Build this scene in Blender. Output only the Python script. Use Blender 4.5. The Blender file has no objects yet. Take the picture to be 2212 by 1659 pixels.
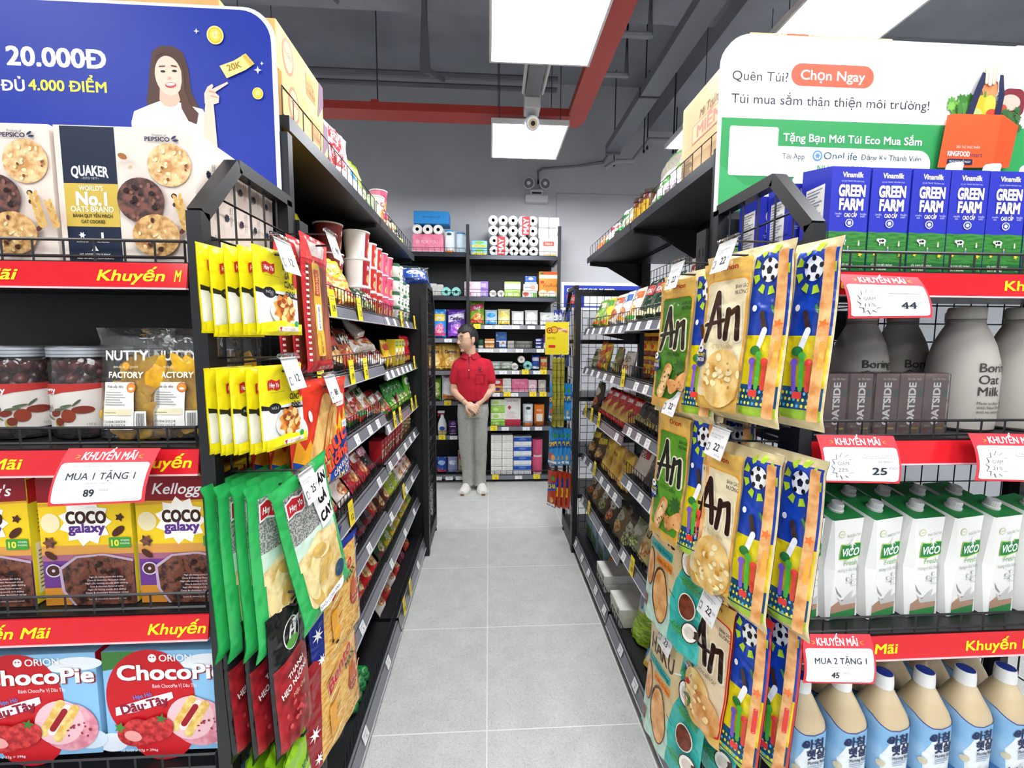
import bpy, bmesh, math, random
import numpy as np
from mathutils import Vector, Matrix
from mathutils.geometry import tessellate_polygon

SC = bpy.context.scene
COL = SC.collection
# ------------------------------------------------------------------ camera
cam_d = bpy.data.cameras.new('camera')
cam = bpy.data.objects.new('camera', cam_d)
COL.objects.link(cam)
cam_d.sensor_width = 36.0
cam_d.lens = 932.6 / 2212 * 36.0
cam_d.shift_x = (1106 - 1111.2) / 2212
cam_d.shift_y = (817.2 - 829.5) / 2212
cam_d.clip_start = 0.02
_p, _r, _y = .0900, .0059, .0588
_f = Vector((math.sin(_y) * math.cos(_p), math.cos(_y) * math.cos(_p), -math.sin(_p)))
_rt = Vector((math.cos(_y), -math.sin(_y), 0)); _up = _rt.cross(_f)
_R = _rt * math.cos(_r) + _up * math.sin(_r); _U = -_rt * math.sin(_r) + _up * math.cos(_r)
cam.matrix_world = Matrix(((_R.x, _U.x, -_f.x, 0), (_R.y, _U.y, -_f.y, 0), (_R.z, _U.z, -_f.z, 1.5008), (0, 0, 0, 1)))
SC.camera = cam
# ------------------------------------------------------------------ world, exposure
wd = bpy.data.worlds.new('store_world'); SC.world = wd; wd.use_nodes = True
wd.node_tree.nodes['Background'].inputs[0].default_value = (.8, .86, .92, 1)
wd.node_tree.nodes['Background'].inputs[1].default_value = .12
vs = SC.view_settings
SC.display_settings.display_device = 'sRGB'
vs.view_transform = 'Standard'; vs.look = 'None'; vs.gamma = 1.0; vs.exposure = 1.52
vs.use_curve_mapping = False
cy = SC.cycles
cy.max_bounces = 6; cy.diffuse_bounces = 3; cy.glossy_bounces = 2; cy.transmission_bounces = 4; cy.transparent_max_bounces = 8
cy.use_denoising = True; cy.use_adaptive_sampling = True; cy.adaptive_threshold = .03
cy.sample_clamp_indirect = 4.0; cy.caustics_reflective = False; cy.caustics_refractive = False
PANEL_EMIT = 9.0

# ------------------------------------------------------------------ materials
def lin(h):
    h = h.lstrip('#')
    if len(h) == 3: h = ''.join(c * 2 for c in h)
    v = [int(h[i:i + 2], 16) / 255 for i in (0, 2, 4)]
    return tuple((c / 12.92 if c <= .04045 else ((c + .055) / 1.055) ** 2.4) for c in v) + (1,)
_M = {}
def newmat(key):
    m = bpy.data.materials.new(key); m.use_nodes = True
    return m, m.node_tree.nodes, m.node_tree.links, m.node_tree.nodes['Principled BSDF']
def M(h, kind='card'):
    """plain printed / painted surface: kinds card, film, metal, paint, rubber, cloth, skin, ink"""
    k = (h, kind)
    if k in _M: return _M[k]
    m, N, L, b = newmat('%s_%s' % (kind, h.lstrip('#')))
    b.inputs['Base Color'].default_value = lin(h)
    rough = dict(card=.5, film=.22, metal=.38, paint=.42, rubber=.6, cloth=.9, skin=.55, ink=.5, gloss=.15, filmink=.24)[kind]
    b.inputs['Roughness'].default_value = rough
    if kind in ('ink', 'card'): b.inputs['Specular IOR Level'].default_value = .3
    if kind == 'metal': b.inputs['Metallic'].default_value = .85
    if kind in ('film', 'filmink', 'card', 'paint', 'cloth'):
        tc = N.new('ShaderNodeTexCoord'); nz = N.new('ShaderNodeTexNoise')
        L.new(tc.outputs['Object'], nz.inputs['Vector'])
        nz.inputs['Scale'].default_value = dict(film=32, filmink=32, card=60, paint=45, cloth=160)[kind]
        nz.inputs['Detail'].default_value = 1.5
        bp = N.new('ShaderNodeBump')
        bp.inputs['Strength'].default_value = dict(film=.9, filmink=.9, card=.05, paint=.06, cloth=.25)[kind]
        bp.inputs['Distance'].default_value = .01 if kind in ('film', 'filmink') else .002
        L.new(nz.outputs['Fac'], bp.inputs['Height']); L.new(bp.outputs['Normal'], b.inputs['Normal'])
    if kind in ('film', 'filmink'): b.inputs['Specular IOR Level'].default_value = .6
    _M[k] = m; return m
def MOT(a, b_, scale=40, kind='card', detail=3.0, lo=.4, hi=.62, stretch=(1, 1, 1), bump=.0):
    """two-colour mottled surface (food pictures, cardboard, kraft, stone)"""
    k = (a, b_, scale, kind, lo, hi, stretch)
    if k in _M: return _M[k]
    m, N, L, b = newmat('mottled_%s_%s' % (a.lstrip('#'), b_.lstrip('#')))
    tc = N.new('ShaderNodeTexCoord'); mp = N.new('ShaderNodeMapping'); nz = N.new('ShaderNodeTexNoise'); rp = N.new('ShaderNodeValToRGB')
    mp.inputs['Scale'].default_value = stretch
    L.new(tc.outputs['Object'], mp.inputs['Vector']); L.new(mp.outputs['Vector'], nz.inputs['Vector'])
    nz.inputs['Scale'].default_value = scale; nz.inputs['Detail'].default_value = detail
    rp.color_ramp.elements[0].position = lo; rp.color_ramp.elements[1].position = hi
    rp.color_ramp.elements[0].color = lin(a); rp.color_ramp.elements[1].color = lin(b_)
    L.new(nz.outputs['Fac'], rp.inputs['Fac']); L.new(rp.outputs['Color'], b.inputs['Base Color'])
    b.inputs['Roughness'].default_value = dict(card=.55, film=.28, paint=.5, cloth=.9, stone=.45)[kind]
    if bump:
        bp = N.new('ShaderNodeBump'); bp.inputs['Strength'].default_value = bump; bp.inputs['Distance'].default_value = .004
        L.new(nz.outputs['Fac'], bp.inputs['Height']); L.new(bp.outputs['Normal'], b.inputs['Normal'])
    _M[k] = m; return m
def CLEAR(h='#ffffff', haze=.05, rough=.08):
    """thin clear plastic: see-through, with Fresnel gloss and a trace of haze"""
    k = ('clear', h, haze)
    if k in _M: return _M[k]
    m, N, L, b = newmat('clear_plastic_' + h.lstrip('#'))
    tr = N.new('ShaderNodeBsdfTransparent'); gl = N.new('ShaderNodeBsdfGlossy'); mx = N.new('ShaderNodeMixShader'); m2 = N.new('ShaderNodeMixShader'); fr = N.new('ShaderNodeFresnel')
    nz = N.new('ShaderNodeTexNoise'); tc = N.new('ShaderNodeTexCoord'); bp = N.new('ShaderNodeBump')
    b.inputs['Base Color'].default_value = lin(h); b.inputs['Roughness'].default_value = .5; tr.inputs['Color'].default_value = lin(h)
    gl.inputs['Roughness'].default_value = rough; fr.inputs['IOR'].default_value = 1.42
    nz.inputs['Scale'].default_value = 22; bp.inputs['Strength'].default_value = .6; bp.inputs['Distance'].default_value = .01
    L.new(tc.outputs['Object'], nz.inputs['Vector']); L.new(nz.outputs['Fac'], bp.inputs['Height'])
    for n in (gl, fr): L.new(bp.outputs['Normal'], n.inputs['Normal'])
    m2.inputs[0].default_value = haze
    L.new(tr.outputs[0], m2.inputs[1]); L.new(b.outputs[0], m2.inputs[2])
    L.new(fr.outputs[0], mx.inputs[0]); L.new(m2.outputs[0], mx.inputs[1]); L.new(gl.outputs[0], mx.inputs[2]); L.new(mx.outputs[0], N['Material Output'].inputs['Surface'])
    _M[k] = m; return m
BLACK = '#16171a'
def blk(): return M(BLACK, 'paint')

# ------------------------------------------------------------------ mesh building
class B:
    """collects shapes of one part, then becomes ONE mesh"""
    def __init__(s): s.v = []; s.f = []; s.m = []; s.sm = []; s.mats = []; s.n = 0
    def mi(s, mat):
        if mat not in s.mats: s.mats.append(mat)
        return s.mats.index(mat)
    def add(s, verts, faces, mat, smooth=False):
        s.v.append(np.asarray(verts, float).reshape(-1, 3)); i = s.mi(mat); n = s.n
        for f in faces: s.f.append([k + n for k in f]); s.m.append(i); s.sm.append(smooth)
        s.n += len(s.v[-1]); return s
    def box(s, x0, y0, z0, x1, y1, z1, mat, bev=0):
        if not bev:
            v = [(x, y, z) for z in (z0, z1) for y in (y0, y1) for x in (x0, x1)]
            return s.add(v, [(0, 2, 3, 1), (4, 5, 7, 6), (0, 1, 5, 4), (2, 6, 7, 3), (0, 4, 6, 2), (1, 3, 7, 5)], mat)
        bm = bmesh.new(); bmesh.ops.create_cube(bm, size=1)
        for w in bm.verts: w.co = ((x0 + x1) / 2 + w.co.x * (x1 - x0), (y0 + y1) / 2 + w.co.y * (y1 - y0), (z0 + z1) / 2 + w.co.z * (z1 - z0))
        bmesh.ops.bevel(bm, geom=list(bm.edges), offset=bev, segments=2, affect='EDGES', profile=.5)
        return s.bm(bm, mat)
    def bm(s, bm, mat, smooth=False):
        bm.verts.ensure_lookup_table()
        s.add([tuple(w.co) for w in bm.verts], [[w.index for w in f.verts] for f in bm.faces], mat, smooth); bm.free(); return s
    def tube(s, pts, r, mat, n=6, smooth=True, square=False):
        """round (or square) bar along a polyline"""
        P = [Vector(p) for p in pts]; rings = []
        if square: n = 4
        for i, p in enumerate(P):
            d = ((P[i + 1] - p).normalized() if i + 1 < len(P) else Vector()) + ((p - P[i - 1]).normalized() if i else Vector())
            d.normalize()
            a = d.cross(Vector((0, 0, 1)) if abs(d.z) < .9 else Vector((1, 0, 0))).normalized(); b = d.cross(a)
            k = 1.0
            if 0 < i < len(P) - 1:
                c = (P[i] - P[i - 1]).normalized().dot(d); k = 1 / max(.5, c)
            o = math.pi / 4 if square else 0
            q = math.sqrt(2) if square else 1
            rings.append([tuple(p + (a * math.cos(t * 2 * math.pi / n + o) + b * math.sin(t * 2 * math.pi / n + o)) * r * q * (k if not square else 1)) for t in range(n)])
        v = [x for rg in rings for x in rg]; f = []
        for i in range(len(P) - 1):
            for t in range(n): f.append((i * n + t, i * n + (t + 1) % n, (i + 1) * n + (t + 1) % n, (i + 1) * n + t))
        f += [list(range(n))[::-1], [(len(P) - 1) * n + t for t in range(n)]]
        return s.add(v, f, mat, smooth and not square)
    def bar(s, p0, p1, w, d, mat, up=(0, 0, 1)):
        """rectangular bar w wide (sideways) and d deep (along up)"""
        p0 = Vector(p0); p1 = Vector(p1); a = (p1 - p0).normalized(); u = Vector(up); sd = a.cross(u).normalized(); u = sd.cross(a)
        v = [tuple(p + sd * w / 2 * i + u * d / 2 * j) for p in (p0, p1) for i, j in ((-1, -1), (1, -1), (1, 1), (-1, 1))]
        return s.add(v, [(0, 1, 2, 3), (7, 6, 5, 4), (0, 4, 5, 1), (1, 5, 6, 2), (2, 6, 7, 3), (3, 7, 4, 0)], mat)
    def lathe(s, prof, mat, n=24, c=(0, 0, 0), axis='z', smooth=True, sx=1, sy=1):
        """prof: (radius, height) list; mat: one material or one per segment"""
        v = []
        for r, z in prof:
            for t in range(n):
                a = 2 * math.pi * t / n; x, y = r * math.cos(a) * sx, r * math.sin(a) * sy
                v.append({'z': (c[0] + x, c[1] + y, c[2] + z), 'y': (c[0] + x, c[1] - z, c[2] + y), 'x': (c[0] + z, c[1] + x, c[2] + y)}[axis])
        for i in range(len(prof) - 1):
            mm = mat[i] if isinstance(mat, (list, tuple)) else mat
            f = [(i * n + t, i * n + (t + 1) % n, (i + 1) * n + (t + 1) % n, (i + 1) * n + t) for t in range(n)]
            if i == 0:
                s.add(v, f, mm, smooth); base = s.n - len(v)
            else:
                k = s.mi(mm)
                for q in f: s.f.append([x + base for x in q]); s.m.append(k); s.sm.append(smooth)
        for idx, rev in ((0, True), (len(prof) - 1, False)):
            if prof[idx][0] > 1e-5:
                q = [idx * n + t + base for t in range(n)]
                s.f.append(q[::-1] if rev else q); s.m.append(s.mi(mat[0 if rev else -1] if isinstance(mat, (list, tuple)) else mat)); s.sm.append(False)
        return s
    def mesh(s, name, sharp=38):
        me = bpy.data.meshes.new(name)
        V = np.concatenate(s.v) if s.v else np.zeros((0, 3))
        me.from_pydata(V.tolist(), [], s.f)
        for m in s.mats: me.materials.append(m)
        me.polygons.foreach_set('material_index', s.m)
        me.polygons.foreach_set('use_smooth', s.sm)
        me.update()
        if any(s.sm) and sharp: me.set_sharp_from_angle(angle=math.radians(sharp))
        return me
    def obj(s, name, parent=None, kind=None, label=None, sharp=38):
        o = bpy.data.objects.new(name, s.mesh(name, sharp)); COL.objects.link(o)
        if parent is not None: o.parent = parent
        if kind: o['kind'] = kind
        if label: o['label'] = label
        return o

def tag(o, label, cat, group=None, kind=None):
    o['label'] = label; o['category'] = cat
    if group: o['group'] = group
    if kind: o['kind'] = kind
    return o
def empty(name, loc=(0, 0, 0), rz=0):
    o = bpy.data.objects.new(name, None); COL.objects.link(o); o.location = loc; o.rotation_euler = (0, 0, rz); o.empty_display_size = .05
    return o

# ------------------------------------------------------------------ printed artwork: flat shapes and lettering laid on a surface
_T = {}
_HORN = {'ơ': 'o', 'ớ': 'ó', 'ờ': 'ò', 'ở': 'ỏ', 'ỡ': 'õ', 'ợ': 'ọ', 'Ơ': 'O', 'Ớ': 'Ó', 'Ờ': 'Ò', 'Ở': 'Ỏ', 'Ỡ': 'Õ', 'Ợ': 'Ọ'}
def _raw(s, res=3):
    c = bpy.data.curves.new('lettering', 'FONT'); c.body = s; c.resolution_u = res; c.fill_mode = 'FRONT'
    o = bpy.data.objects.new('lettering', c); COL.objects.link(o)
    me = o.to_mesh()
    v = np.array([(p.co.x, p.co.y) for p in me.vertices]).reshape(-1, 2); f = [tuple(p.vertices) for p in me.polygons]
    o.to_mesh_clear(); bpy.data.objects.remove(o); bpy.data.curves.remove(c)
    return v, f
def text2d(s, bold=0.0):
    """flat lettering; strokes that cross a letter (the bar of Đ, the horn of ơ) are laid over the plain letter"""
    k = (s, bold)
    if k not in _T:
        p = ''.join('D' if ch == 'Đ' else _HORN.get(ch, ch) for ch in s)
        v, f = _raw(p); ly = np.zeros(len(v))
        for i, ch in enumerate(s):
            if ch != 'Đ' and ch not in _HORN: continue
            pen = _raw(p[:i] + '|')[0][:, 0].max() - _raw('|')[0][:, 0].max()
            if ch == 'Đ': q = [(pen + .0, .31), (pen + .34, .31), (pen + .34, .385), (pen + .0, .385)]
            else:
                w = _raw(p[:i + 1] + '|')[0][:, 0].max() - _raw('|')[0][:, 0].max(); y = .62 if ch.isupper() else .4
                q = [(w - .13, y), (w - .05, y + .02), (w + .03, y + .1), (w + .03, y + .19), (w - .05, y + .19), (w - .04, y + .1)]
            n = len(v); v = np.concatenate([v, np.array(q)]); ly = np.concatenate([ly, np.full(len(q), .5)]); f = f + [tuple(range(n, n + len(q)))]
        if bold:
            d = min(bold, .075) * .62; n = len(v)
            f = [tuple(i + j * n for i in q) for j in range(4) for q in f]
            v = np.concatenate([v + np.array(o) * d for o in ((-1, -.8), (1, -.8), (1, .8), (-1, .8))]); ly = np.concatenate([ly + j for j in range(4)])
        _T[k] = (v, f, ly)
    return _T[k]
def ell(cx, cy, rx, ry, n=28, rot=0, a0=0, a1=2 * math.pi):
    r = []
    for i in range(n):
        a = a0 + (a1 - a0) * i / (n if abs(a1 - a0 - 2 * math.pi) < 1e-6 else n - 1)
        x, y = rx * math.cos(a), ry * math.sin(a)
        r.append((cx + x * math.cos(rot) - y * math.sin(rot), cy + x * math.sin(rot) + y * math.cos(rot)))
    return r
def rrect(x0, y0, x1, y1, r, n=6):
    p = []
    for cx, cy, a in ((x1 - r, y1 - r, 0), (x0 + r, y1 - r, 90), (x0 + r, y0 + r, 180), (x1 - r, y0 + r, 270)):
        for i in range(n + 1):
            t = math.radians(a + 90 * i / n); p.append((cx + r * math.cos(t), cy + r * math.sin(t)))
    return p
def star(cx, cy, r0, r1, n, rot=0):
    return [(cx + (r0 if i % 2 == 0 else r1) * math.cos(rot + math.pi * i / n), cy + (r0 if i % 2 == 0 else r1) * math.sin(rot + math.pi * i / n)) for i in range(2 * n)]
def refine(v, f, L):
    tris = []
    for q in f:
        for i in range(1, len(q) - 1): tris.append((q[0], q[i], q[i + 1]))
    v = np.asarray(v, float); t = np.array(tris, int).reshape(-1, 3)
    for _ in range(6):
        e = np.stack([np.linalg.norm(v[t[:, i], :2] - v[t[:, (i + 1) % 3], :2], axis=1) for i in range(3)], 1).max(1)
        big = e > L
        if not big.any() or len(t) > 30000: break
        a, b, c = t[big].T; n = len(v); k = len(a)
        v = np.concatenate([v, (v[a] + v[b]) / 2, (v[b] + v[c]) / 2, (v[c] + v[a]) / 2])
        ab, bc, ca = np.arange(n, n + k), np.arange(n + k, n + 2 * k), np.arange(n + 2 * k, n + 3 * k)
        t = np.concatenate([t[~big], np.stack([a, ab, ca], 1), np.stack([ab, b, bc], 1), np.stack([ca, bc, c], 1), np.stack([ab, bc, ca], 1)])
    return v, [tuple(x) for x in t]
def art(b, items, mp, L=None, off=.0004, step=.00012, ink='ink'):
    """items: ('T',text,x,y,cap height,colour[,opts]) centred; ('R',x0,y0,x1,y1,col); ('E',cx,cy,rx,ry,col[,rot]); ('P',points,col)
    mp(x array, y array, offset) -> 3-D points"""
    for i, it in enumerate(items):
        o = off + i * step; k = it[0]; L2 = L; ly = None
        if k == 'T':
            op = it[6] if len(it) > 6 else {}
            v, f, ly = text2d(it[1], op.get('bold', .0))
            if not len(v): continue
            s = it[4] / .69; v = v * s
            v[:, 0] += v[:, 1] * op.get('shear', 0)
            lo, hi = v.min(0), v.max(0)
            if 'w' in op: v[:, 0] = lo[0] + (v[:, 0] - lo[0]) * op['w'] / (hi[0] - lo[0]); hi = v.max(0)
            al = op.get('al', 'c'); v[:, 0] -= {'c': (lo[0] + hi[0]) / 2, 'l': lo[0], 'r': hi[0]}[al]; v[:, 1] -= it[4] / 2
            if op.get('arc'): v[:, 1] -= op['arc'] * v[:, 0] ** 2
            a = op.get('rot', 0)
            if a: v = np.stack([v[:, 0] * math.cos(a) - v[:, 1] * math.sin(a), v[:, 0] * math.sin(a) + v[:, 1] * math.cos(a)], 1)
            v = v + np.array([it[2], it[3]]); col = it[5]
        else:
            if k == 'R': p = [(it[1], it[2]), (it[3], it[2]), (it[3], it[4]), (it[1], it[4])]; col = it[5]
            elif k == 'E': p = ell(it[1], it[2], it[3], it[4], rot=it[6] if len(it) > 6 else 0); col = it[5]
            else: p = it[1]; col = it[2]
            v = np.array(p, float)
            f = tessellate_polygon([[Vector((x, y, 0)) for x, y in p]])
            ar = sum((p[a][0] * p[(a + 1) % len(p)][1] - p[(a + 1) % len(p)][0] * p[a][1]) for a in range(len(p)))
            f = [tuple(q) for q in f]
        if ly is not None: v = np.concatenate([v, ly[:, None]], 1)
        if L2: v, f = refine(v, f, L2)
        if ly is not None: o = o + v[:, 2] * step * .22; v = v[:, :2]
        w = mp(v[:, 0], v[:, 1], o)
        # orient outward consistently with the mapping (x right, y up, front)
        g = []
        for q in f:
            (x0, y0), (x1, y1), (x2, y2) = v[q[0]], v[q[1]], v[q[2]]
            g.append(q if (x1 - x0) * (y2 - y0) - (x2 - x0) * (y1 - y0) >= 0 else q[::-1])
        b.add(w, g, col if not isinstance(col, str) else M(col, ink), L is not None)
    return b
def flat_front(y, z0=0.0):
    return lambda X, Y, o: np.stack([X, np.full_like(X, y) - o, Y + z0], 1)
def flat_side(x, sgn, z0=0.0):        # art on a side face: X runs along local +Y for sgn +1
    return lambda X, Y, o: np.stack([np.full_like(X, x) + sgn * o, X * sgn, Y + z0], 1)
def round_front(r, z0=0.0):
    return lambda X, Y, o: np.stack([(r + o) * np.sin(X / r), -(r + o) * np.cos(X / r), Y + z0], 1)

# ------------------------------------------------------------------ things made of shared meshes
class Tpl:
    """one kind of thing: root mesh + parts (+ sub-parts); every inst() is a thing of its own"""
    def __init__(s, name, cat, root, parts=()): s.name, s.cat, s.root, s.parts = name, cat, root, list(parts)
def inst(t, label, loc, rz=0.0, group=None, rx=0.0, ry=0.0, sc=None):
    o = bpy.data.objects.new(t.name, t.root); COL.objects.link(o)
    o.location = (loc[0], loc[1], loc[2] + .0015); o.rotation_euler = (rx, ry, rz)
    if sc: o.scale = sc if isinstance(sc, tuple) else (sc, sc, sc)
    tag(o, label, t.cat, group)
    for p in t.parts:
        c = bpy.data.objects.new(p[0], p[1]); COL.objects.link(c); c.parent = o
        if len(p) > 3: c['label'] = p[3]
        for q in (p[2] if len(p) > 2 and p[2] else ()):
            d = bpy.data.objects.new(q[0], q[1]); COL.objects.link(d); d.parent = c
    return o
ORD = 'first second third fourth fifth sixth seventh eighth ninth tenth eleventh twelfth thirteenth fourteenth fifteenth sixteenth'.split()
def vnoise(u, v, seed):
    r = np.random.RandomState(seed); s = 0
    for a in (2.1, 3.7, 6.3):
        ph = r.rand(4) * 6.28; d = r.rand(2) * 2 - 1
        s = s + np.sin(a * (u + d[0] * v) + ph[0]) * np.sin(a * (v - d[1] * u) + ph[1]) / a
    return s
def pillow_fn(w, h, t, seed=0, seal=.09, wr=1.0, flat_bottom=False, taper=0.0, pinch=.07):
    """front surface of a sealed film bag: x across, z up, bulging to -y"""
    def prof(u, v):
        a = np.clip((1 - np.abs(v)) / (seal * 2.2), 0, 1) if not flat_bottom else np.where(v > 0, np.clip((1 - np.abs(v)) / (seal * 2.2), 0, 1), np.clip((1.02 - np.abs(v)) / .08, 0, 1))
        a = a * a * (3 - 2 * a)
        e = np.clip(1 - np.abs(u) ** 2.6, 0, 1) ** .75
        e = e * a ** .6 * (1 - .35 * np.clip(v, 0, 1) ** 2) * (1 - .1 * v)
        return e, a
    def fn(X, Y, o, side=-1):
        u = np.clip(X / (w / 2), -1, 1); v = np.clip(Y / (h / 2), -1, 1)
        e, a = prof(u, v)
        fold = np.sin(11 * u + seed * 1.3) * np.exp(-((1 - np.abs(v)) / .17) ** 2) * np.clip((1 - np.abs(v)) / .08, .12, 1)
        T = t / 2 * e * (1 + .16 * wr * vnoise(u * 1.3, v * 1.6, seed)) + .0035 * wr * fold * (t / .05) * (1 - u ** 6)
        T = np.maximum(T, 0.0006)
        xx = X * (1 - pinch * a * (1 - np.abs(u) * .2)) * (1 - taper * (v + 1) / 2)
        bend = .010 * (h / .3) * np.sin(1.7 * v + .6) * (t / .05)
        return np.stack([xx, side * (T + o) + bend, Y + h / 2], 1)
    return fn
def pillow(b, w, h, t, mat, seed=0, nu=24, nv=30, back=None, **kw):
    fn = pillow_fn(w, h, t, seed, **kw)
    us = np.sin(np.linspace(-1, 1, nu + 1) * math.pi / 2); vs_ = np.sin(np.linspace(-1, 1, nv + 1) * math.pi / 2 * .93) / math.sin(math.pi / 2 * .93)
    U, V = np.meshgrid(us * w / 2, vs_ * h / 2)
    for side, mm in ((-1, mat), (1, back or mat)):
        p = fn(U.ravel(), V.ravel(), 0, side)
        f = []
        for j in range(nv):
            for i in range(nu):
                a = j * (nu + 1) + i; q = (a, a + 1, a + nu + 2, a + nu + 1)
                f.append(q if side < 0 else q[::-1])
        b.add(p, f, mm, True)
    return fn
# ================================================================== the room
CEIL, WALLY = 4.25, 4.9
def struct(b, name, kind='structure'):
    o = b.obj(name); o['kind'] = kind; return o
def floor_mat():
    m, N, L, b = newmat('grey_stone_tiles')
    tc = N.new('ShaderNodeTexCoord'); mp = N.new('ShaderNodeMapping'); br = N.new('ShaderNodeTexBrick')
    mp.inputs['Location'].default_value = (.008, -1.5365 + .6 * 6, 0)
    L.new(tc.outputs['Object'], mp.inputs['Vector']); L.new(mp.outputs['Vector'], br.inputs['Vector'])
    br.offset = 0; br.squash = 1
    br.inputs['Scale'].default_value = 1; br.inputs['Brick Width'].default_value = .6; br.inputs['Row Height'].default_value = .6
    br.inputs['Mortar Size'].default_value = .0022; br.inputs['Mortar Smooth'].default_value = 0
    br.inputs['Mortar'].default_value = lin('#e9e9e4')
    n1 = N.new('ShaderNodeTexNoise'); n1.inputs['Scale'].default_value = 130; n1.inputs['Detail'].default_value = 4; n1.inputs['Distortion'].default_value = 2.2
    r1 = N.new('ShaderNodeValToRGB'); r1.color_ramp.elements[0].position = .36; r1.color_ramp.elements[1].position = .52
    r1.color_ramp.elements[0].color = lin('#b4b6b2'); r1.color_ramp.elements[1].color = lin('#d0d2ce')
    n2 = N.new('ShaderNodeTexNoise'); n2.inputs['Scale'].default_value = 9; n2.inputs['Detail'].default_value = 5
    mx = N.new('ShaderNodeMix'); mx.data_type = 'RGBA'; mx.blend_type = 'MULTIPLY'; mx.inputs[0].default_value = .35
    r2 = N.new('ShaderNodeValToRGB'); r2.color_ramp.elements[0].position = .3; r2.color_ramp.elements[1].position = .7
    r2.color_ramp.elements[0].color = lin('#cfd1cd'); r2.color_ramp.elements[1].color = lin('#ffffff')
    for n in (n1, n2): L.new(tc.outputs['Object'], n.inputs['Vector'])
    L.new(n1.outputs['Fac'], r1.inputs['Fac']); L.new(n2.outputs['Fac'], r2.inputs['Fac'])
    L.new(r1.outputs['Color'], mx.inputs['A']); L.new(r2.outputs['Color'], mx.inputs['B'])
    L.new(mx.outputs['Result'], br.inputs['Color1']); L.new(mx.outputs['Result'], br.inputs['Color2'])
    L.new(br.outputs['Color'], b.inputs['Base Color']); b.inputs['Roughness'].default_value = .42
    return m
XL, XR, YF = -4.2, 4.6, -4.0
struct(B().box(XL, YF, -.05, XR, WALLY + .1, 0, floor_mat()), 'floor')
conc = MOT('#979ba4', '#adb1ba', 2.2, 'paint', 5, .3, .7)
struct(B().box(XL, YF, CEIL, XR, WALLY + .1, CEIL + .1, MOT('#8f939d', '#b0b4bd', 1.4, 'paint', 6, .3, .7)), 'ceiling')
wallm = MOT('#cbccd1', '#d4d5da', 1.1, 'paint', 3)
struct(B().box(XL, WALLY, 0, XR, WALLY + .1, CEIL, wallm), 'wall_back')
struct(B().box(XL - .1, YF, 0, XL, WALLY + .1, CEIL, wallm), 'wall_left')
struct(B().box(XR, YF, 0, XR + .1, WALLY + .1, CEIL, M('#c9ccd2', 'paint')), 'wall_right')
struct(B().box(XL, YF - .1, 0, XR, YF, CEIL, M('#b9bcc2', 'paint')), 'wall_front')
# raised cover strips that run over the back wall
struct(B().box(.74, WALLY - .006, 2.35, .75, WALLY, 3.11, M('#b9bac0', 'paint')).box(.74, WALLY - .006, 3.105, XR, WALLY, 3.115, M('#b9bac0', 'paint')).box(.74, WALLY - .004, 2.35, XR, WALLY, 2.355, M('#dcdde2', 'paint')), 'trim_1')
b = B()
b.box(XL, 3.05, CEIL - .32, XR, 3.5, CEIL, conc)
struct(b, 'ceiling_beam_1')
b = B(); b.box(XL, .4, CEIL - .32, XR, .85, CEIL, conc); struct(b, 'ceiling_beam_2')
b = B(); b.box(1.75, YF, CEIL - .45, 2.1, WALLY, CEIL, conc); struct(b, 'ceiling_beam_3')

# ------------------------------------------------------------------ ceiling lights, ducts, pipes
def led_mat():
    m, N, L, b = newmat('lit_diffuser')
    b.inputs['Base Color'].default_value = (1, 1, 1, 1); b.inputs['Emission Color'].default_value = (.97, .985, 1, 1); b.inputs['Emission Strength'].default_value = PANEL_EMIT
    return m
LED = led_mat(); WHT = M('#e8eaec', 'paint')
def led(x0, y0, label, w=.58, d=.62, z=3.09):
    r = empty('ceiling_light', (x0, y0, z)); tag(r, label, 'ceiling light', 'square LED panels')
    B().box(.012, .012, 0, w - .012, d - .012, .006, LED).obj('diffuser', r)
    f = B(); t = .014
    f.box(0, 0, -.006, w, t, .03, WHT).box(0, d - t, -.006, w, d, .03, WHT).box(0, t, -.006, t, d - t, .03, WHT).box(w - t, t, -.006, w, d - t, .03, WHT).box(t, t, .012, w - t, d - t, .03, WHT)
    f.obj('frame', r)
    rods = B()
    for x, y in ((.06, .06), (w - .06, .06), (.06, d - .06), (w - .06, d - .06)): rods.tube([(x, y, .03), (x, y, CEIL - z)], .003, M('#3a3c42', 'paint'), 4)
    rods.obj('suspension_rod_frame', r)
led(.015, 3.33, 'square lit panel hanging over the aisle nearest the back wall')
led(.0, 2.02, 'square lit panel hanging over the middle of the aisle')
led(1.47, 1.72, 'lit panel above the brown carton on the right rack')
led(1.45, 3.05, 'lit panel partly behind the tall brown carton')
for j, y in enumerate((.72, -.58, -1.88, -3.18)):
    led(.0, y, 'lit panel over the aisle, %s of the row behind the viewer' % ORD[j])
    led(1.47, y - .3, 'lit panel over the right end rack, %s of its row' % ORD[j])
    led(-2.3, y, 'lit panel over the left end rack, %s of its row' % ORD[j])
    if j == 0: led(-2.3, 2.02, 'lit panel behind the blue header sign, middle of its row'); led(-2.3, 3.33, 'lit panel behind the blue header sign, nearest the back wall')
RED = M('#c8463a', 'paint')
b = B()
z0, z1 = 3.3, 3.36
b.box(.64, YF, z0, .79, 3.62, z1, RED).box(-3.5, 3.64, z0, .66, 3.82, z1, RED)
b.add([(.64, 3.62, z0), (.79, 3.62, z0), (.79, 3.72, z0), (.75, 3.82, z0), (.66, 3.82, z0), (.66, 3.64, z0), (.64, 3.62, z1), (.79, 3.62, z1), (.79, 3.72, z1), (.75, 3.82, z1), (.66, 3.82, z1), (.66, 3.64, z1)], [(5, 4, 3, 2, 1, 0), (1, 2, 8, 7), (2, 3, 9, 8), (3, 4, 10, 9), (5, 0, 6, 11)], RED)
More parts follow.
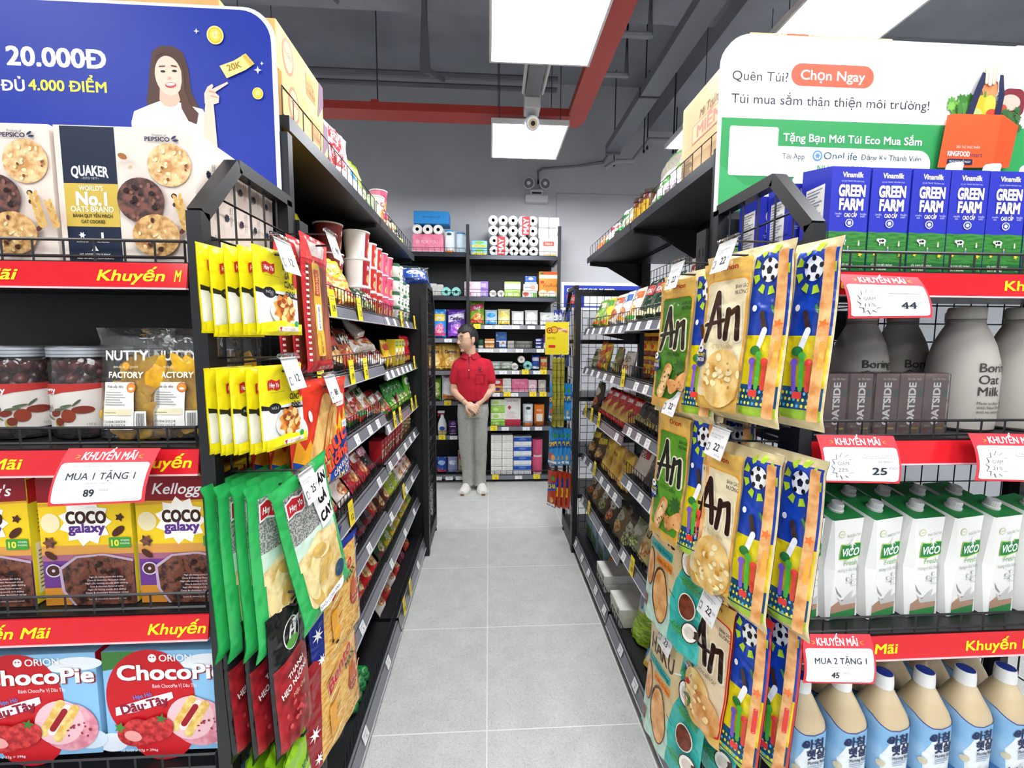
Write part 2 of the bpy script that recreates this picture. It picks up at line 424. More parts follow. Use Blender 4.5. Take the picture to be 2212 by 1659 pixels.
o = tag(b.obj('cable_duct'), 'red painted cable duct turning a corner below the grey ceiling', 'duct')
for x, y in ((.36, 3.73), (-.9, 3.73), (.71, 2.6), (.71, 1.2)): B().tube([(x, y, z1), (x, y, CEIL)], .006, M('#4a4c52', 'paint'), 5).box(x - .03, y - .1, z1 - .002, x + .03, y + .1, z1 + .012, RED).obj('hanger', o)
GR = M('#7d828a', 'paint')
b = B().box(1.18, -1, 3.4, 1.33, 4.5, 3.47, GR).box(1.18, 4.5, 3.38, 1.33, 4.53, 3.47, GR).box(1.172, 3.5, 3.392, 1.338, 3.52, 3.475, M('#54585f', 'paint'))
o = tag(b.obj('cable_tray'), 'long grey metal cable tray running over the right rack', 'cable tray')
for y in (.8, 2.2, 3.6): B().tube([(1.255, y, 3.47), (1.255, y, CEIL)], .006, M('#3a3c42', 'paint'), 5).obj('hanger', o)
tag(B().tube([(1.25, 4.53, 3.45), (1.25, 4.88, 3.45), (.98, 4.88, 3.4), (.58, 4.88, 3.36), (.535, 4.88, 3.33), (.535, 4.88, 3.2)], .012, GR, 6).obj('conduit_pipe'), 'thin grey conduit dropping to the emergency light', 'pipe')
PIPE = M('#6c7078', 'paint')
for i, (yy, zz, r, lb) in enumerate(((4.25, 3.93, .022, 'upper grey pipe running along the back ceiling'), (4.3, 3.86, .022, 'lower grey pipe running along the back ceiling'))):
    tag(B().tube([(-3.6, yy, zz), (.64, yy, zz)], r, PIPE, 8).obj('ceiling_pipe'), lb, 'pipe', 'ceiling pipes')
for y, z, x1, lb in ((2.62, 3.6, 1.1, 'nearest'), (3.1, 3.58, 1.1, 'middle'), (3.62, 3.62, 1.1, 'farthest')):
    tag(B().tube([(.8, y, z), (x1, y, z), (x1, y, CEIL)], .02, M('#9a9ea5', 'paint'), 8).obj('branch_pipe'), 'short grey pipe beside the red duct, %s of three' % lb, 'pipe', 'branch pipes')
tag(B().tube([(1.17, 4.5, 3.24), (1.29, 4.5, 3.31), (1.46, 4.5, 3.32), (1.62, 4.5, 3.53), (2.6, 4.5, 3.55)], .022, M('#a5a8ad', 'paint'), 8).obj('sprinkler_pipe'), 'bent pale pipe in front of the back wall over the right rack', 'pipe')
for i, (x, y, z) in enumerate(((1.3, 4.62, 3.33), (1.5, 4.3, 3.34), (1.64, 4.6, 3.5), (1.75, 4.2, 3.3), (1.86, 4.4, 3.35))):
    tag(B().tube([(x, y, z), (x, y, CEIL)], .006, M('#26282c', 'paint'), 5).lathe([(.0, -.03), (.012, -.02), (.012, 0)], M('#26282c', 'paint'), 8, (x, y, z)).obj('hanging_rod'), 'thin dark rod hanging near the bent pale pipe, %s from the aisle' % ORD[i], 'rod', 'hanging rods')
tag(B().tube([(-.9, 2.6, 3.4), (-.9, 2.6, CEIL)], .009, PIPE, 6).tube([(-.9, 2.6, 3.4), (-.83, 2.6, 3.34)], .012, PIPE, 6).obj('hanging_rod'), 'dark rod hanging over the noodle cartons', 'rod')
tag(B().tube([(-.42, 3.02, 3.9), (-.42, 3.02, 3.25), (-.42, 4.2, 3.86)], .02, PIPE, 7).obj('drain_pipe'), 'grey drain pipe under the ceiling beam over the aisle', 'pipe')
# CCTV on its trunking
r = empty('security_camera', (.3, 3.15, 3.15)); tag(r, 'white bullet security camera below the trunking over the aisle', 'security camera')
W2 = M('#dfe2e4', 'paint')
B().box(-.055, -.03, -.06, .055, .1, .1, W2, .01).obj('mount_box', r)
b = B()
b.lathe([(.0, .0), (.04, .0), (.047, .02), (.047, .16), (.04, .17)], W2, 20, (0, 0, 0), 'y')
o = b.obj('housing', r); o.location = (.0, .1, -.09); o.rotation_euler = (math.radians(28), 0, 0)
o2 = B().lathe([(.0, .0), (.03, .0), (.03, .004)], M('#b9a98a', 'gloss'), 18, (0, -.0, 0), 'y').lathe([(.0, .004), (.016, .0041)], M('#101114', 'gloss'), 14, (0, 0, 0), 'y').obj('lens', o); o2.location = (0, -.172, 0)
tag(B().box(.245, 2.0, 3.16, .345, 3.115, 3.2, GR).tube([(.215, 2, 3.185), (.233, 3.115, 3.185)], .012, W2, 7).tube([(.38, 2, 3.185), (.364, 3.115, 3.185)], .012, W2, 7).obj('trunking'), 'grey trunking with two white pipes above the security camera', 'trunking')
# emergency twin light
r = empty('emergency_light', (.515, WALLY, 3.05)); tag(r, 'twin-head white emergency light on the grey back wall', 'emergency light')
B().box(-.125, -.08, -.06, .125, 0, .02, W2, .012).obj('battery_box', r)
B().box(-.075, -.06, .02, .075, -.01, .08, W2, .008).box(-.05, -.062, .03, .05, -.06, .05, M('#3b3d42', 'paint')).obj('bracket', r)
for s in (-1, 1):
    h = B().lathe([(.02, -.05), (.045, -.02), (.062, .03), (.062, .04)], W2, 20, (0, 0, 0), 'y').obj('lamp_head', r); h.location = (.085 * s, -.05, .135); h.rotation_euler = (.1, 0, .12 * s)
    B().lathe([(.0, .041), (.02, .0412), (.052, .0405)], [M('#f4f6f8', 'gloss'), M('#8f9399', 'metal')], 18, (0, 0, 0), 'y').obj('lamp_lens', h)

# ================================================================== racks
RAIL = M('#74757d', 'gloss'); DARK = M('#0e0f11', 'paint'); BLK = blk(); STEEL = M('#2b2d31', 'metal')
def fence(b, p0, p1, h, n, r=.0019, z=0):
    """wire front guard from p0 to p1 (x,y), standing h high"""
    (xa, ya), (xb, yb) = p0, p1
    for zz in (z + h, z + .008): b.tube([(xa, ya, zz), (xb, yb, zz)], r * 1.25, BLK, 4)
    for i in range(n + 1):
        t = i / n; x, y = xa + (xb - xa) * t, ya + (yb - ya) * t
        b.tube([(x, y, z), (x, y, z + h)], r, BLK, 4)
def wire_grid(b, u, v, f, r=.0021):
    """welded wire: u, v position lists, f(u,v)->point"""
    for a in u: b.tube([f(a, v[0]), f(a, v[-1])], r, BLK, 4)
    for c in v: b.tube([f(u[0], c), f(u[-1], c)], r, BLK, 4)
def slots(b, x, y0, y1, z0, z1, sg):
    z = z0
    while z < z1:
        for yy in (y0 * .7 + y1 * .3, y0 * .3 + y1 * .7): b.box(x - .0008, yy - .004, z, x + .0008, yy + .004, z + .022, DARK)
        z += .045
L_NEAR = [1.571, 1.345, 1.115, .852, .635, .378]; L_FAR = [1.57, 1.31, 1.05, .862, .6, .365]
R_NEAR = [1.549, 1.281, 1.06, .808, .437]; R_FAR = [1.54, 1.278, .99, .672, .37]
BAY = [(1.155, 2.045), (2.055, 2.955)]
TOPZ = {}
def gondola(sg, xf, xs, near, far, base_x, label, meshback):
    """sg -1: shelves reach back to smaller x"""
    r = empty('gondola_rack', (xs, 2.05, 0)); tag(r, label, 'shelf rack')
    loc = Vector((xs, 2.05, 0))
    def put(b, name, par=None):
        o = b.obj(name, par or r)
        if par is None: o.location = -loc
        return o
    for k, (y0, y1) in enumerate(BAY):
        b = B()
        if meshback:
            wire_grid(b, np.arange(y0 + .02, y1, .05), np.arange(.15, 1.98, .05), lambda a, c: (xs, a, c), .002)
            put(b, 'wire_mesh_back')
        else:
            b.box(xs - .012, y0, .1, xs + .012, y1, 2.016, BLK)
            for z in np.arange(.4, 2, .4): b.box(xs - .014, y0, z, xs + .014, y1, z + .006, DARK)
            put(b, 'back_panel')
    for i, y in enumerate((1.177, 2.05, 2.935)):
        b = B().box(xs - .03, y - .02, 0, xs + .03, y + .02, 2.016, BLK)
        slots(b, xs - sg * .031, y - .02, y + .02, .2, 2.0, sg)
        b.box(min(xs, base_x), y - .02, .012, max(xs, base_x), y + .02, .075, BLK).lathe([(.018, 0), (.018, .014)], STEEL, 10, (base_x + sg * .05, y, 0))
        put(b, 'upright')
    for X, ya, yb_ in ((-.5 if sg < 0 else .6, 1.16, 1.212), (-.43 if sg < 0 else .6, 2.9, 2.952)):
        b = B().box(X - .018, ya, .0, X + .018, yb_, 1.8, BLK); slots(b, X - sg * .0185, ya, yb_, .2, 1.74, sg); put(b, 'slotted_upright')
    for k, (y0, y1) in enumerate(BAY):
        for j, z in enumerate([None, *(near if k == 0 else far), .075 if k == 0 else .085]):
            top = z is None
            last = j == len(near) + 1
            zz = 2.015 if top else z; xe = xf if not last else base_x
            if top: xe = xf + sg * .008
            b = B(); t = zz + .036; TOPZ[(sg, k, j)] = t
            b.box(min(xs, xe + sg * .006), y0, t - .03, max(xs, xe + sg * .006), y1, t, BLK)
            if not top:
                for w in (.3, .6, .9): b.box(xs - sg * .01 + 0, y0, t - .034, xs - sg * .01 - sg * .002, y1, t - .03, DARK)
                for yy in (y0, y1 - .004):           # brackets under the plate
                    b.add([(xs, yy, t - .03), (xe + sg * .06, yy, t - .03), (xs, yy, t - .1), (xs, yy + .004, t - .03), (xe + sg * .06, yy + .004, t - .03), (xs, yy + .004, t - .1)], [(0, 1, 2), (5, 4, 3), (0, 2, 5, 3), (1, 4, 5, 2)], BLK)
            else:
                for w in (.18, .24): b.box(xs + (xe - xs) * w, y0, t - .036, xs + (xe - xs) * (w + .008), y1, t - .03, DARK)
                for yy in (y0, y1 - .006):
                    q = [(xe + sg * .02, t - .03), (xe + sg * .02, t - .05), (xe + sg * .14, t - .06), (xe + sg * .3, t - .15), (xs, t - .2), (xs, t - .03)]
                    b.add([(x, yy, z_) for x, z_ in q] + [(x, yy + .006, z_) for x, z_ in q], [(0, 1, 2, 3, 4, 5), (11, 10, 9, 8, 7, 6)] + [(i, (i + 1) % 6, (i + 1) % 6 + 6, i + 6) for i in range(6)], BLK)
            sh = put(b, 'shelf' if not top else 'top_shelf')
            b = B()
            if top: b.box(min(xe, xe + sg * .006), y0, zz, max(xe, xe + sg * .006), y1, t, M('#3a3c41', 'metal'))
            else:
                h = .042 if not last else .06
                b.add([(xe - sg * .006, y, z_) for y in (y0, y1) for z_ in (t - h,)] + [(xe + sg * .008, y, t + .002) for y in (y0, y1)] + [(xe + sg * .004, y, t - h) for y in (y0, y1)] + [(xe + sg * .016, y, t + .002) for y in (y0, y1)],
                      [(0, 1, 3, 2), (4, 6, 7, 5), (0, 2, 6, 4), (1, 5, 7, 3), (2, 3, 7, 6), (0, 4, 5, 1)], RAIL)
                b.tube([(xe - sg * .0075, y0, t - h), (xe - sg * .0075, y1, t - h)], .0026, M('#b9bac0', 'gloss'), 5)
            b.obj('price_rail' if not top else 'front_lip', sh)
            b = B(); fence(b, (xe + sg * .02, y0 + .01), (xe + sg * .02, y1 - .01), .062 if not top else .075, 26 if not top else 14, .0016, t); b.obj('wire_guard_grille', sh)
    for y0, y1 in BAY: put(B().box(min(xs, xs + sg * .44), y0, 2.021, max(xs, xs + sg * .44), y1, 2.051, BLK), 'top_shelf')
    put(B().box(min(xs, base_x + sg * .05), 1.16, 0, max(xs, base_x + sg * .06), 2.95, .04, DARK), 'kick_plate')
    return r
gondola(-1, -.487, -.94, L_NEAR, L_FAR, -.441, 'long black shelf rack of noodles and snacks along the aisle, below the blue sign', False)
gondola(1, .655, 1.06, R_NEAR, R_FAR, .6, 'long black shelf rack of dry food along the aisle, behind the green sign', True)

def side_panel(b_frame, b_wire, X, ya, yb, ztop, zch, cut, d=.025):
    """frame in the plane x=X from the outer post ya to the rack post yb; the outer top corner is cut"""
    s = 1 if yb > ya else -1
    pts = [(X, ya, .09), (X, ya, zch), (X, ya + s * cut, ztop), (X, yb, ztop)]
    b_frame.tube([pts[0], pts[1]], d / 2, BLK, square=True)
    b_frame.bar(Vector(pts[1]) - Vector((0, 0, .004)), pts[2], d, d, BLK, up=(0, 0, 1)); b_frame.bar(pts[2], pts[3], d, d, BLK)
    b_frame.tube([(X, yb - s * .012, .09), (X, yb - s * .012, ztop)], d / 2, BLK, square=True)
    b_frame.bar((X, ya, .1), (X, yb, .1), d, d, BLK)
    n = 6
    for i in range(1, n):
        y = ya + (yb - ya) * i / n; t = abs(y - ya)
        zt = ztop if t > cut else zch + (ztop - zch) * t / cut
        b_wire.tube([(X, y, .1), (X, y, zt)], .0024, BLK, 4)
    z = .16
    while z < ztop - .02:
        y0 = ya if z < zch else ya + s * cut * (z - zch) / (ztop - zch)
        b_wire.tube([(X + .003, y0, z), (X + .003, yb, z)], .0024, BLK, 4); z += .076
REDP = M('#d6222c', 'gloss'); YEL = '#ffdf1c'
def banner(par, xa, xb, y, z, texts, h=.043):
    """red printed strip in a shelf rail; texts: (string, x, cap height)"""
    b = B(); n = 1
    b.add([(xa, y, z - h), (xb, y, z - h), (xb, y + .008, z), (xa, y + .008, z), (xa, y + .004, z - h), (xb, y + .004, z - h), (xb, y + .012, z), (xa, y + .012, z)],
          [(0, 1, 2, 3), (7, 6, 5, 4), (0, 4, 5, 1), (3, 2, 6, 7), (0, 3, 7, 4), (1, 5, 6, 2)], REDP)
    b.box(xa, y - .0015, z - h - .003, xb, y + .006, z - h, M('#f0c5c8', 'gloss'))
    mp = lambda X, Y, o: np.stack([X, y + .008 * (Y - (z - h)) / h - o - .0002, Y], 1)
    art(b, [('T', s, x, z - h * .52, c, YEL, {'bold': .03, 'shear': .16, 'al': 'l', 'w': w}) for s, x, c, w in texts], mp, ink='ink')
    return b.obj('promo_banner', par)
def endcap(sg, X0, X1, y0, yb, shelves, label, back, ztop=1.835, zch=1.715, tall=2.0, far=False):
    r = empty('end_rack', (X0, yb, 0)); tag(r, label, 'end rack')
    loc = Vector((X0, yb, 0)); lo, hi = min(X0, X1), max(X0, X1); s = 1 if yb > y0 else -1
    def put(b, name, par=None):
        o = b.obj(name, par or r)
        if par is None: o.location = -loc
        return o
    for X in ((X0, X1)):
        f, w = B(), B(); side_panel(f, w, X, y0, yb - s * .006, ztop, zch, .115)
        p = put(f, 'side_frame'); w.obj('wire_mesh', p)
    for X in (X0, X1):
        b = B().box(X - .011, yb - .012, 0, X + .011, yb + .012, tall, STEEL if not far else BLK)
        put(b, 'post')
    b = B()
    if back == 'mesh':
        wire_grid(b, np.arange(lo + .04, hi - .02, .05), np.arange(.15, ztop - .02, .05), lambda a, c: (a, yb, c), .002); put(b, 'wire_mesh_back')
        put(B().box(lo, yb - .02, ztop - .06, hi, yb, ztop - .02, BLK), 'cross_bar')
    else:
        b.box(lo, yb - .006, .1, hi, yb + .006, ztop, BLK)
        for z in (.5, .8, 1.1, 1.42): b.box(lo, yb - .008, z, hi, yb + .008, z + .005, DARK)
        put(b, 'back_panel')
    put(B().box(lo - .014, min(y0, yb), .02, hi + .014, max(y0, yb), .1, BLK).lathe([(.02, 0), (.02, .02)], STEEL, 10, (X0 - .0, y0 + s * .06, 0)).lathe([(.02, 0), (.02, .02)], STEEL, 10, (X1, y0 + s * .06, 0)), 'plinth')
    i0, i1 = lo + .018, hi - .018
    for z, texts in shelves:
        sh = put(B().box(i0, min(y0 + s * .01, yb), z - .028, i1, max(y0 + s * .01, yb), z, BLK), 'shelf')
        if texts is not None:
            b = B(); a, c = i0 + .015, i1 - .015
            fence(b, (a, y0 + .012), (c, y0 + .012), .036, 17, .0022, z)
            for x in (a, c): b.tube([(x, y0 + .012, z + .036), (x, y0 + .03, z + .036)], .0028, BLK, 4)
            b.obj('wire_guard_grille', sh)
            banner(sh, i0 + .006, i1 - .006, y0 - .004, z - .003, texts)
    return r
endcap(-1, -.5, -1.42, .795, 1.14, [(1.632, [('Khuyến', -.672, .0185, .112), ('M', -.5447, .02, .012), ('Khuyến Mãi', -1.0, .0185, .2)]),
    (1.302, [('Khuyến Mãi', -1.012, .018, .19), ('Khuyến', -.643, .0185, .108)]), (.986, [('Khuyến Mãi', -.98, .0185, .178), ('Khuyến', -.632, .0185, .104)]), (.655, []), (.33, []), (.12, None)],
    'black end rack of biscuits and cereal under the blue header sign', 'panel')
endcap(1, .6, 1.52, .785, 1.14, [(1.634, [('Khuyến', .617, .0185, .108), ('Khuyến Mãi', .985, .0185, .19)]), (1.309, []), (.9, [('Khuyến Mãi', .66, .0185, .178), ('Khuyến Mãi', .984, .0185, .178)]), (.5, []), (.12, None)],
    'black end rack of milk cartons and bottles under the green sign', 'mesh')
endcap(-1, -.43, -1.42, 3.37, 2.97, [(1.87, None), (1.5, None), (1.1, None), (.7, None), (.4, None)], 'far end rack of the noodle rack, seen edge-on beside the man', 'panel', 1.86, 1.72, 1.87, True)
endcap(1, .6, 1.55, 3.335, 2.965, [(1.5, None), (1.1, None), (.7, None), (.4, None)], 'far end rack of the dry food rack, hung with snack packs', 'mesh', 1.86, 1.72, 1.87, True)
# ================================================================== header signs
def board(name, x0, x1, z0, z1, r0, r1, y, base, edge, label, items):
    pts = []
    for cx, cz, a, r in ((x1 - r1, z1 - r1, 0, r1), (x0 + r0, z1 - r0, 90, r0)):
        for i in range(9):
            t = math.radians(a + 90 * i / 8); pts.append((cx + r * math.cos(t), cz + r * math.sin(t)))
    pts += [(x0, z0), (x1, z0)]
    n = len(pts); b = B()
    v = [(x, y, z) for x, z in pts] + [(x, y + .01, z) for x, z in pts]
    b.add(v, [list(range(n - 1, -1, -1)), list(range(n, 2 * n))] + [(i, (i + 1) % n, (i + 1) % n + n, i + n) for i in range(n)], M(edge, 'card'))
    o = b.obj(name); tag(o, label, 'sign')
    inner = [(x + (.007 if x < (x0 + x1) / 2 else -.007), z - .007 if z > z0 + .01 else z) for x, z in pts]
    p = B(); mp = lambda X, Y, of: np.stack([X, np.full_like(X, y) - of, Y], 1)
    art(p, [('P', inner, base)] + items, mp, off=.0006); p.obj('printed_face_print', o)
    return o
W = '#fbfbfb'; SKIN = '#f3cdb8'; HAIR = '#4a3026'; NAVY = '#1b2447'
def spark(x, z, r): return ('P', star(x, z, r, r * .35, 4, math.pi / 2), '#e8f0ff')
signL = [
    ('T', '20.000Đ', -.998, 2.143, .040, W, {'bold': .045, 'w': .218}), ('R', -1.17, 2.122, -1.128, 2.164, W),
    ('T', 'ĐỦ', -1.098, 2.078, .023, W, {'bold': .035, 'w': .052}), ('T', '4.000 ĐIỂM', -.978, 2.081, .023, '#e9f04a', {'bold': .035, 'w': .172}),
    ('T', 'ĐỔI NGAY', -1.27, 2.143, .034, W, {'bold': .04}), ('T', 'KHI TÍCH', -1.22, 2.078, .023, W, {'bold': .03}),
    # the photographed woman: hair, neck, shirt, face, arm and pointing hand
    ('P', [(-.79, 2.14), (-.785, 2.165), (-.765, 2.178), (-.738, 2.178), (-.716, 2.165), (-.706, 2.13), (-.702, 2.08), (-.69, 2.05), (-.676, 2.03), (-.682, 2.005), (-.7, 2.01), (-.73, 2.02), (-.79, 2.035), (-.805, 2.05), (-.798, 2.09)], HAIR),
    ('P', [(-.84, 1.95), (-.842, 2.005), (-.834, 2.03), (-.80, 2.045), (-.775, 2.055), (-.735, 2.055), (-.70, 2.045), (-.678, 2.04), (-.664, 2.0), (-.66, 1.95)], '#dfe6f2'),
    ('P', [(-.772, 2.09), (-.735, 2.09), (-.728, 2.058), (-.738, 2.046), (-.752, 2.042), (-.766, 2.046), (-.775, 2.058)], '#e8b9a2'),
    ('P', ell(-.751, 2.112, .0305, .044, 30, .12), SKIN),
    ('P', [(-.783, 2.13), (-.775, 2.155), (-.755, 2.165), (-.735, 2.158), (-.72, 2.135), (-.722, 2.155), (-.74, 2.175), (-.765, 2.172), (-.782, 2.155)], HAIR),
    ('P', [(-.722, 2.14), (-.716, 2.12), (-.716, 2.08), (-.706, 2.05), (-.688, 2.03), (-.694, 2.005), (-.712, 2.012), (-.726, 2.04), (-.728, 2.075), (-.722, 2.1)], '#55382c'),
    ('E', -.763, 2.121, .0055, .0028, '#2b1c18'), ('E', -.737, 2.123, .0055, .0028, '#2b1c18'),
    ('P', [(-.771, 2.130), (-.757, 2.132), (-.757, 2.134), (-.771, 2.133)], HAIR), ('P', [(-.744, 2.133), (-.731, 2.131), (-.731, 2.134), (-.744, 2.136)], HAIR),
    ('E', -.749, 2.107, .0045, .0028, '#e6a78f'), ('E', -.747, 2.091, .0125, .0058, '#c74a4f', .1), ('E', -.747, 2.0925, .010, .003, W, .1),
    ('P', [(-.68, 1.95), (-.676, 2.02), (-.67, 2.055), (-.66, 2.06), (-.652, 2.05), (-.65, 2.0), (-.648, 1.95)], SKIN),
    ('P', [(-.672, 2.052), (-.672, 2.075), (-.664, 2.09), (-.653, 2.097), (-.65, 2.092), (-.655, 2.085), (-.618, 2.103), (-.616, 2.099), (-.648, 2.078), (-.638, 2.07), (-.64, 2.055), (-.655, 2.05)], SKIN),
    ('P', [(-.66, 2.083), (-.645, 2.078), (-.645, 2.075), (-.662, 2.079)], '#d99c85'), ('P', [(-.658, 2.072), (-.642, 2.068), (-.642, 2.065), (-.658, 2.069)], '#d99c85'),
    ('E', -.64, 2.205, .019, .0205, '#ffe9a0'), ('E', -.64, 2.205, .0165, .018, '#f5bf2b'), ('E', -.64, 2.205, .0125, .014, '#ffd34e'), ('T', 'đ', -.64, 2.206, .015, '#fff3c0', {'bold': .03}),
    ('E', -.549, 2.079, .0125, .0135, '#ffe9a0'), ('E', -.549, 2.079, .0108, .0118, '#f5bf2b'), ('E', -.549, 2.079, .0082, .009, '#ffd34e'), ('T', 'đ', -.549, 2.08, .010, '#fff3c0', {'bold': .03}),
    ('P', [(-.633, 2.137), (-.6, 2.15), (-.572, 2.167), (-.553, 2.145), (-.575, 2.13), (-.618, 2.11)], '#f8dd8c'),
    ('P', [(-.582, 2.162), (-.572, 2.167), (-.553, 2.145), (-.564, 2.138)], '#eec35a'),
    ('T', '20K', -.6, 2.1375, .014, '#a87a1e', {'bold': .03, 'rot': .33}), ('T', 'VOUCHER', -.568, 2.153, .0035, '#a87a1e', {'rot': -.85}),
    spark(-.681, 2.211, .0065), spark(-.546, 2.131, .009), spark(-.536, 2.146, .0045)]
o = board('header_sign', -1.42, -.508, 1.84, 2.272, .06, .068, 1.12, '#18329c', '#f4f6fa', 'blue header sign with yellow coins and a smiling woman printed on it', signL)
def veg(n, x0, x1, z0, z1, cols, seed, r=.014):
    rd = random.Random(seed)
    return [('P', star((x := rd.uniform(x0, x1)), (z := rd.uniform(z0, z1)), r, r * .62, 7, rd.random()), rd.choice(cols)) for _ in range(n)]
GRN = '#2f9a53'; DK = '#37323c'
signR = [
    ('R', .59, 1.835, 1.47, 2.066, GRN), ('P', [(.59, 1.835), (.59, 1.95), (.66, 1.9), (.73, 1.905), (.72, 1.835)], '#3aa860'),
    ('T', 'Quên Túi?', .612, 2.168, .0225, DK, {'al': 'l', 'w': .147}),
    ('P', rrect(.766, 2.149, .987, 2.203, .027), '#ea5a3c'), ('T', 'Chọn Ngay', .877, 2.176, .023, W, {'bold': .02, 'w': .172}),
    ('T', 'Túi mua sắm thân thiện môi trường!', .612, 2.113, .0225, DK, {'al': 'l', 'w': .532}),
    ('P', rrect(.612, 1.925, .741, 2.046, .006), '#f6f6f4'),
    ('T', 'Tặng Bạn Mới Túi Eco Mua Sắm', .754, 2.0225, .019, W, {'al': 'l', 'w': .378, 'bold': .025}),
    ('P', rrect(.7, 1.925, 1.16, 2.0, .034), '#f7f7f5'), ('R', .69, 1.925, .742, 2.0, '#f6f6f4'),
    ('T', 'Tải App', .754, 1.976, .0135, '#3b4a50', {'al': 'l', 'w': .06}), ('E', .849, 1.979, .0135, .0135, '#5b8fcf'), ('E', .849, 1.979, .0095, .0095, '#f7f7f5'), ('P', star(.849, 1.979, .0085, .0045, 6), '#5b8fcf'),
    ('T', 'OneLife', .866, 1.98, .018, '#2f5a66', {'al': 'l', 'w': .09}), ('T', 'Đăng Ký Thành Viên', .967, 1.979, .0135, '#3b4a50', {'al': 'l', 'w': .166}),
    ('T', 'NHẬN NGAY', .85, 1.948, .015, '#4cae4f', {'al': 'l', 'bold': .02}),
] + veg(16, 1.20, 1.26, 2.09, 2.135, ['#3c7a2e', '#5a9a3e', '#7dbb52'], 3) + veg(30, 1.33, 1.4, 2.06, 2.15, ['#2f5f34', '#47763f', '#3d6b39'], 4, .012) + [
    ('P', rrect(1.335, 2.09, 1.4, 2.16, .02), '#7a2532'), ('E', 1.36, 2.125, .028, .02, '#e0b7a8'),
    ('E', 1.3, 2.16, .022, .034, '#ef8e5a'), ('E', 1.222, 2.105, .007, .02, '#3f7d33'), ('E', 1.236, 2.1, .007, .019, '#4b8a3c'),
    ('E', 1.285, 2.115, .024, .026, '#f3b52a'), ('E', 1.303, 2.117, .016, .024, '#f7c648'), ('P', [(1.283, 2.135), (1.285, 2.15), (1.29, 2.15), (1.291, 2.135)], '#5a8a32'),
    ('E', 1.31, 2.095, .016, .012, '#d3452f'), ('E', 1.265, 2.095, .017, .012, '#b7d07a'), ('E', 1.34, 2.105, .012, .014, '#c8402f')] + veg(16, 1.33, 1.39, 2.06, 2.11, ['#2f5f34', '#47763f', '#3d6b39'], 6, .011) + [
    ('P', [(1.235, 2.085), (1.255, 2.085), (1.272, 2.145), (1.288, 2.19), (1.272, 2.195), (1.255, 2.15)], NAVY),
    ('P', [(1.316, 2.085), (1.332, 2.085), (1.338, 2.14), (1.33, 2.19), (1.318, 2.19), (1.322, 2.14)], NAVY),
    ('P', [(1.185, 2.086), (1.205, 2.09), (1.34, 2.092), (1.385, 2.066), (1.37, 1.96), (1.17, 1.955)], '#f0592a'), ('P', [(1.335, 2.09), (1.385, 2.066), (1.37, 1.96), (1.325, 1.957)], '#e24f24'),
    ('P', [(1.28, 2.196), (1.29, 2.19), (1.325, 2.19), (1.335, 2.205), (1.36, 2.235), (1.41, 2.252), (1.405, 2.262), (1.36, 2.263), (1.32, 2.245), (1.285, 2.222)], '#f2d3c2'),
    ('P', rrect(1.28, 2.166, 1.289, 2.21, .004), '#edc6b2'), ('P', rrect(1.2895, 2.162, 1.299, 2.21, .004), '#f2d3c2'), ('P', rrect(1.2995, 2.165, 1.309, 2.212, .004), '#edc6b2'), ('P', rrect(1.3095, 2.172, 1.319, 2.214, .004), '#f2d3c2'),
    ('T', 'SIÊU THỊ THỰC PHẨM', 1.25, 2.008, .006, '#fbd9c9', {'w': .065}), ('T', 'KINGFOOD', 1.225, 1.991, .012, W, {'bold': .04, 'w': .062}), ('T', 'mart', 1.275, 1.990, .011, '#3b3f63', {'w': .034}), ('P', rrect(1.195, 1.964, 1.265, 1.978, .002), NAVY), ('T', 'TƯƠI NGON MỖI NGÀY', 1.23, 1.971, .005, W, {'w': .06})]
o = board('header_sign', .584, 1.475, 1.835, 2.268, .075, .075, 1.12, '#fafaf8', '#ececea', 'white and green header sign with an orange grocery bag printed on it', signR)

# ================================================================== promotion cards in the red shelf strips
def promo_card(tl, tr, br, bl, body, label):
    P = [np.array(p) for p in (tl, tr, br, bl)]
    b = B(); nx, nz = 8, 6
    def mp(X, Y, o):        # X,Y in 0..1 from the lower left
        X = np.asarray(X)[:, None]; Y = np.asarray(Y)[:, None]
        p = (P[3] * (1 - X) + P[2] * X) * (1 - Y) + (P[0] * (1 - X) + P[1] * X) * Y
        p[:, 1] += (-.018 * Y * (1 - Y) * 2)[:, 0] - np.asarray(o)
        return p
    for side in (0, 1):
        U, V = np.meshgrid(np.linspace(0, 1, nx + 1), np.linspace(0, 1, nz + 1)); p = mp(U.ravel(), V.ravel(), 0 if side == 0 else -.0006)
        f = [(j * (nx + 1) + i, j * (nx + 1) + i + 1, (j + 1) * (nx + 1) + i + 1, (j + 1) * (nx + 1) + i) for j in range(nz) for i in range(nx)]
        b.add(p, f if side == 0 else [q[::-1] for q in f], M('#d93a44', 'card'), True)
    o = tag(b.obj('promo_card'), label, 'promotion card', 'promotion cards')
    p = B(); asp = 1.55     # the card is wider than tall: squeeze letters so that they keep their shape
    def T(s, x, y, h, c, w, **k): return ('T', s, x, y, h, c, dict(w=w, **k))
    items = [('P', rrect(.03, .045, .97, .76, .05), W), T('KHUYẾN MÃI', .5, .875, .13, W, .58, bold=.035, shear=.08),
             ('P', [(.13, .9), (.18, .87), (.185, .88)], '#ffd23a'), ('P', [(.13, .83), (.18, .85), (.18, .865)], '#ffd23a'), ('P', [(.87, .9), (.82, .87), (.815, .88)], '#ffd23a'), ('P', [(.87, .83), (.82, .85), (.82, .865)], '#ffd23a')] + body(T)
    art(p, items, mp, L=.05, off=.0006, step=.0002); p.obj('printed_face_print', o)
    return o
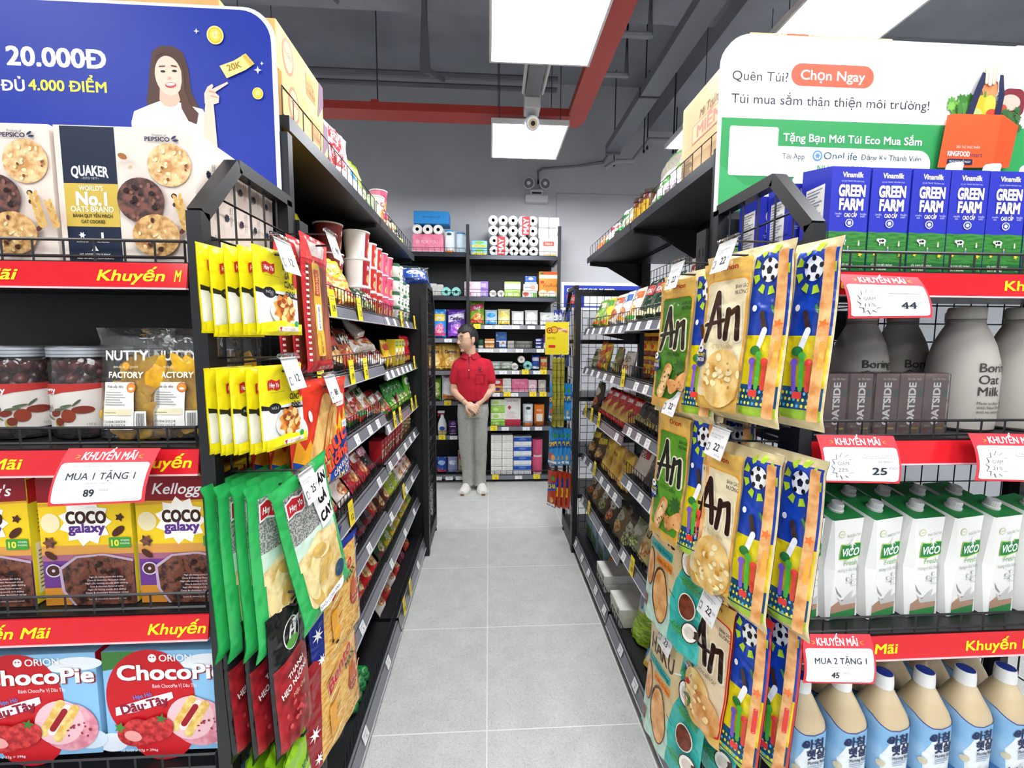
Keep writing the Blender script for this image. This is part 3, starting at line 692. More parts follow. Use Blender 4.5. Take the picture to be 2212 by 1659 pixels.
def gift(t, price, dong, small):
    return lambda T: [T(small, .38, .7, .025, '#555a66', .42), T(t, .5, .53, .12, '#2b2f3d', .72, bold=.01), T('(SẢN PHẨM CÙNG LOẠI)', .5, .4, .028, '#555a66', .3), T(price, .42, .23, .13, '#23262f', .11, bold=.03), T(dong, .57, .28, .05, '#8a8e9a', .1), T('ĐVT: GÓI', .86, .09, .035, '#555a66', .15), T('20/04 - 30/04', .14, .075, .02, '#8a8e9a', .15)]
def cut(pct, save, old, price, small):
    return lambda T: [T(small, .4, .71, .025, '#555a66', .6), ('P', [(.25 + .155 * math.cos(a) * (1 if i % 2 == 0 else .72), .37 + .29 * math.sin(a) * (1 if i % 2 == 0 else .72)) for i, a in enumerate(np.linspace(0, 2 * math.pi, 25)[:-1])], '#2c3346'),
        ('P', [(.25 + .148 * math.cos(a) * (1 if i % 2 == 0 else .72), .37 + .275 * math.sin(a) * (1 if i % 2 == 0 else .72)) for i, a in enumerate(np.linspace(0, 2 * math.pi, 25)[:-1])], W),
        T('GIẢM', .25, .43, .075, '#2c3346', .14), T(pct, .25, .29, .075, '#2c3346', .13), ('R', .5, .56, .9, .64, '#dfe3ec'), ('R', .503, .566, .897, .634, W), T('Tiết kiệm: ' + save, .7, .6, .045, '#555a66', .36), T(old, .78, .48, .05, '#8a8e9a', .2), ('R', .68, .478, .88, .484, '#8a8e9a'),
        T(price, .7, .28, .15, '#23262f', .19, bold=.03), T('900đ', .88, .35, .06, '#8a8e9a', .14), T('ĐVT: LỐC', .86, .09, .025, '#555a66', .12), T('20/04 - 30/04', .2, .075, .02, '#8a8e9a', .22)]
promo_card((-.731, .782, 1.307), (-.578, .782, 1.306), (-.575, .735, 1.226), (-.728, .735, 1.221), gift('MUA 1 TẶNG 1', '89', '000đ', 'NUTTY - XOÀI SẤY DẺO GÓI 180G'), 'promotion card reading MUA 1 TẶNG 1 above the cereal boxes')
promo_card((.638, .77, 1.624), (.794, .77, 1.620), (.792, .735, 1.544), (.634, .735, 1.541), cut('11%', '5.000đ', '49.900đ', '44', 'VINAMILK - SỮA TƯƠI TIỆT TRÙNG GREEN FARM 1L'), 'promotion card with price 44 below the blue and green milk cartons')
promo_card((.618, .77, 1.324), (.773, .77, 1.321), (.758, .735, 1.239), (.606, .735, 1.244), cut('22%', '7.000đ', '32.900đ', '25', 'OATSIDE - SỮA YẾN MẠCH VỊ SOCOLA LỐC 3X200ML'), 'promotion card with price 25 below the small brown drink cartons')
promo_card((.925, .77, 1.325), (1.088, .77, 1.322), (1.06, .735, 1.237), (.906, .735, 1.243), cut('21%', '25.000đ', '119.900đ', '94', 'BORING OAT MILK - SỮA YẾN MẠCH'), 'promotion card with 21 percent off below the grey milk bottles')
promo_card((.612, .77, .924), (.76, .77, .918), (.742, .735, .842), (.598, .735, .851), gift('MUA 2 TẶNG 1', '45', '000đ', 'VICO FRESH - NƯỚC DỪA XIÊM HỘP 1L'), 'promotion card reading MUA 2 TẶNG 1 above the rice drink bottles')

# ================================================================== goods on the end racks
def boxtpl(name, cat, w, h, d, mat, front=(), side=(), sides=(1,), top=(), bev=.0012, parts=()):
    b = B(); b.box(-w / 2, -d / 2, 0, w / 2, d / 2, h, mat, bev)
    p = B()
    if front: art(p, list(front), flat_front(-d / 2))
    if side:
        for s in sides: art(p, list(side), flat_side(w / 2 * s, s))
    if top: art(p, list(top), lambda X, Y, o: np.stack([X, Y, np.full_like(X, h) + o], 1))
    pr = [('front_print', p.mesh('front_print'))] if p.n else []
    return Tpl(name, cat, b.mesh(name), pr + list(parts))
COOK = MOT('#c98b4a', '#f0cf97', 75, 'card', 3, .38, .6); CHOC = MOT('#3a1f1c', '#7a4a3e', 80, 'card', 3, .4, .62); COOK2 = MOT('#a9702f', '#e3b877', 75, 'card', 3, .38, .6)
def bits(cx, cy, r, n, col, seed, s=.0035):
    rd = random.Random(seed); o = []
    for _ in range(n):
        a, q = rd.random() * 6.28, math.sqrt(rd.random()) * r * .85
        o.append(('E', cx + q * math.cos(a), cy + q * math.sin(a), s * rd.uniform(.6, 1.2), s * rd.uniform(.5, .9), col, rd.random() * 3))
    return o
def ear(x, y, s, rot):
    o = []
    for i in range(7):
        for k in (-1, 1):
            dx, dy = k * .004 * s, i * .0085 * s
            o.append(('E', x + dx * math.cos(rot) - dy * math.sin(rot), y + dx * math.sin(rot) + dy * math.cos(rot), .0028 * s, .0065 * s, '#dcae5a' if (i + k) % 3 else '#c99540', rot - k * .45))
    return o
q = [('R', -.105, .136, -.015, .232, '#14213a'), ('R', -.105, .062, -.015, .136, '#d3b44d'), ('R', -.105, 0, -.015, .062, '#14213a'),
     ('T', 'QUAKER', -.06, .158, .017, W, {'bold': .045, 'w': .062, 'arc': 3.2}), ('T', '~ESTD 1877~', -.06, .145, .004, '#b9c0cf', {'w': .03}),
     ("T", "WORLD'S", -.06, .128, .0085, '#fff8dc', {'w': .04, 'bold': .03}), ('T', 'No.1', -.06, .11, .022, W, {'w': .052, 'bold': .06}), ('T', 'OATS BRAND', -.06, .092, .0095, '#fff8dc', {'w': .072, 'bold': .03}),
     ('T', 'BÁNH QUY YẾN MẠCH', -.06, .0805, .0055, '#2a2318', {'w': .066, 'bold': .03}), ('T', 'OAT COOKIES', -.06, .0705, .0055, '#2a2318', {'w': .04, 'bold': .03}),
     ('P', star(-.08, .047, .006, .003, 6), W), ('R', -.048, .042, -.044, .052, W), ('T', 'SOURCE OF', -.08, .036, .0035, W, {'w': .02}), ('T', 'NO ADDED', -.045, .036, .0035, W, {'w': .02}), ('P', [(-.066, .02), (-.06, .03), (-.054, .02)], W), ('T', 'NO ADDED COLOURING', -.06, .013, .004, W, {'w': .052, 'bold': .02}), ('T', 'AND ARTIFICIAL FLAVOURING', -.06, .007, .0035, W, {'w': .062, 'bold': .02}),
     ('T', 'Product of', .062, .2205, .0045, '#55597a', {'w': .024}), ('T', 'PEPSICO', .058, .2135, .0072, '#2a2f55', {'w': .042, 'bold': .04}), ('E', .086, .217, .005, .002, '#2a2f55', .6), ('E', .089, .212, .005, .002, '#2a2f55', .1),
     ('P', ell(.076, .17, .037, .037, 26), COOK)] + bits(.076, .17, .037, 16, '#f5dfb4', 1) + bits(.076, .17, .036, 4, '#8a4a22', 2) + [
     ('P', ell(.026, .108, .04, .039, 26), CHOC)] + bits(.026, .108, .038, 12, '#8d5e50', 3) + bits(.026, .108, .034, 7, '#241310', 4, .005) + [
     ('P', ell(.05, .047, .04, .037, 26), COOK2)] + bits(.05, .047, .038, 14, '#f2d7a4', 5) + bits(.05, .047, .034, 6, '#4a2518', 6, .0045) + [('E', .004, .18, .008, .005, '#a5683a', -.4), ('E', .016, .162, .004, .003, '#c9b08a', .5), ('E', .086, .115, .005, .0045, '#3a211a'), ('E', .087, .1, .004, .004, '#3a211a'), ('E', .097, .055, .006, .004, '#5a2a24', .8)] + ear(.103, .062, 1.0, .2) + ear(-.111, .06, .8, .25)
sd = []
for i, y in enumerate((-.1, -.05, 0, .05, .1)):
    for z in (.02, .085, .15):
        sd += [('P', star(y, z + .02, .0085, .006, 8), '#1c2036'), ('T', 'KHÔNG THÊM', y - .0 + .012, z + .025, .0038, '#33363f', {'rot': 1.57, 'w': .036}), ('T', 'CHẤT BẢO QUẢN', y + .018, z + .025, .0038, '#33363f', {'rot': 1.57, 'w': .04})]
CREAM = M('#ecdcd0', 'card')
qk = boxtpl('oat_cookie_box', 'biscuit box', .232, .234, .28, CREAM, q, sd)
for x, l in ((-.64, 'cream oat cookie box beside the wire side frame, on the top shelf'), (-.879, 'cream oat cookie box on the top shelf, second from the aisle'), (-1.118, 'cream oat cookie box on the top shelf, third from the aisle')):
    inst(qk, l, (x, .97, 1.632), 0, 'oat cookie boxes')

# jars of dates
b = B(); b.lathe([(.0, .002), (.05, .002), (.0545, .008), (.0545, .148), (.049, .158), (.049, .166)], CLEAR('#ffffff', .03), 32)
fill = B(); rd = random.Random(5)
dm = [MOT('#2a0f0e', '#5d2420', 60, 'film', 2), MOT('#38120f', '#6f2c24', 60, 'film', 2)]
for i in range(150):
    z = .012 + .135 * rd.random(); a = rd.random() * 6.28; rr = .040 * math.sqrt(.55 + .45 * rd.random())
    bm = bmesh.new(); bmesh.ops.create_icosphere(bm, subdivisions=2, radius=1)
    R = Matrix.Rotation(rd.random() * 3, 3, 'X') @ Matrix.Rotation(rd.random() * 3, 3, 'Z')
    for w in bm.verts: w.co = R @ Vector((w.co.x * .0115, w.co.y * .0115, w.co.z * .019)) * .92 + Vector((rr * math.cos(a), rr * math.sin(a), z))
    for w in bm.verts:
        k = math.hypot(w.co.x, w.co.y)
        if k > .0515: w.co.x *= .0515 / k; w.co.y *= .0515 / k
        w.co.z = max(.006, min(.152, w.co.z))
    fill.bm(bm, dm[i % 2], True)
lb = B()
def cylwrap(b, r, z0, z1, mat, a0=-1.6, a1=1.6, n=28):
    v = [((r) * math.sin(a0 + (a1 - a0) * i / n), -r * math.cos(a0 + (a1 - a0) * i / n), z) for z in (z0, z1) for i in range(n + 1)]
    b.add(v, [(i, i + 1, i + n + 2, i + n + 1) for i in range(n)], mat, True)
cylwrap(lb, .0552, .022, .108, M('#ded6cf', 'card'))
cylwrap(lb, .0553, .022, .108, M('#d9a48e', 'card'), 1.05, 1.75, 8)
mp = round_front(.0556)
art(lb, [('P', [(-.058, .108), (.058, .108), (.058, .098), (.03, .095), (.0, .092), (-.02, .087), (-.04, .087), (-.058, .092)], '#b9322d'), ('T', 'nutty', -.028, .0965, .0105, W, {'w': .032, 'bold': .04}), ('P', ell(-.03, .0905, .012, .003, 12), W), ('P', ell(-.03, .0915, .0125, .003, 12), '#b9322d'),
    ('T', 'Táo đỏ', -.038, .06, .013, '#2f2a28', {'shear': .25, 'w': .036}), ('E', .008, .047, .0115, .0125, '#8d3a22'), ('E', .03, .058, .0165, .0075, '#7e3020'), ('E', -.014, .052, .0095, .006, '#7a3322', .3), ('E', -.008, .033, .008, .010, '#a9a55a'), ('E', -.006, .036, .007, .008, '#7a3322'), ('E', .022, .072, .009, .002, '#4d5a3c', .8), ('E', .006, .066, .01, .0025, '#59664a', .2), ('E', -.004, .06, .011, .0025, '#59664a', .1), ('E', -.024, .044, .009, .002, '#6b7a55', 2.6), ('T', '150 g', .04, .03, .004, '#8a8a8a')], mp, L=.006, off=.0004, step=.0002)
lid = B().lathe([(.053, .158), (.0555, .159), (.0555, .176), (.053, .179), (.0, .179)], M('#c9cdd2', 'metal'), 36).lathe([(.0558, .163), (.0558, .165)], M('#8e9297', 'metal'), 36).lathe([(.0558, .170), (.0558, .172)], M('#8e9297', 'metal'), 36)
jar = Tpl('date_jar', 'jar', b.mesh('date_jar'), [('dried_date_filling', fill.mesh('dried_date_filling')), ('wrap_label_print', lb.mesh('wrap_label_print')), ('lid', lid.mesh('lid'), (), 'silver screw lid')])
for i, (x, y, rz) in enumerate(((-.807, .915, .0), (-.925, .915, .5), (-1.042, .92, .1), (-1.159, .92, .2), (-.815, 1.035, .3), (-.935, 1.035, .1))):
    inst(jar, 'clear jar of dried dates with a white label, ' + ['front row beside the mango bags', 'front row, second from the mango bags', 'front row, third from the mango bags', 'front row, fourth from the mango bags', 'back row behind the first jar', 'back row behind the second jar'][i], (x, y, 1.302), rz, 'jars of dried dates')
# clear bags of dried mango
def mango_bag(seed):
    b = B(); fn = pillow(b, .15, .215, .05, CLEAR('#ffffff', .04, .06), seed, 12, 16, flat_bottom=True)
    m = B(); rd = random.Random(seed + 7); mm = MOT('#cf8f08', '#f7c321', 35, 'film', 3, .35, .65)
    for i in range(24):
        bm = bmesh.new(); bmesh.ops.create_icosphere(bm, subdivisions=3, radius=1)
        R = Matrix.Rotation(rd.uniform(-.5, .5), 3, 'Y') @ Matrix.Rotation(rd.uniform(-.3, .3), 3, 'X')
        c = Vector((rd.uniform(-.042, .042), rd.uniform(-.012, .014), rd.uniform(.03, .125))); ph = rd.random() * 6
        for w in bm.verts:
            k = 1 + .3 * math.sin(5 * w.co.x + ph) * math.cos(4 * w.co.z + ph)
            w.co = R @ Vector((w.co.x * .028 * k, w.co.y * .006, w.co.z * .042 * k)) + c
        m.bm(bm, mm, True)
    p = B()
    art(p, [('T', 'NUTTY', -.006, .055, .018, '#f4f4f0', {'bold': .04, 'w': .088}), ('T', 'FACTORY', -.006, .018, .011, '#f4f0dc', {'bold': .05, 'w': .07}), ('E', -.006, .035, .007, .007, '#e8a53a'), ('T', 'SINCE    2009', -.006, .033, .004, '#f2e3b0', {'w': .05})], fn, L=.012, off=.0014)
    lab = B()
    art(lab, [('P', rrect(-.05, -.085, .014, .004, .003), '#f6f4ee'), ('T', 'Xoài sấy dẻo', -.026, -.004, .0052, '#3a3a3a', {'w': .036, 'bold': .02}), ('E', .008, -.006, .0095, .0095, '#c86a2a'), ('E', .008, -.006, .008, .008, '#e8913f'), ('P', ell(.008, -.008, .005, .0022, 12), W)] + [('R', -.046, -.016 - i * .0046, -.012 + (i % 3) * .005, -.0142 - i * .0046, '#a9a9a4') for i in range(6)] + [('R', -.046, -.058, .01, -.046, '#efe6c4'), ('R', -.046, -.054, -.02, -.0525, '#8a9a5a'), ('T', '15/04/2024', -.024, -.07, .0045, '#4a4a4a', {'w': .042}), ('T', '15/10/2024', -.024, -.077, .0045, '#4a4a4a', {'w': .042})] +
        [('P', rrect(.017, -.083, .039, -.05, .001), '#f2f2ee')] + [('R', .021 + i * .0016, -.08, .0219 + i * .0016 - (i % 3) * .0002, -.054, '#222') for i in range(10)], fn, L=.012, off=.0022)
    return Tpl('dried_mango_bag', 'snack bag', b.mesh('dried_mango_bag'), [('mango_filling', m.mesh('mango_filling'), (), 'yellow dried mango slices'), ('brand_print', p.mesh('brand_print')), ('white_label_print', lab.mesh('white_label_print'))])
mb = [mango_bag(1), mango_bag(4)]
for i, (x, y, rz, l) in enumerate(((-.685, .88, -.03, 'clear bag of yellow dried mango between the jars and another mango bag'), (-.598, .885, .02, 'clear bag of dried mango beside the front post of the wire side frame'), (-.68, .955, .03, 'clear bag of dried mango behind the two front mango bags, nearer the jars'), (-.598, .955, -.02, 'clear bag of dried mango behind the front one beside the post'), (-.598, 1.03, .02, 'clear bag of dried mango deepest on its shelf, behind the wire mesh'))):
    inst(mb[i % 2], l, (x, y, 1.302), rz, 'dried mango bags')
# cereal boxes
BROWN = '#4a2417'; CER = MOT('#2f150f', '#7a4632', 90, 'card', 3, .4, .6)
c = [('R', -.082, 0, .082, .25, '#6b3a86'), ('R', -.082, .11, .082, .21, '#f2cb1f'), ('R', -.082, .098, .082, .118, '#d99a4a'), ('R', -.082, .088, .082, .1, '#a5647a'), ('R', -.082, .203, .082, .25, '#8d1420'), ('P', [(-.082, .20), (.082, .207), (.082, .203), (-.082, .194)], '#e0a52a'),
     ('R', -.082, 0, -.035, .035, '#d08a2c'), ('E', -.062, .163, .017, .019, '#efe0b4'),
     ('T', "Kellogg's", .004, .227, .021, W, {'shear': .3, 'w': .108, 'bold': .02}),
     ('P', star(.0, .164, .048, .037, 11), '#fffdf2'), ('T', 'COCO', .002, .173, .0225, '#3a1a12', {'bold': .085, 'w': .072}), ('T', 'galaxy', .002, .153, .018, '#5a2f86', {'bold': .06, 'w': .066}), 
     ('P', star(.062, .172, .009, .005, 5), BROWN), ('E', .058, .145, .014, .007, BROWN, .7), ('P', rrect(.04, .112, .079, .133, .002), '#3f9a35'), ('T', '10', .051, .122, .0115, '#f6e04a', {'bold': .05}), ('T', 'VITAMIN', .069, .127, .0035, W, {'w': .016}), ('T', 'KHOÁNG', .069, .121, .0035, W, {'w': .016}),
     ('P', star(-.065, .125, .013, .008, 6), CER), ('E', -.065, .1, .012, .006, BROWN, -.7), ('E', -.062, .07, .014, .013, '#cfc4da'), ('E', -.062, .07, .0115, .0105, BROWN), ('E', -.062, .07, .003, .003, '#cfc4da'),
     ('P', [(-.052, .075), (-.02, .098), (.03, .102), (.082, .09), (.082, .0), (-.03, .0), (-.05, .03)], '#b9a3b9'), ('P', [(-.047, .072), (-.018, .094), (.03, .098), (.082, .085), (.082, .0), (-.025, .0), (-.044, .03)], CER)] + bits(.02, .055, .045, 22, '#6d3b2a', 8, .007) + bits(.03, .05, .045, 14, '#28110c', 9, .006) + [('T', 'Coco & chocolate flavoured cereal' if i % 2 else 'Ngũ cốc hương socola dinh dưỡng', .035, .058 - i * .0062, .003, '#f3e4ec', {'w': .06 + (i % 3) * .008}) for i in range(8)]
cs = [('R', -.034, .01, .034, .24, '#f0dc2e'), ('R', -.034, .2, .034, .246, '#c21f2a'), ('R', -.028, .02, .028, .12, '#f6f0d8')] + [('R', -.025, .03 + i * .008, .02 - (i % 3) * .006, .0325 + i * .008, '#77705a') for i in range(10)] + [('R', -.022, .14 + i * .008, .022 - (i % 2) * .008, .1425 + i * .008, '#a5411f') for i in range(6)]
cr = boxtpl('cereal_box', 'cereal box', .164, .252, .07, M('#efd92b', 'card'), c, cs)
for i, (x, y, rz, l) in enumerate(((-.59, .872, -.01, 'chocolate cereal box beside the front post of the wire side frame'), (-.764, .872, .012, 'chocolate cereal box below the card reading MUA 1 TẶNG 1'), (-.948, .872, .012, 'chocolate cereal box third from the aisle'), (-1.13, .872, .0, 'chocolate cereal box fourth from the aisle'), (-.59, .948, 0, 'cereal box behind the one beside the front post'), (-.59, 1.024, .005, 'deepest cereal box behind the wire mesh'), (-.775, .95, 0, 'cereal box behind the one below the promotion card'), (-.955, .95, 0, 'cereal box behind the third one from the aisle'))):
    inst(cr, l, (x, y, .986), rz, 'chocolate cereal boxes')
# strawberry pie boxes
PINK = MOT('#d97f92', '#f0aebb', 40, 'card', 2); CAKE = MOT('#e0b04a', '#f6dc8c', 60, 'card', 3); STR = MOT('#a5121c', '#dd3a3a', 90, 'card', 2)
c = [('R', -.118, 0, .118, .212, '#8ec3ea'), ('E', .085, .19, .045, .014, '#f2f7fc'), ('E', .06, .183, .03, .01, '#f2f7fc'), ('E', -.11, .02, .03, .02, '#e8f1fa'), ('E', .1, .03, .03, .02, '#d9e9f7'),
     ('P', [(-.118, .212), (-.035, .212), (-.06, .195), (-.1, .175), (-.118, .172)], '#3f7d3a'), ('P', ell(-.03, .115, .085, .1, 40), '#c9131f'), ('P', ell(-.012, .02, .055, .04, 24), '#d3202a'),
     ('E', -.022, .197, .008, .0085, W), ('T', 'ORION', .022, .197, .014, W, {'w': .062, 'bold': .02}), ('E', -.025, .199, .0015, .0015, '#c9131f'), ('E', -.019, .199, .0015, .0015, '#c9131f'),
     ('T', 'ChocoPie', .0135, .1665, .0305, '#8d0d18', {'bold': .07, 'w': .208}), ('T', 'ChocoPie', .012, .168, .0305, W, {'bold': .05, 'w': .205}),
     ('T', 'Bánh ChocoPie Vị Dâu Tây', .018, .139, .0075, '#fbe9ea', {'w': .085}),
     ('P', [(-.098, .095), (-.02, .118), (.012, .126), (.014, .113), (-.01, .1), (-.06, .085), (-.098, .078)], '#f7f3fa'), ('T', 'Hẹn Hò', -.045, .119, .009, '#6a7fd0', {'w': .036, 'rot': .22, 'bold': .03}), ('T', 'Dâu·Tây', -.042, .1, .018, '#8d1733', {'w': .094, 'rot': .22, 'bold': .06}),
     ('P', ell(.062, .06, .054, .05, 36, -.4), PINK), ('P', ell(.045, .07, .045, .047, 30, -.5), '#f2c4cb'),
     ('P', rrect(-.046, -.0085, .046, .0085, .008), '#0')][:-1]
def band(x0, y0, x1, y1, w): 
    a = math.atan2(y1 - y0, x1 - x0); nx, ny = -math.sin(a) * w / 2, math.cos(a) * w / 2
    e = [(x1 + w / 2 * math.cos(a + t), y1 + w / 2 * math.sin(a + t)) for t in np.linspace(-1.57, 1.57, 7)] + [(x0 + w / 2 * math.cos(a + math.pi + t), y0 + w / 2 * math.sin(a + math.pi + t)) for t in np.linspace(-1.57, 1.57, 7)]
    return e
c += [('P', band(.014, .05, .05, .11, .017), CAKE), ('P', band(.03, .052, .062, .1, .016), '#fbe8e4'), ('P', band(.032, .058, .056, .094, .012), '#9c1420'), ('P', band(.04, .038, .075, .098, .017), CAKE)] + bits(.08, .05, .03, 12, '#a5303c', 12, .003) + [
     ('P', ell(-.052, .045, .032, .026, 26, -.5), STR), ('P', ell(-.066, .038, .03, .024, 26, -.2), STR), ('P', ell(-.066, .036, .017, .011, 20, -.3), '#f0a6a0'), ('P', star(-.09, .055, .012, .006, 5), '#4d8a3c'), ('P', ell(-.02, .05, .034, .026, 26, .3), STR), ('P', star(-.01, .072, .012, .005, 5), '#3c7a35'), ('T', '12 GÓI x 33g = 396g', -.055, .006, .005, '#f2f7fc', {'w': .07})]
pie = boxtpl('pie_box', 'biscuit box', .236, .212, .1, M('#8ec3ea', 'card'), c, [('R', -.05, .18, .05, .212, '#c9131f'), ('E', 0, .09, .03, .04, '#b7d9f2')])
for i, (x, y, rz, l) in enumerate(((-.637, .885, -.02, 'strawberry pie box beside the front post of the wire side frame'), (-.886, .885, .012, 'strawberry pie box second from the aisle'), (-1.13, .885, 0, 'strawberry pie box third from the aisle'), (-.637, .995, 0, 'strawberry pie box behind the one beside the front post'))):
    inst(pie, l, (x, y, .675), rz, 'strawberry pie boxes')
for i, x in enumerate((-.637, -.886)): inst(pie, 'pie box on the lowest visible shelf, %s from the aisle' % ORD[i], (x, .885, .355), 0, 'pie boxes on the lowest shelf')

# ---- right end rack: milk cartons
def carton(name, w, h, d, body, slope, cap, front, side=(), top_mat=None, cham=0.0):
    """drink carton whose roof rises from the front edge to the back; chamfered corners when cham > 0"""
    b = B(); hw, hd = w / 2, d / 2
    if not cham:
        v = [(-hw, -hd, 0), (hw, -hd, 0), (hw, hd, 0), (-hw, hd, 0), (-hw, -hd, h), (hw, -hd, h), (hw, hd, h + slope), (-hw, hd, h + slope)]
        b.add(v, [(3, 2, 1, 0), (0, 1, 5, 4), (1, 2, 6, 5), (2, 3, 7, 6), (3, 0, 4, 7)], body); b.add(v, [(4, 5, 6, 7)], top_mat or body)
    else:
        def ring(z, c): return [(-hw + c, -hd, z), (hw - c, -hd, z), (hw, -hd + c, z), (hw, hd - c, z), (hw - c, hd, z), (-hw + c, hd, z), (-hw, hd - c, z), (-hw, -hd + c, z)]
        r = ring(0, .003) + ring(h * .5, cham) + [(x, y, h + slope * (y + hd) / d) for x, y, z in ring(h, .003)]
        b.add(r, [list(range(7, -1, -1))] + [(k * 8 + i, k * 8 + (i + 1) % 8, k * 8 + 8 + (i + 1) % 8, k * 8 + 8 + i) for k in (0, 1) for i in range(8)], body)
        b.add(r, [list(range(16, 24))], top_mat or body)
    zt = h + slope * .5
    cp = B().lathe([(.0155, 0), (.0155, .004), (.0125, .005), (.0125, .016), (.011, .0185), (0, .0185)], cap, 20)
    for i in range(20):
        a = i * math.pi / 10; cp.box(.0122 * math.cos(a) - .0006, .0122 * math.sin(a) - .0006, .006, .0122 * math.cos(a) + .0006 + .0006, .0122 * math.sin(a) + .0006, .0155, cap)
    me = cp.mesh('screw_cap'); ang = math.atan2(slope, d)
    me.transform(Matrix.Translation((0, -d * .05, zt - slope * .05)) @ Matrix.Rotation(ang, 4, 'X'))
    p = B(); art(p, list(front), flat_front(-hd) if not cham else (lambda X, Y, o: np.stack([X, np.full_like(X, -hd) - o, Y], 1)))
    if side:
        for s in (-1, 1): art(p, list(side), flat_side(hw * s, s))
    return Tpl(name, 'drink carton', b.mesh(name), [('front_print', p.mesh('front_print')), ('screw_cap', me)])
GF = '#2b34b4'
def cow(x, y, s): return [('E', x, y, .0055 * s, .0032 * s, W), ('E', x - .0055 * s, y + .0012 * s, .0022 * s, .0018 * s, W), ('E', x + .001, y + .0005, .0022 * s, .0016 * s, '#1c1c1c'), ('E', x - .003 * s, y, .0012 * s, .0014 * s, '#1c1c1c'), ('R', x - .0038 * s, y - .006 * s, x - .0026 * s, y - .002 * s, W), ('R', x + .0028 * s, y - .006 * s, x + .004 * s, y - .002 * s, W)]
grass = MOT('#1d6a24', '#3a8f33', 60, 'card', 3, .35, .65, (1, 1, 6))
f = [('P', [(-.0394, 0), (.0394, 0), (.0394, .079), (.01, .081), (-.02, .0795), (-.0394, .081)], grass), ('R', -.0394, 0, .0394, .022, '#17692c'),
     ('T', 'Vinamilk', .003, .188, .0095, '#f2ead2', {'w': .043, 'bold': .05}), ('T', 'TỪ CÁC TRANG TRẠI SINH THÁI', .003, .176, .0026, '#cfd4ef', {'w': .046, 'arc': 1.5}),
     ('T', 'GREEN', .003, .158, .0205, '#f3ecd0', {'w': .055, 'bold': .09}), ('T', 'FARM', .003, .132, .0205, '#f3ecd0', {'w': .05, 'bold': .09}), ('T', 'CAO CẤP', .003, .1115, .0072, '#f3ecd0', {'w': .026, 'bold': .05}), ('T', 'CHUẨN', -.023, .1135, .003, '#dfe2f4', {'w': .013}), ('T', 'AAA', -.023, .109, .003, '#dfe2f4', {'w': .007}), ('T', 'THUẦN', .028, .1135, .003, '#dfe2f4', {'w': .013}), ('T', 'KHIẾT', .028, .109, .003, '#dfe2f4', {'w': .01}),
     ('P', ell(.001, .0965, .0085, .0078, 20), '#cfd6f4'), ('P', ell(.001, .0965, .0065, .006, 20), GF), ('P', star(.001, .0965, .0045, .003, 6), '#e9ecfa'), ('T', '1 L', .001, .089, .0028, '#dfe2f4', {}),
     ('T', 'SỮA TƯƠI TIỆT TRÙNG', -.009, .0155, .0046, '#e4f0d8', {'w': .044, 'bold': .04}), ('T', 'RẤT ÍT ĐƯỜNG', -.014, .009, .0046, '#e4f0d8', {'w': .03, 'bold': .04}), ('T', '1 L', .032, .009, .0034, '#e4f0d8', {})] + cow(-.012, .063, 1.5) + [('E', .022, .061, .0015, .002, '#e0b79a'), ('R', .0205, .053, .0235, .059, '#e8e3da'), ('E', .0, .05, .0015, .002, '#e0b79a'), ('R', -.0015, .042, .0015, .048, '#6d8fd0'), ('P', star(.026, .036, .0055, .0025, 5), '#e8c43a'), ('P', star(-.027, .037, .004, .002, 5), '#e8c43a')]
side = [('R', -.0394, 0, .0394, .08, grass), ('R', -.026, .05, .024, .176, '#f0eee6')] + [('R', -.023, .168 - i * .006, .018 - (i % 4) * .006, .1705 - i * .006, '#8a8fa8') for i in range(18)]
gf = carton('milk_carton', .0788, .203, .08, M(GF, 'card'), .018, M('#f2f3f2', 'card'), f, side)
rowl = ['nearest the wire side frame', 'second from the wire side frame', 'third from the wire side frame', 'fourth from the wire side frame', 'fifth from the wire side frame', 'sixth from the wire side frame', 'seventh from the wire side frame', 'eighth from the wire side frame']
for i, x in enumerate((.703, .787, .869, .951, 1.033, 1.115, 1.197)):
    inst(gf, 'blue and green milk carton in the front row, ' + rowl[i], (x, .872, 1.634), random.Random(i).uniform(-.02, .015), 'blue and green milk cartons')
for i, (x, y, rz) in enumerate(((.69, .966, -.04), (.675, 1.054, .02), (.775, .965, .04), (.86, .965, 0), (.94, .965, .03), (1.02, .965, 0))):
    inst(gf, 'blue and green milk carton behind the front row, ' + ['second back beside the wire mesh', 'deepest beside the wire mesh', 'second along', 'third along', 'fourth along', 'fifth along'][i], (x, y, 1.634), rz, 'blue and green milk cartons')
# small brown oat drink packs
OB = '#6a4a44'
f = [('T', 'OATSIDE', .001, .063, .0145, '#efe9e6', {'rot': 1.5708, 'bold': .06, 'w': .088}), ('T', 'Sữa Yến Mạch', .004, .114, .0042, '#d9c9c4', {'w': .028}), ('P', rrect(.012, .077, .023, .092, .003), '#3f4a45'), ('R', .003, .01, .02, .0135, '#cdbb35'), ('T', 'CHOCO', .011, .019, .0045, '#a5332c', {'w': .018}), ('T', '200 ml', -.014, .017, .003, '#c9b9b4', {}), ('E', -.018, .007, .006, .006, '#7d3330')]
oat = boxtpl('oat_drink_pack', 'drink carton', .049, .125, .038, MOT('#5d403b', '#6f4f49', 14, 'card'), f, [('E', .0, .03, .016, .03, '#7a2f2c'), ('E', .0, .055, .006, .006, '#c9a53a')], (-1, 1), [('E', .0, .004, .006, .004, '#8d7a74')])
film = CLEAR('#ffffff', .05, .05)
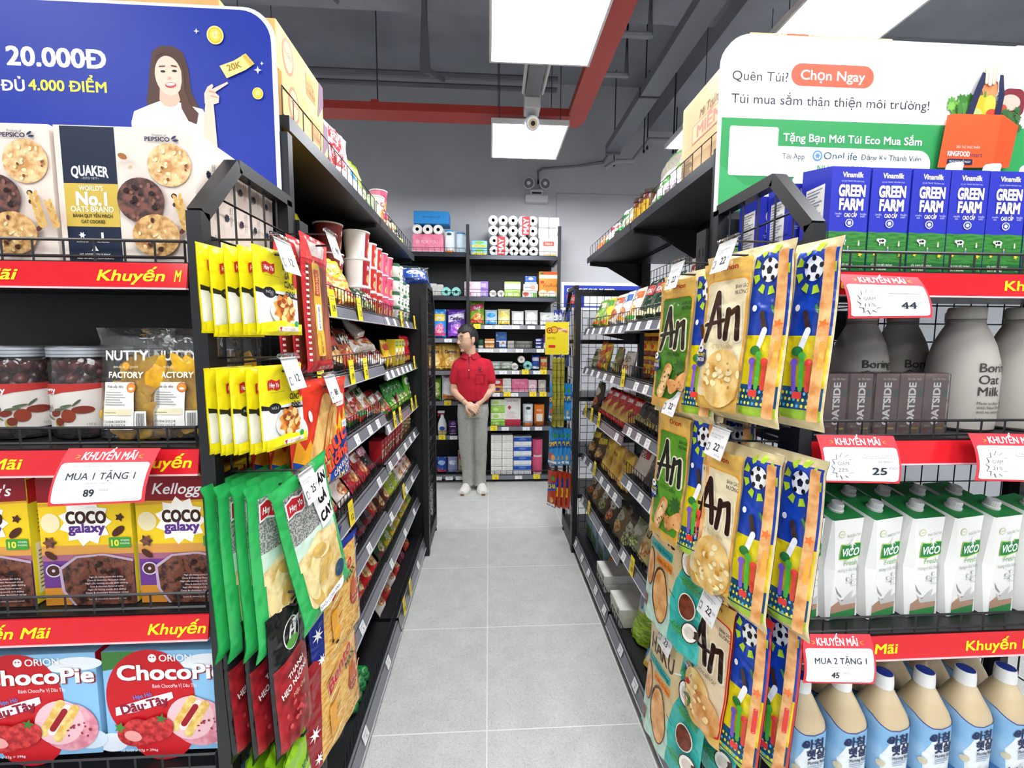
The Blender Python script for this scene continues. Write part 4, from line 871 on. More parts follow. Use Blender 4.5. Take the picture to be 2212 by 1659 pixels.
for x0, n, g in ((.68, 2, 'pair next to the wire side frame'), (.79, 3, 'pack of three beside the grey bottles')):
    for i in range(n): inst(oat, 'small brown oat drink carton, %s of the %s' % (ORD[i], g), (x0 + .025 + i * .0535, .852, 1.309), -.04 if n == 3 else .02, 'small brown drink cartons')
    b = B(); b.box(x0 - .003, .829, 1.3095, x0 + n * .0535 - .001, .876, 1.437, film, .004); tag(b.obj('shrink_wrap'), 'clear shrink wrap around the %s of brown cartons' % g, 'plastic wrap', 'shrink wraps')
# grey oat milk bottles
GB = M('#b5b0a8', 'card')
b = B(); b.lathe([(.0, 0), (.052, 0), (.058, .005), (.06, .03), (.0605, .12), (.058, .15), (.05, .185), (.038, .215), (.03, .232), (.0285, .24)], GB, 40)
cp = B().lathe([(.03, .24), (.0315, .243), (.0315, .262), (.029, .266), (0, .266)], GB, 36).lathe([(.0295, .232), (.0315, .234), (.0315, .2385), (.0295, .2395)], M('#8f8b86', 'card'), 36)
p = B(); mp = round_front(.0605)
art(p, [('T', 'Boring', -.018, .137, .0185, '#3f3d3d', {'al': 'l', 'bold': .01}), ('T', 'Oat', -.018, .112, .0185, '#3f3d3d', {'al': 'l', 'bold': .01}), ('T', 'Milk', -.018, .087, .0185, '#3f3d3d', {'al': 'l', 'bold': .01}), ('T', 'Made in New Zealand', -.018, .062, .006, '#55524f', {'al': 'l'}), ('T', 'with New Zealand oats', -.018, .053, .006, '#55524f', {'al': 'l'}), ('T', 'and no added sugar', -.018, .044, .006, '#55524f', {'al': 'l'}), ('T', '1 Litre', -.018, .028, .006, '#55524f', {'al': 'l'})], mp, L=.008, off=.0006, step=.0002)
bot = Tpl('oat_milk_bottle', 'bottle', b.mesh('oat_milk_bottle'), [('front_print', p.mesh('front_print')), ('screw_cap', cp.mesh('screw_cap'))])
for i, (x, y, rz, l) in enumerate(((1.05, .9, -.1, 'grey oat milk bottle in the front row beside the brown cartons'), (1.182, .895, -.1, 'grey oat milk bottle in the front row, second from the brown cartons'), (1.31, .895, -.1, 'grey oat milk bottle in the front row, third from the brown cartons'), (.925, 1.03, -.3, 'grey oat milk bottle behind the brown cartons, nearer the aisle'), (1.047, 1.045, -.3, 'grey oat milk bottle in the back between two others'), (1.19, 1.03, -.3, 'grey oat milk bottle behind the second front bottle'))):
    inst(bot, l, (x, y, 1.309), rz, 'grey oat milk bottles')
# coconut water cartons
f = [('R', -.034, .0, .034, .02, '#3c8a4e'), ('P', [(-.034, .03), (-.01, .042), (.034, .04), (.034, .018), (-.034, .014)], '#b48f78'), ('P', [(-.02, .05), (-.004, .038), (.01, .052), (.024, .06), (.02, .042), (.034, .05), (.034, .03), (-.008, .03)], '#c9c8c6'), ('P', [(-.026, .075), (-.016, .06), (-.006, .05), (-.008, .048), (-.02, .058)], '#9c9a98'),
     ('E', -.018, .19, .009, .008, '#c9cfa8'), ('E', -.018, .19, .0072, .0062, '#eceee0'), ('T', 'THƠM NGON', -.018, .19, .0022, '#8a9a5a', {'w': .011}), ('T', 'Nước Dừa Tươi', .014, .186, .006, '#8d9488', {'w': .036, 'rot': .1}),
     ('P', [(-.022, .134), (-.02, .155), (-.018, .168), (.0, .165), (.02, .169), (.034, .168), (.034, .138), (.0, .132)], '#a9c93a'), ('P', [(-.0205, .136), (-.0185, .155), (-.016, .166), (.0, .1635), (.02, .167), (.034, .1665), (.034, .14), (.0, .134)], '#15803a'),
     ('P', star(.012, .17, .013, .004, 9), W), ('P', [(.009, .15), (.012, .15), (.0135, .17), (.011, .17)], W), ('T', 'VICO', .008, .1495, .0165, W, {'w': .046, 'shear': .2, 'bold': .04}), ('T', 'Fresh', .009, .1255, .012, '#7dab6a', {'w': .035, 'shear': .1}), ('T', 'Hương vị dừa Xiêm', .004, .11, .0072, '#8a938a', {'w': .055}),
     ('E', .006, .088, .0042, .0042, '#9aa59a'), ('E', .006, .088, .0034, .0034, '#f2f2ee'), ('E', .019, .095, .0042, .0042, '#9aa59a'), ('E', .019, .095, .0034, .0034, '#f2f2ee'), ('E', .019, .08, .0042, .0042, '#9aa59a'), ('E', .019, .08, .0034, .0034, '#f2f2ee'), ('T', 'No sugar', .006, .081, .003, '#8a938a', {}), ('T', 'Bổ dưỡng', .02, .087, .003, '#8a938a', {}), ('T', 'Tự nhiên', .02, .0735, .003, '#8a938a', {})]
vico = carton('coconut_water_carton', .086, .222, .074, M('#efefeb', 'card'), .02, M('#d5d6d4', 'card'), f, [('R', -.03, .02, .005, .11, '#d9dad4')] + [('R', -.028, .03 + i * .0065, -.002 - (i % 3) * .004, .0325 + i * .0065, '#8fa58a') for i in range(11)], M('#1f7a3c', 'card'), .014)
for i, x in enumerate((.672, .76, .85, .945, 1.036, 1.127, 1.22)):
    inst(vico, 'white coconut carton in the front row, ' + rowl[i], (x, .882, .9), random.Random(i + 40).uniform(.12, .3), 'coconut water cartons')
for r_, yy in enumerate((.972, 1.06)):
    for i, x in enumerate((.69, .778, .868, .955, 1.045, 1.14)):
        if r_ and i > 4: continue
        inst(vico, 'white coconut carton in the %s row, %s' % (('second', 'deepest')[r_], rowl[i]), (x, yy, .9), .15, 'coconut water cartons')
# rice drink bottles
RICE = MOT('#cdb893', '#dccaa8', 8, 'film'); 
b = B(); prof = [(.036, 0), (.041, .006), (.042, .06), (.042, .165), (.0395, .18), (.03, .208), (.02, .228), (.0165, .236), (.0165, .241)]
n = 40
def sq(r, a, k): 
    c, s = abs(math.cos(a)), abs(math.sin(a)); return r * (k / ((c ** 4 + s ** 4) ** .25) + (1 - k))
v = []
for r0, z in prof:
    k = 1 if z < .17 else max(0, 1 - (z - .17) / .04)
    for t in range(n):
        a = 2 * math.pi * (t + .5) / n; rr = sq(r0, a, k); v.append((rr * math.cos(a), rr * math.sin(a), z))
b.add(v, [(i * n + t, i * n + (t + 1) % n, (i + 1) * n + (t + 1) % n, (i + 1) * n + t) for i in range(len(prof) - 1) for t in range(n)] + [list(range(n))[::-1]], RICE, True)
def sqmap(X, Y, o):     # wraps the square bottle: X is arc position, front centre 0
    a = np.asarray(X) / .042 - math.pi / 2; c, s = np.abs(np.cos(a)), np.abs(np.sin(a))
    zz = np.asarray(Y); rr = np.interp(zz, [z for r0, z in prof], [r0 for r0, z in prof]); k = np.clip(1 - (zz - .17) / .04, 0, 1)
    r = rr * (k / ((c ** 4 + s ** 4) ** .25) + (1 - k)) + o
    return np.stack([r * np.cos(a), r * np.sin(a), zz], 1)
p = B(); blue = MOT('#7fb0d8', '#a9cde8', 9, 'film'); X0, X1 = -.132, .132
art(p, [('P', [(X0, .03), (X1, .03), (X1, .186), (.08, .186), (.05, .178), (.02, .16), (0, .156), (-.02, .16), (-.05, .178), (-.08, .186), (X0, .186)], blue), ('P', [(-.03, .05), (.03, .05), (.034, .1), (.025, .13), (-.02, .13), (-.034, .1)], '#dfe6ea'), ('R', X0, .03, X1, .05, '#4f8fc8'),
        ('P', [(-.08, .186), (-.05, .178), (-.02, .16), (0, .156), (.02, .16), (.05, .178), (.08, .186), (.05, .18), (.02, .1625), (0, .1585), (-.02, .1625), (-.05, .18)], '#2f3f8f')], sqmap, L=.005, off=.0003, step=.0002, ink='film')
art(p, [('T', '아침', -.001, .1375, .0175, '#1b2a55', {'w': .044, 'bold': .06}), ('T', '햇살', .006, .114, .0175, '#1b2a55', {'w': .043, 'bold': .06}), ('E', -.019, .138, .006, .0055, '#1b2a55'), ('T', 'Morning Rice', .008, .096, .0065, '#1b2a55', {'w': .04, 'bold': .03}), ('R', -.012, .087, .026, .0885, '#7f97b5'), ('R', -.012, .083, .02, .0845, '#7f97b5'), ('R', -.012, .079, .012, .0805, '#7f97b5'), ('E', -.032, .085, .007, .008, '#c8c0a8')] +
    [('E', x, .06, .0014, .0016, '#54657f') for x in (-.026, -.012, .0, .018)] + [('R', x - .001, .0515, x + .001, .0585, '#54657f') for x in (-.026, -.012, .0, .018)] + [('T', 'SINCE 1999', .0, .04, .008, '#8fbbe2', {'w': .05, 'bold': .03})], sqmap, L=.005, off=.0014, step=.0002)
cp = B().lathe([(.0185, .232), (.019, .234), (.019, .246), (.0175, .262), (.0165, .2625)], M('#f2f2f0', 'card'), 28).lathe([(.0165, .2625), (0, .2645)], M('#2f46a5', 'card'), 24)
rice = Tpl('rice_drink_bottle', 'bottle', b.mesh('rice_drink_bottle'), [('sleeve_print', p.mesh('sleeve_print')), ('screw_cap', cp.mesh('screw_cap'), (), 'white cap with a blue top')])
for i, x in enumerate((.692, .786, .884, .982, 1.08, 1.178)):
    inst(rice, 'pale blue sleeved rice drink bottle in the front row, ' + rowl[i], (x, .855, .5), .1, 'rice drink bottles')
for i, x in enumerate((.7, .8, .9, 1.0, 1.1, 1.2)):
    inst(rice, 'pale blue sleeved rice drink bottle in the second row, ' + rowl[i], (x, .96, .5), .1, 'rice drink bottles')
# ================================================================== hooks and hung goods on the wire side panels
def hook(sg, X, y, z, ln, num, label, group):
    """double wire hook on the wire panel x=X, pointing away from it (sg = direction); ticket at the tip"""
    r = empty('display_hook', (X, y, z)); tag(r, label, 'hook', group)
    B().box(sg * .003, -.022, -.03, sg * .009, .022, .03, BLK).obj('back_plate', r)
    b = B()
    b.tube([(sg * .004, 0, 0), (sg * ln, 0, .004), (sg * (ln + .008), 0, .016)], .0024, BLK, 6)
    b.tube([(sg * .004, 0, .028), (sg * (ln - .004), 0, .03), (sg * (ln + .004), 0, .024)], .0021, BLK, 6).tube([(sg * (ln + .002), -.02, .026), (sg * (ln + .002), .02, .026)], .002, BLK, 5)
    b.obj('hook_wire', r)
    if num:
        w, h = .032, .062; t = B(); a = .3
        def P(x, y_, o): return np.stack([sg * (ln + .006 + (-(y_) * math.sin(a)) + o), sg * x, .03 + y_ * math.cos(a)], 1)
        q = np.array([(-w, -h), (w, -h), (w, 0), (-w, 0)])
        t.add(P(q[:, 0], q[:, 1], 0), [(0, 1, 2, 3)], M('#eceded', 'card')); t.add(P(q[:, 0], q[:, 1], -.001), [(3, 2, 1, 0)], M('#d8d9da', 'card'))
        art(t, [('T', num, .006, -.04, .014, '#33343a', {'bold': .03}), ('T', '500', .023, -.036, .005, '#8a8b90', {}), ('T', 'BÁNH GẠO NƯỚNG GÓI', -.004, -.017, .0032, '#77787d', {'w': .045}), ('T', 'VỊ TỰ NHIÊN 111.3G', -.008, -.022, .0032, '#77787d', {'w': .038}), ('R', -.028, -.052, -.018, -.036, '#8d8e93'), ('R', -.026, -.049, -.02, -.04, '#eceded'), ('T', 'ĐVT: GÓI', .016, -.055, .0032, '#77787d', {})], lambda x, y_, o: P(x, y_, o), off=.0004)
        p = t.obj('price_ticket', r)
        B().tube([(sg * (ln + .006), -w, .032), (sg * (ln + .006), w, .032)], .006, CLEAR(), 8).obj('ticket_holder', p)
    return r
def bag(name, cat, w, h, t, body, items, seed, back=None, parts=(), L=.011, shared=False, xmap=None, nu=24, nv=30, ink='filmink', step=.0002, **kw):
    b = B(); fn = pillow(b, w, h, t, M(body, 'film') if isinstance(body, str) else body, seed, nu, nv, back=(M(back, 'film') if isinstance(back, str) else back), **kw)
    pr = []
    if xmap: fn0 = fn; fn = lambda X, Y, o: fn0(np.interp(X, *xmap), Y, o)
    if items and not shared:
        p = B(); art(p, items, fn, L=L, off=.0006, step=step, ink=ink); pr = [('front_print', p.mesh('front_print'))]
    elif items: art(b, items, fn, L=L, off=.0006, step=step, ink=ink)
    return Tpl(name, cat, b.mesh(name), pr + list(parts))
FACE = {-1: math.pi / 2, 1: -math.pi / 2}     # facing the aisle from the left rack / from the right rack
# ---- yellow pouches
FOOD1 = MOT('#c4641e', '#f3b05a', 60, 'film', 3); 
def yellow(seed):
    w, h = .108, .152
    it = [('P', [(-.052, -.008), (.052, .0), (.052, -.048), (-.052, -.056)], '#eef0f2'), ('R', -.052, -.057, .052, .002, '#eef0f2'), ('P', [(-.052, .006), (-.02, -.002), (.052, -.006), (.052, -.01), (-.02, -.006), (-.052, -.003)], '#1d1d20'),
          ('E', -.026, -.002, .014, .0095, '#1f2126'), ('T', 'NO.1', -.026, -.001, .005, '#c9ccd2', {}), ('P', [(-.038, .048), (-.03, .051), (-.02, .047), (-.012, .05), (-.012, .033), (-.02, .03), (-.03, .034), (-.038, .031)], '#c81f2b'), ('T', 'Hey Yo', -.025, .0405, .008, W, {'w': .02, 'rot': -.05, 'shear': .15, 'bold': .03}), ('R', -.034, .027, .0, .0275, '#6b6414'),
          ('T', 'CHÂN', .02, .048, .0105, '#1c1b1c', {'w': .026, 'rot': .1, 'bold': .05}), ('T', 'GÀ', .018, .031, .0105, '#1c1b1c', {'w': .013, 'bold': .05}), ('T', 'CÚNG', .022, .015, .0105, '#1c1b1c', {'w': .026, 'rot': -.1, 'bold': .05}), ('T', 'ĐÌNH', .026, -.001, .0105, '#1c1b1c', {'w': .026, 'rot': .1, 'bold': .05}),
          ('E', .043, .028, .006, .017, '#d2202c'), ('P', ell(.005, -.034, .034, .026, 26), '#e9e7dd'), ('P', star(.007, -.03, .03, .023, 9), FOOD1)] + bits(.007, -.03, .024, 12, '#f7d08a', 3, .007) + bits(.007, -.03, .024, 6, '#a8481a', 4, .005) + [('R', -.052, -.076, .052, -.056, '#f3e51a'), ('P', [(-.052, -.056), (-.01, -.05), (.052, -.06), (.052, -.064), (-.052, -.064)], '#f3e51a'), ('E', .03, -.056, .007, .006, '#2f9a53'), ('R', -.018, -.07, .034, -.061, '#f0ece0'), ('R', -.016, -.069, -.009, -.062, '#c81f2b'), ('T', 'HEYYOFOODS', .01, -.0655, .004, '#c81f2b', {'w': .03})]
    return bag('snack_pouch', 'snack pouch', w, h, .015, '#f2e21d', it, seed, seal=.05, pinch=.02, wr=1.6)
yp = [yellow(i) for i in (2, 5, 9)]
ROWY = ['first from the wire panel', 'second from the wire panel', 'third from the wire panel', 'fourth from the wire panel', 'outermost']
def hang(tpls, sg, xs, y, ztop, h, twist, lab, group, tilt=.0, yj=0, roll=0):
    rd = random.Random(int(ztop * 1000) + len(xs))
    for i, x in enumerate(xs):
        n = len(xs); where = lab % (ROWY[i] if i < n - 1 else 'outermost') if '%s' in lab else lab
        tw = twist[i] if isinstance(twist, (list, tuple)) else twist + rd.uniform(-.03, .03)
        z = ztop + rd.uniform(-.004, .004) - h
        inst(tpls[i % len(tpls)], where, (x, y + rd.uniform(-.004, .004) + (yj[i] if yj else 0) + (h * math.sin(-roll) * -sg if roll and i == n - 1 else 0), z + (h * (1 - math.cos(roll)) if roll and i == n - 1 else 0)), FACE[sg] + tw, group, rx=tilt, ry=roll if i == n - 1 else 0)
XS5 = (-.478, -.455, -.432, -.409, -.384)
hook(1, -.5, .812, 1.645, .125, '12', 'wire hook with a price ticket 12, above the upper yellow pouches', 'left panel hooks')
hang(yp, -1, XS5, .818, 1.656, .152, [-.2, -.24, -.22, -.26, -.25], 'yellow chicken feet pouch on the upper hook, %s', 'yellow chicken feet pouches')
hook(1, -.5, .818, 1.436, .125, '12', 'wire hook with a price ticket 12, above the lower yellow pouches', 'left panel hooks')
hang(yp, -1, XS5, .822, 1.448, .152, [-.22, -.24, -.26, -.25, -.28], 'yellow chicken feet pouch on the lower hook, %s', 'yellow chicken feet pouches')
# ---- long red packs with a clear window
STRIP = MOT('#5a2418', '#b4603e', 60, 'film', 3, .38, .62, (1, 1, .12))
w, h = .145, .31
it = [('R', -.058, -.13, .058, .09, STRIP), ('R', -.074, .1, .074, .146, '#e34a4a'), ('P', [(-.05, .14), (-.03, .11), (.03, .11), (.05, .14)], '#e9dcd6'), ('P', rrect(-.034, -.12, .002, .095, .006), '#e8b43a'), ('R', -.028, .02, -.004, .08, '#c94a2a'), ('R', -.028, -.06, -.004, .0, '#f2efe4'), ('T', 'KHÔ MỰC', -.016, .05, .01, '#f7e9b0', {'rot': 1.57, 'w': .05}), ('T', 'BÒ KHÔ SỢI', -.016, -.03, .007, '#5a3a2a', {'rot': 1.57, 'w': .05}), ('T', 'HÀNG VIỆT NAM', -.016, -.09, .006, '#7a3a1a', {'rot': 1.57, 'w': .045})] + [('R', s * .066 - .004, -.13 + i * .013, s * .066 + .004, -.125 + i * .013, '#f3dcd8') for i in range(17) for s in (-1, 1)] + [('T', 'NGON', -.03 + i * .03, -.146, .008, '#fbe3df', {'w': .02}) for i in range(3)]
red_pack = bag('dried_meat_pack', 'snack pack', w, h, .022, '#c9323a', it, 3, seal=.06, wr=1.3)
hook(1, -.5, 1.055, 1.712, .125, '99', 'wire hook with price ticket 99, above the long red packs', 'left panel hooks')
hang([red_pack], -1, (-.465, -.437, -.407), 1.06, 1.73, h, [-.02, -.03, -.04], 'long red pack of dried meat strips with a clear window, %s', 'long red packs')
# ---- grilled squid snack pouches
SQ = MOT('#c98a42', '#f0c67e', 55, 'film', 3, .38, .62, (1, 1, .5))
w, h = .235, .245
it = [('P', [(-.115, -.12), (.115, -.12), (.115, .04), (.05, .0), (-.03, -.05), (-.115, -.03)], '#1f4aa8'), ('P', [(-.115, -.035), (-.1, .01), (-.08, -.02), (-.06, .0), (-.045, -.04), (-.06, -.06)], '#f3a52a'), ('P', [(.03, -.01), (.045, .03), (.055, .005), (.07, .045), (.08, .015), (.098, .05), (.115, .02), (.115, .045), (.115, .0), (.07, -.01)], '#f7b92e'),
      ('P', band(-.07, -.09, .01, .072, .042), SQ), ('P', band(-.02, -.095, .04, .045, .038), SQ), ('P', band(-.02, -.085, .036, .045, .003), '#a8692a'), ('P', band(-.046, -.085, .024, .06, .002), '#a8692a'),
      ('P', rrect(.05, .055, .1, .083, .01), '#f6eee8'), ('T', 'SQUID', .078, .069, .008, '#c8302a', {'w': .03, 'bold': .03}), ('E', .058, .069, .006, .006, '#c8302a'), ('P', rrect(.075, -.0, .105, .018, .003), '#eef2f8'), ('T', 'VIỆT', .09, .009, .008, '#2a56b4', {'w': .022}),
      ('T', 'mực', .03, -.026, .036, '#12204a', {'rot': .34, 'w': .135, 'bold': .075}), ('T', 'mực', .028, -.024, .036, '#ef4a2a', {'rot': .34, 'w': .132, 'bold': .06}), ('T', 'nướng', .03, -.064, .027, '#12204a', {'rot': .34, 'w': .145, 'bold': .075}), ('T', 'nướng', .028, -.062, .027, '#ef4a2a', {'rot': .34, 'w': .142, 'bold': .06}),
      ('T', 'CÁN ĐUÔI', .055, -.085, .013, '#f2e3c4', {'rot': .3, 'w': .085, 'bold': .03}), ('T', 'TẨM ỚT', .06, -.105, .015, '#f4d98a', {'rot': .3, 'w': .075, 'bold': .03}), ('E', -.085, .03, .012, .024, '#f4f0ee', .3), ('E', -.06, .05, .006, .013, '#f4f0ee', .2)]
squid = bag('squid_snack_pouch', 'snack pouch', w, h, .026, '#dd3a26', it, 6, seal=.06)
hook(1, -.5, .99, 1.388, .135, '88', 'wire hook with price ticket 88, above the red and blue squid pouch', 'left panel hooks')
hang([squid], -1, (-.455, -.42, -.378), .985, 1.405, h, [-.15, -.16, -.18], 'red and blue grilled squid snack pouch, %s', 'grilled squid pouches')
# ---- green pouches of spicy chicken feet
MEAT = MOT('#c9a04e', '#f6e3ac', 35, 'film', 3, .35, .62); w, h = .18, .325
it = [('P', [(-.07, .135), (.072, .14), (.072, .03), (-.07, .03)], MOT('#6d706c', '#b9bcb6', 320, 'film', 1, .45, .55)), ('R', -.07, -.01, .07, .03, '#cfe9d6'), ('P', rrect(-.066, -.13, .066, .0, .02), MEAT), ('P', [(-.07, -.005), (0, .02), (.07, -.0), (.07, -.03), (-.07, -.03)], MEAT)] + [('E', -.02 + .03 * math.cos(i * 1.9), -.06 + .045 * math.sin(i * 2.4), .026, .014, '#f4dfa2' if i % 2 else '#dcb562', i) for i in range(7)] + [
      ('P', [(-.07, .125), (-.05, .132), (-.03, .125), (-.016, .129), (-.016, .092), (-.03, .088), (-.05, .094), (-.07, .09)], W), ('P', [(-.067, .122), (-.05, .128), (-.03, .121), (-.019, .125), (-.019, .095), (-.03, .092), (-.05, .098), (-.067, .094)], '#cf2231'), ('T', 'Hey Yo', -.043, .11, .013, W, {'w': .038, 'shear': .15, 'bold': .04}),
      ('P', [(.0, .142), (.072, .14), (.072, .02), (.02, .018)], W), ('T', 'CHÂN', .036, .118, .021, '#141414', {'w': .066, 'rot': .1, 'bold': .07}), ('T', 'GÀ', .042, .082, .021, '#141414', {'w': .034, 'bold': .07}), ('T', 'CAY', .046, .043, .022, '#141414', {'w': .05, 'rot': .12, 'bold': .07}),
      ('E', .045, -.1, .02, .018, '#2a4a6a'), ('P', rrect(-.05, -.142, .05, -.124, .004), W), ('T', 'KHỐI LƯỢNG TỊNH', -.01, -.133, .007, '#2a3a4a', {'w': .075})]
green = bag('spicy_chicken_pouch', 'snack pouch', w, h, .024, '#2fae5a', it, 8, seal=.07, wr=1.8, pinch=.12)
hook(1, -.5, .835, 1.218, .14, '25', 'wire hook with price ticket 25, above the green pouches', 'left panel hooks')
hang([green, bag('spicy_chicken_pouch', 'snack pouch', w, h, .024, '#2fae5a', it, 12, seal=.07, wr=2.0, pinch=.12)], -1, (-.48, -.455, -.43, -.405, -.352), .845, 1.238, h, [-.16, -.18, -.18, -.2, -.22], 'green pouch of spicy chicken feet, %s', 'green spicy pouches', roll=-.22)
# ---- blue and red seafood strips
BT = MOT('#d9922e', '#f4cf7c', 60, 'film', 3, .36, .62, (1, 1, 3))
def strips(colr, seed, label, y, z, txt, xs, tw):
    w, h = .24, .25
    it = [('P', [(-.085, -.118), (.105, -.118), (.105, .11), (-.06, .11)], BT)] + [('E', .02 + .08 * math.cos(i * 2.1), .07 - i * .016, .03, .003, '#b8701e' if i % 2 else '#fbe6a8', .35) for i in range(11)] + [('P', star(-.1, -.03, .018, .006, 7), W), ('P', star(-.095, -.09, .014, .005, 7), W),
        ('T', 'Bento', .01, .05, .03, '#f6ead0', {'rot': .38, 'w': .125, 'bold': .075, 'shear': .25}), ('T', 'Bento', .01, .05, .03, '#c2202c', {'rot': .38, 'w': .122, 'bold': .045, 'shear': .25}), ('T', 'MAX', .06, .035, .017, '#2a1a16', {'rot': .3, 'w': .05, 'bold': .05}),
        ('P', ell(.07, -.03, .024, .022, 14), '#a8332a'), ('P', [(.05, -.02), (.058, .02), (.068, -.0), (.076, .028), (.084, -.0), (.092, .01), (.09, -.03)], '#c85a2a'), ('T', 'Vị Cay', .07, -.026, .007, '#fbe9c9', {}), ('T', 'Xé nướng', .07, -.037, .006, '#fbe9c9', {}),
        ('P', rrect(-.05, -.08, -.02, -.01, .004), '#f2a92e'), ('T', 'MỰC TẨM GIA VỊ', .02, -.1, .007, '#6a2a1a', {'rot': .3, 'w': .1}), ('T', '20 g', .08, -.085, .007, '#6a2a1a', {'rot': .3})]
    t = bag('seafood_strip_pouch', 'snack pouch', w, h, .024, colr, it, seed, seal=.06)
    hang([t], -1, xs, y, z, h, tw, label, 'seafood strip pouches')
hook(1, -.5, 1.01, .985, .135, '', 'wire hook above the blue seafood strip pouches', 'left panel hooks')
strips('#1c2f8a', 4, 'dark blue pouch of seafood strips, %s', 1.02, .998, 'Bento', (-.45, -.41, -.372), [-.15, -.15, -.17])
hook(1, -.5, .99, .77, .135, '', 'wire hook above the red seafood strip pouches', 'left panel hooks')
strips('#9c1f2a', 7, 'dark red pouch of seafood strips, %s', .985, .79, 'Bento', (-.45, -.41, -.37), [-.15, -.15, -.18])
# ---- grilled pork packs, black top
REDM = MOT('#6a0f14', '#b32630', 45, 'film', 3, .35, .65); w, h = .115, .285
it = [('P', [(-.05, -.13), (.05, -.13), (.054, .02), (.03, .05), (-.052, .035)], REDM), ('P', ell(.0, .085, .026, .032, 24), '#e8ece8'), ('P', ell(.0, .085, .0235, .0295, 24), '#17181a'), ('P', ell(.0, .068, .019, .012, 18), '#57a53c'), ('T', 'H', .002, .09, .024, '#f4f4f2', {'shear': .25, 'bold': .05}),
      ('T', 'THANH', .004, .01, .0115, '#f6e9e4', {'w': .052, 'rot': .3, 'bold': .05}), ('T', 'HEO NƯỚNG', .0, -.012, .0125, '#f6e9e4', {'w': .082, 'rot': .3, 'bold': .05}), ('T', 'Mật Ong', .008, -.035, .009, '#e9b9a4', {'w': .04, 'rot': .3, 'shear': .3})] + bits(0, -.07, .045, 12, '#d4484a', 5, .005)
pork = bag('grilled_pork_pack', 'snack pack', w, h, .024, '#17181a', it, 2, seal=.05, wr=1.5)
hook(1, -.5, .83, .975, .12, '', 'wire hook above the black and red grilled pork packs', 'left panel hooks')
hang([pork], -1, (-.475, -.435, -.392), .825, .985, h, [-.18, -.18, -.2], 'black topped red pack of grilled pork, %s', 'grilled pork packs')
lime = bag('lime_snack_pouch', 'snack pouch', .12, .2, .035, '#8fc41f', [('E', 0, -.02, .04, .04, '#e9f2c4'), ('T', 'RONG BIỂN', 0, .04, .014, '#2a6a1f', {'w': .09, 'bold': .05}), ('P', [(-.06, .09), (-.02, .02), (-.05, .0)], '#6aa012')], 3, wr=2)
hook(1, -.5, .84, .685, .12, '', 'wire hook above the lime green pouches', 'left panel hooks')
hang([lime], -1, (-.46, -.42, -.388), .83, .695, .2, [.1, 0, .1], 'lime green seaweed pouch below the pork packs, %s', 'lime pouches')

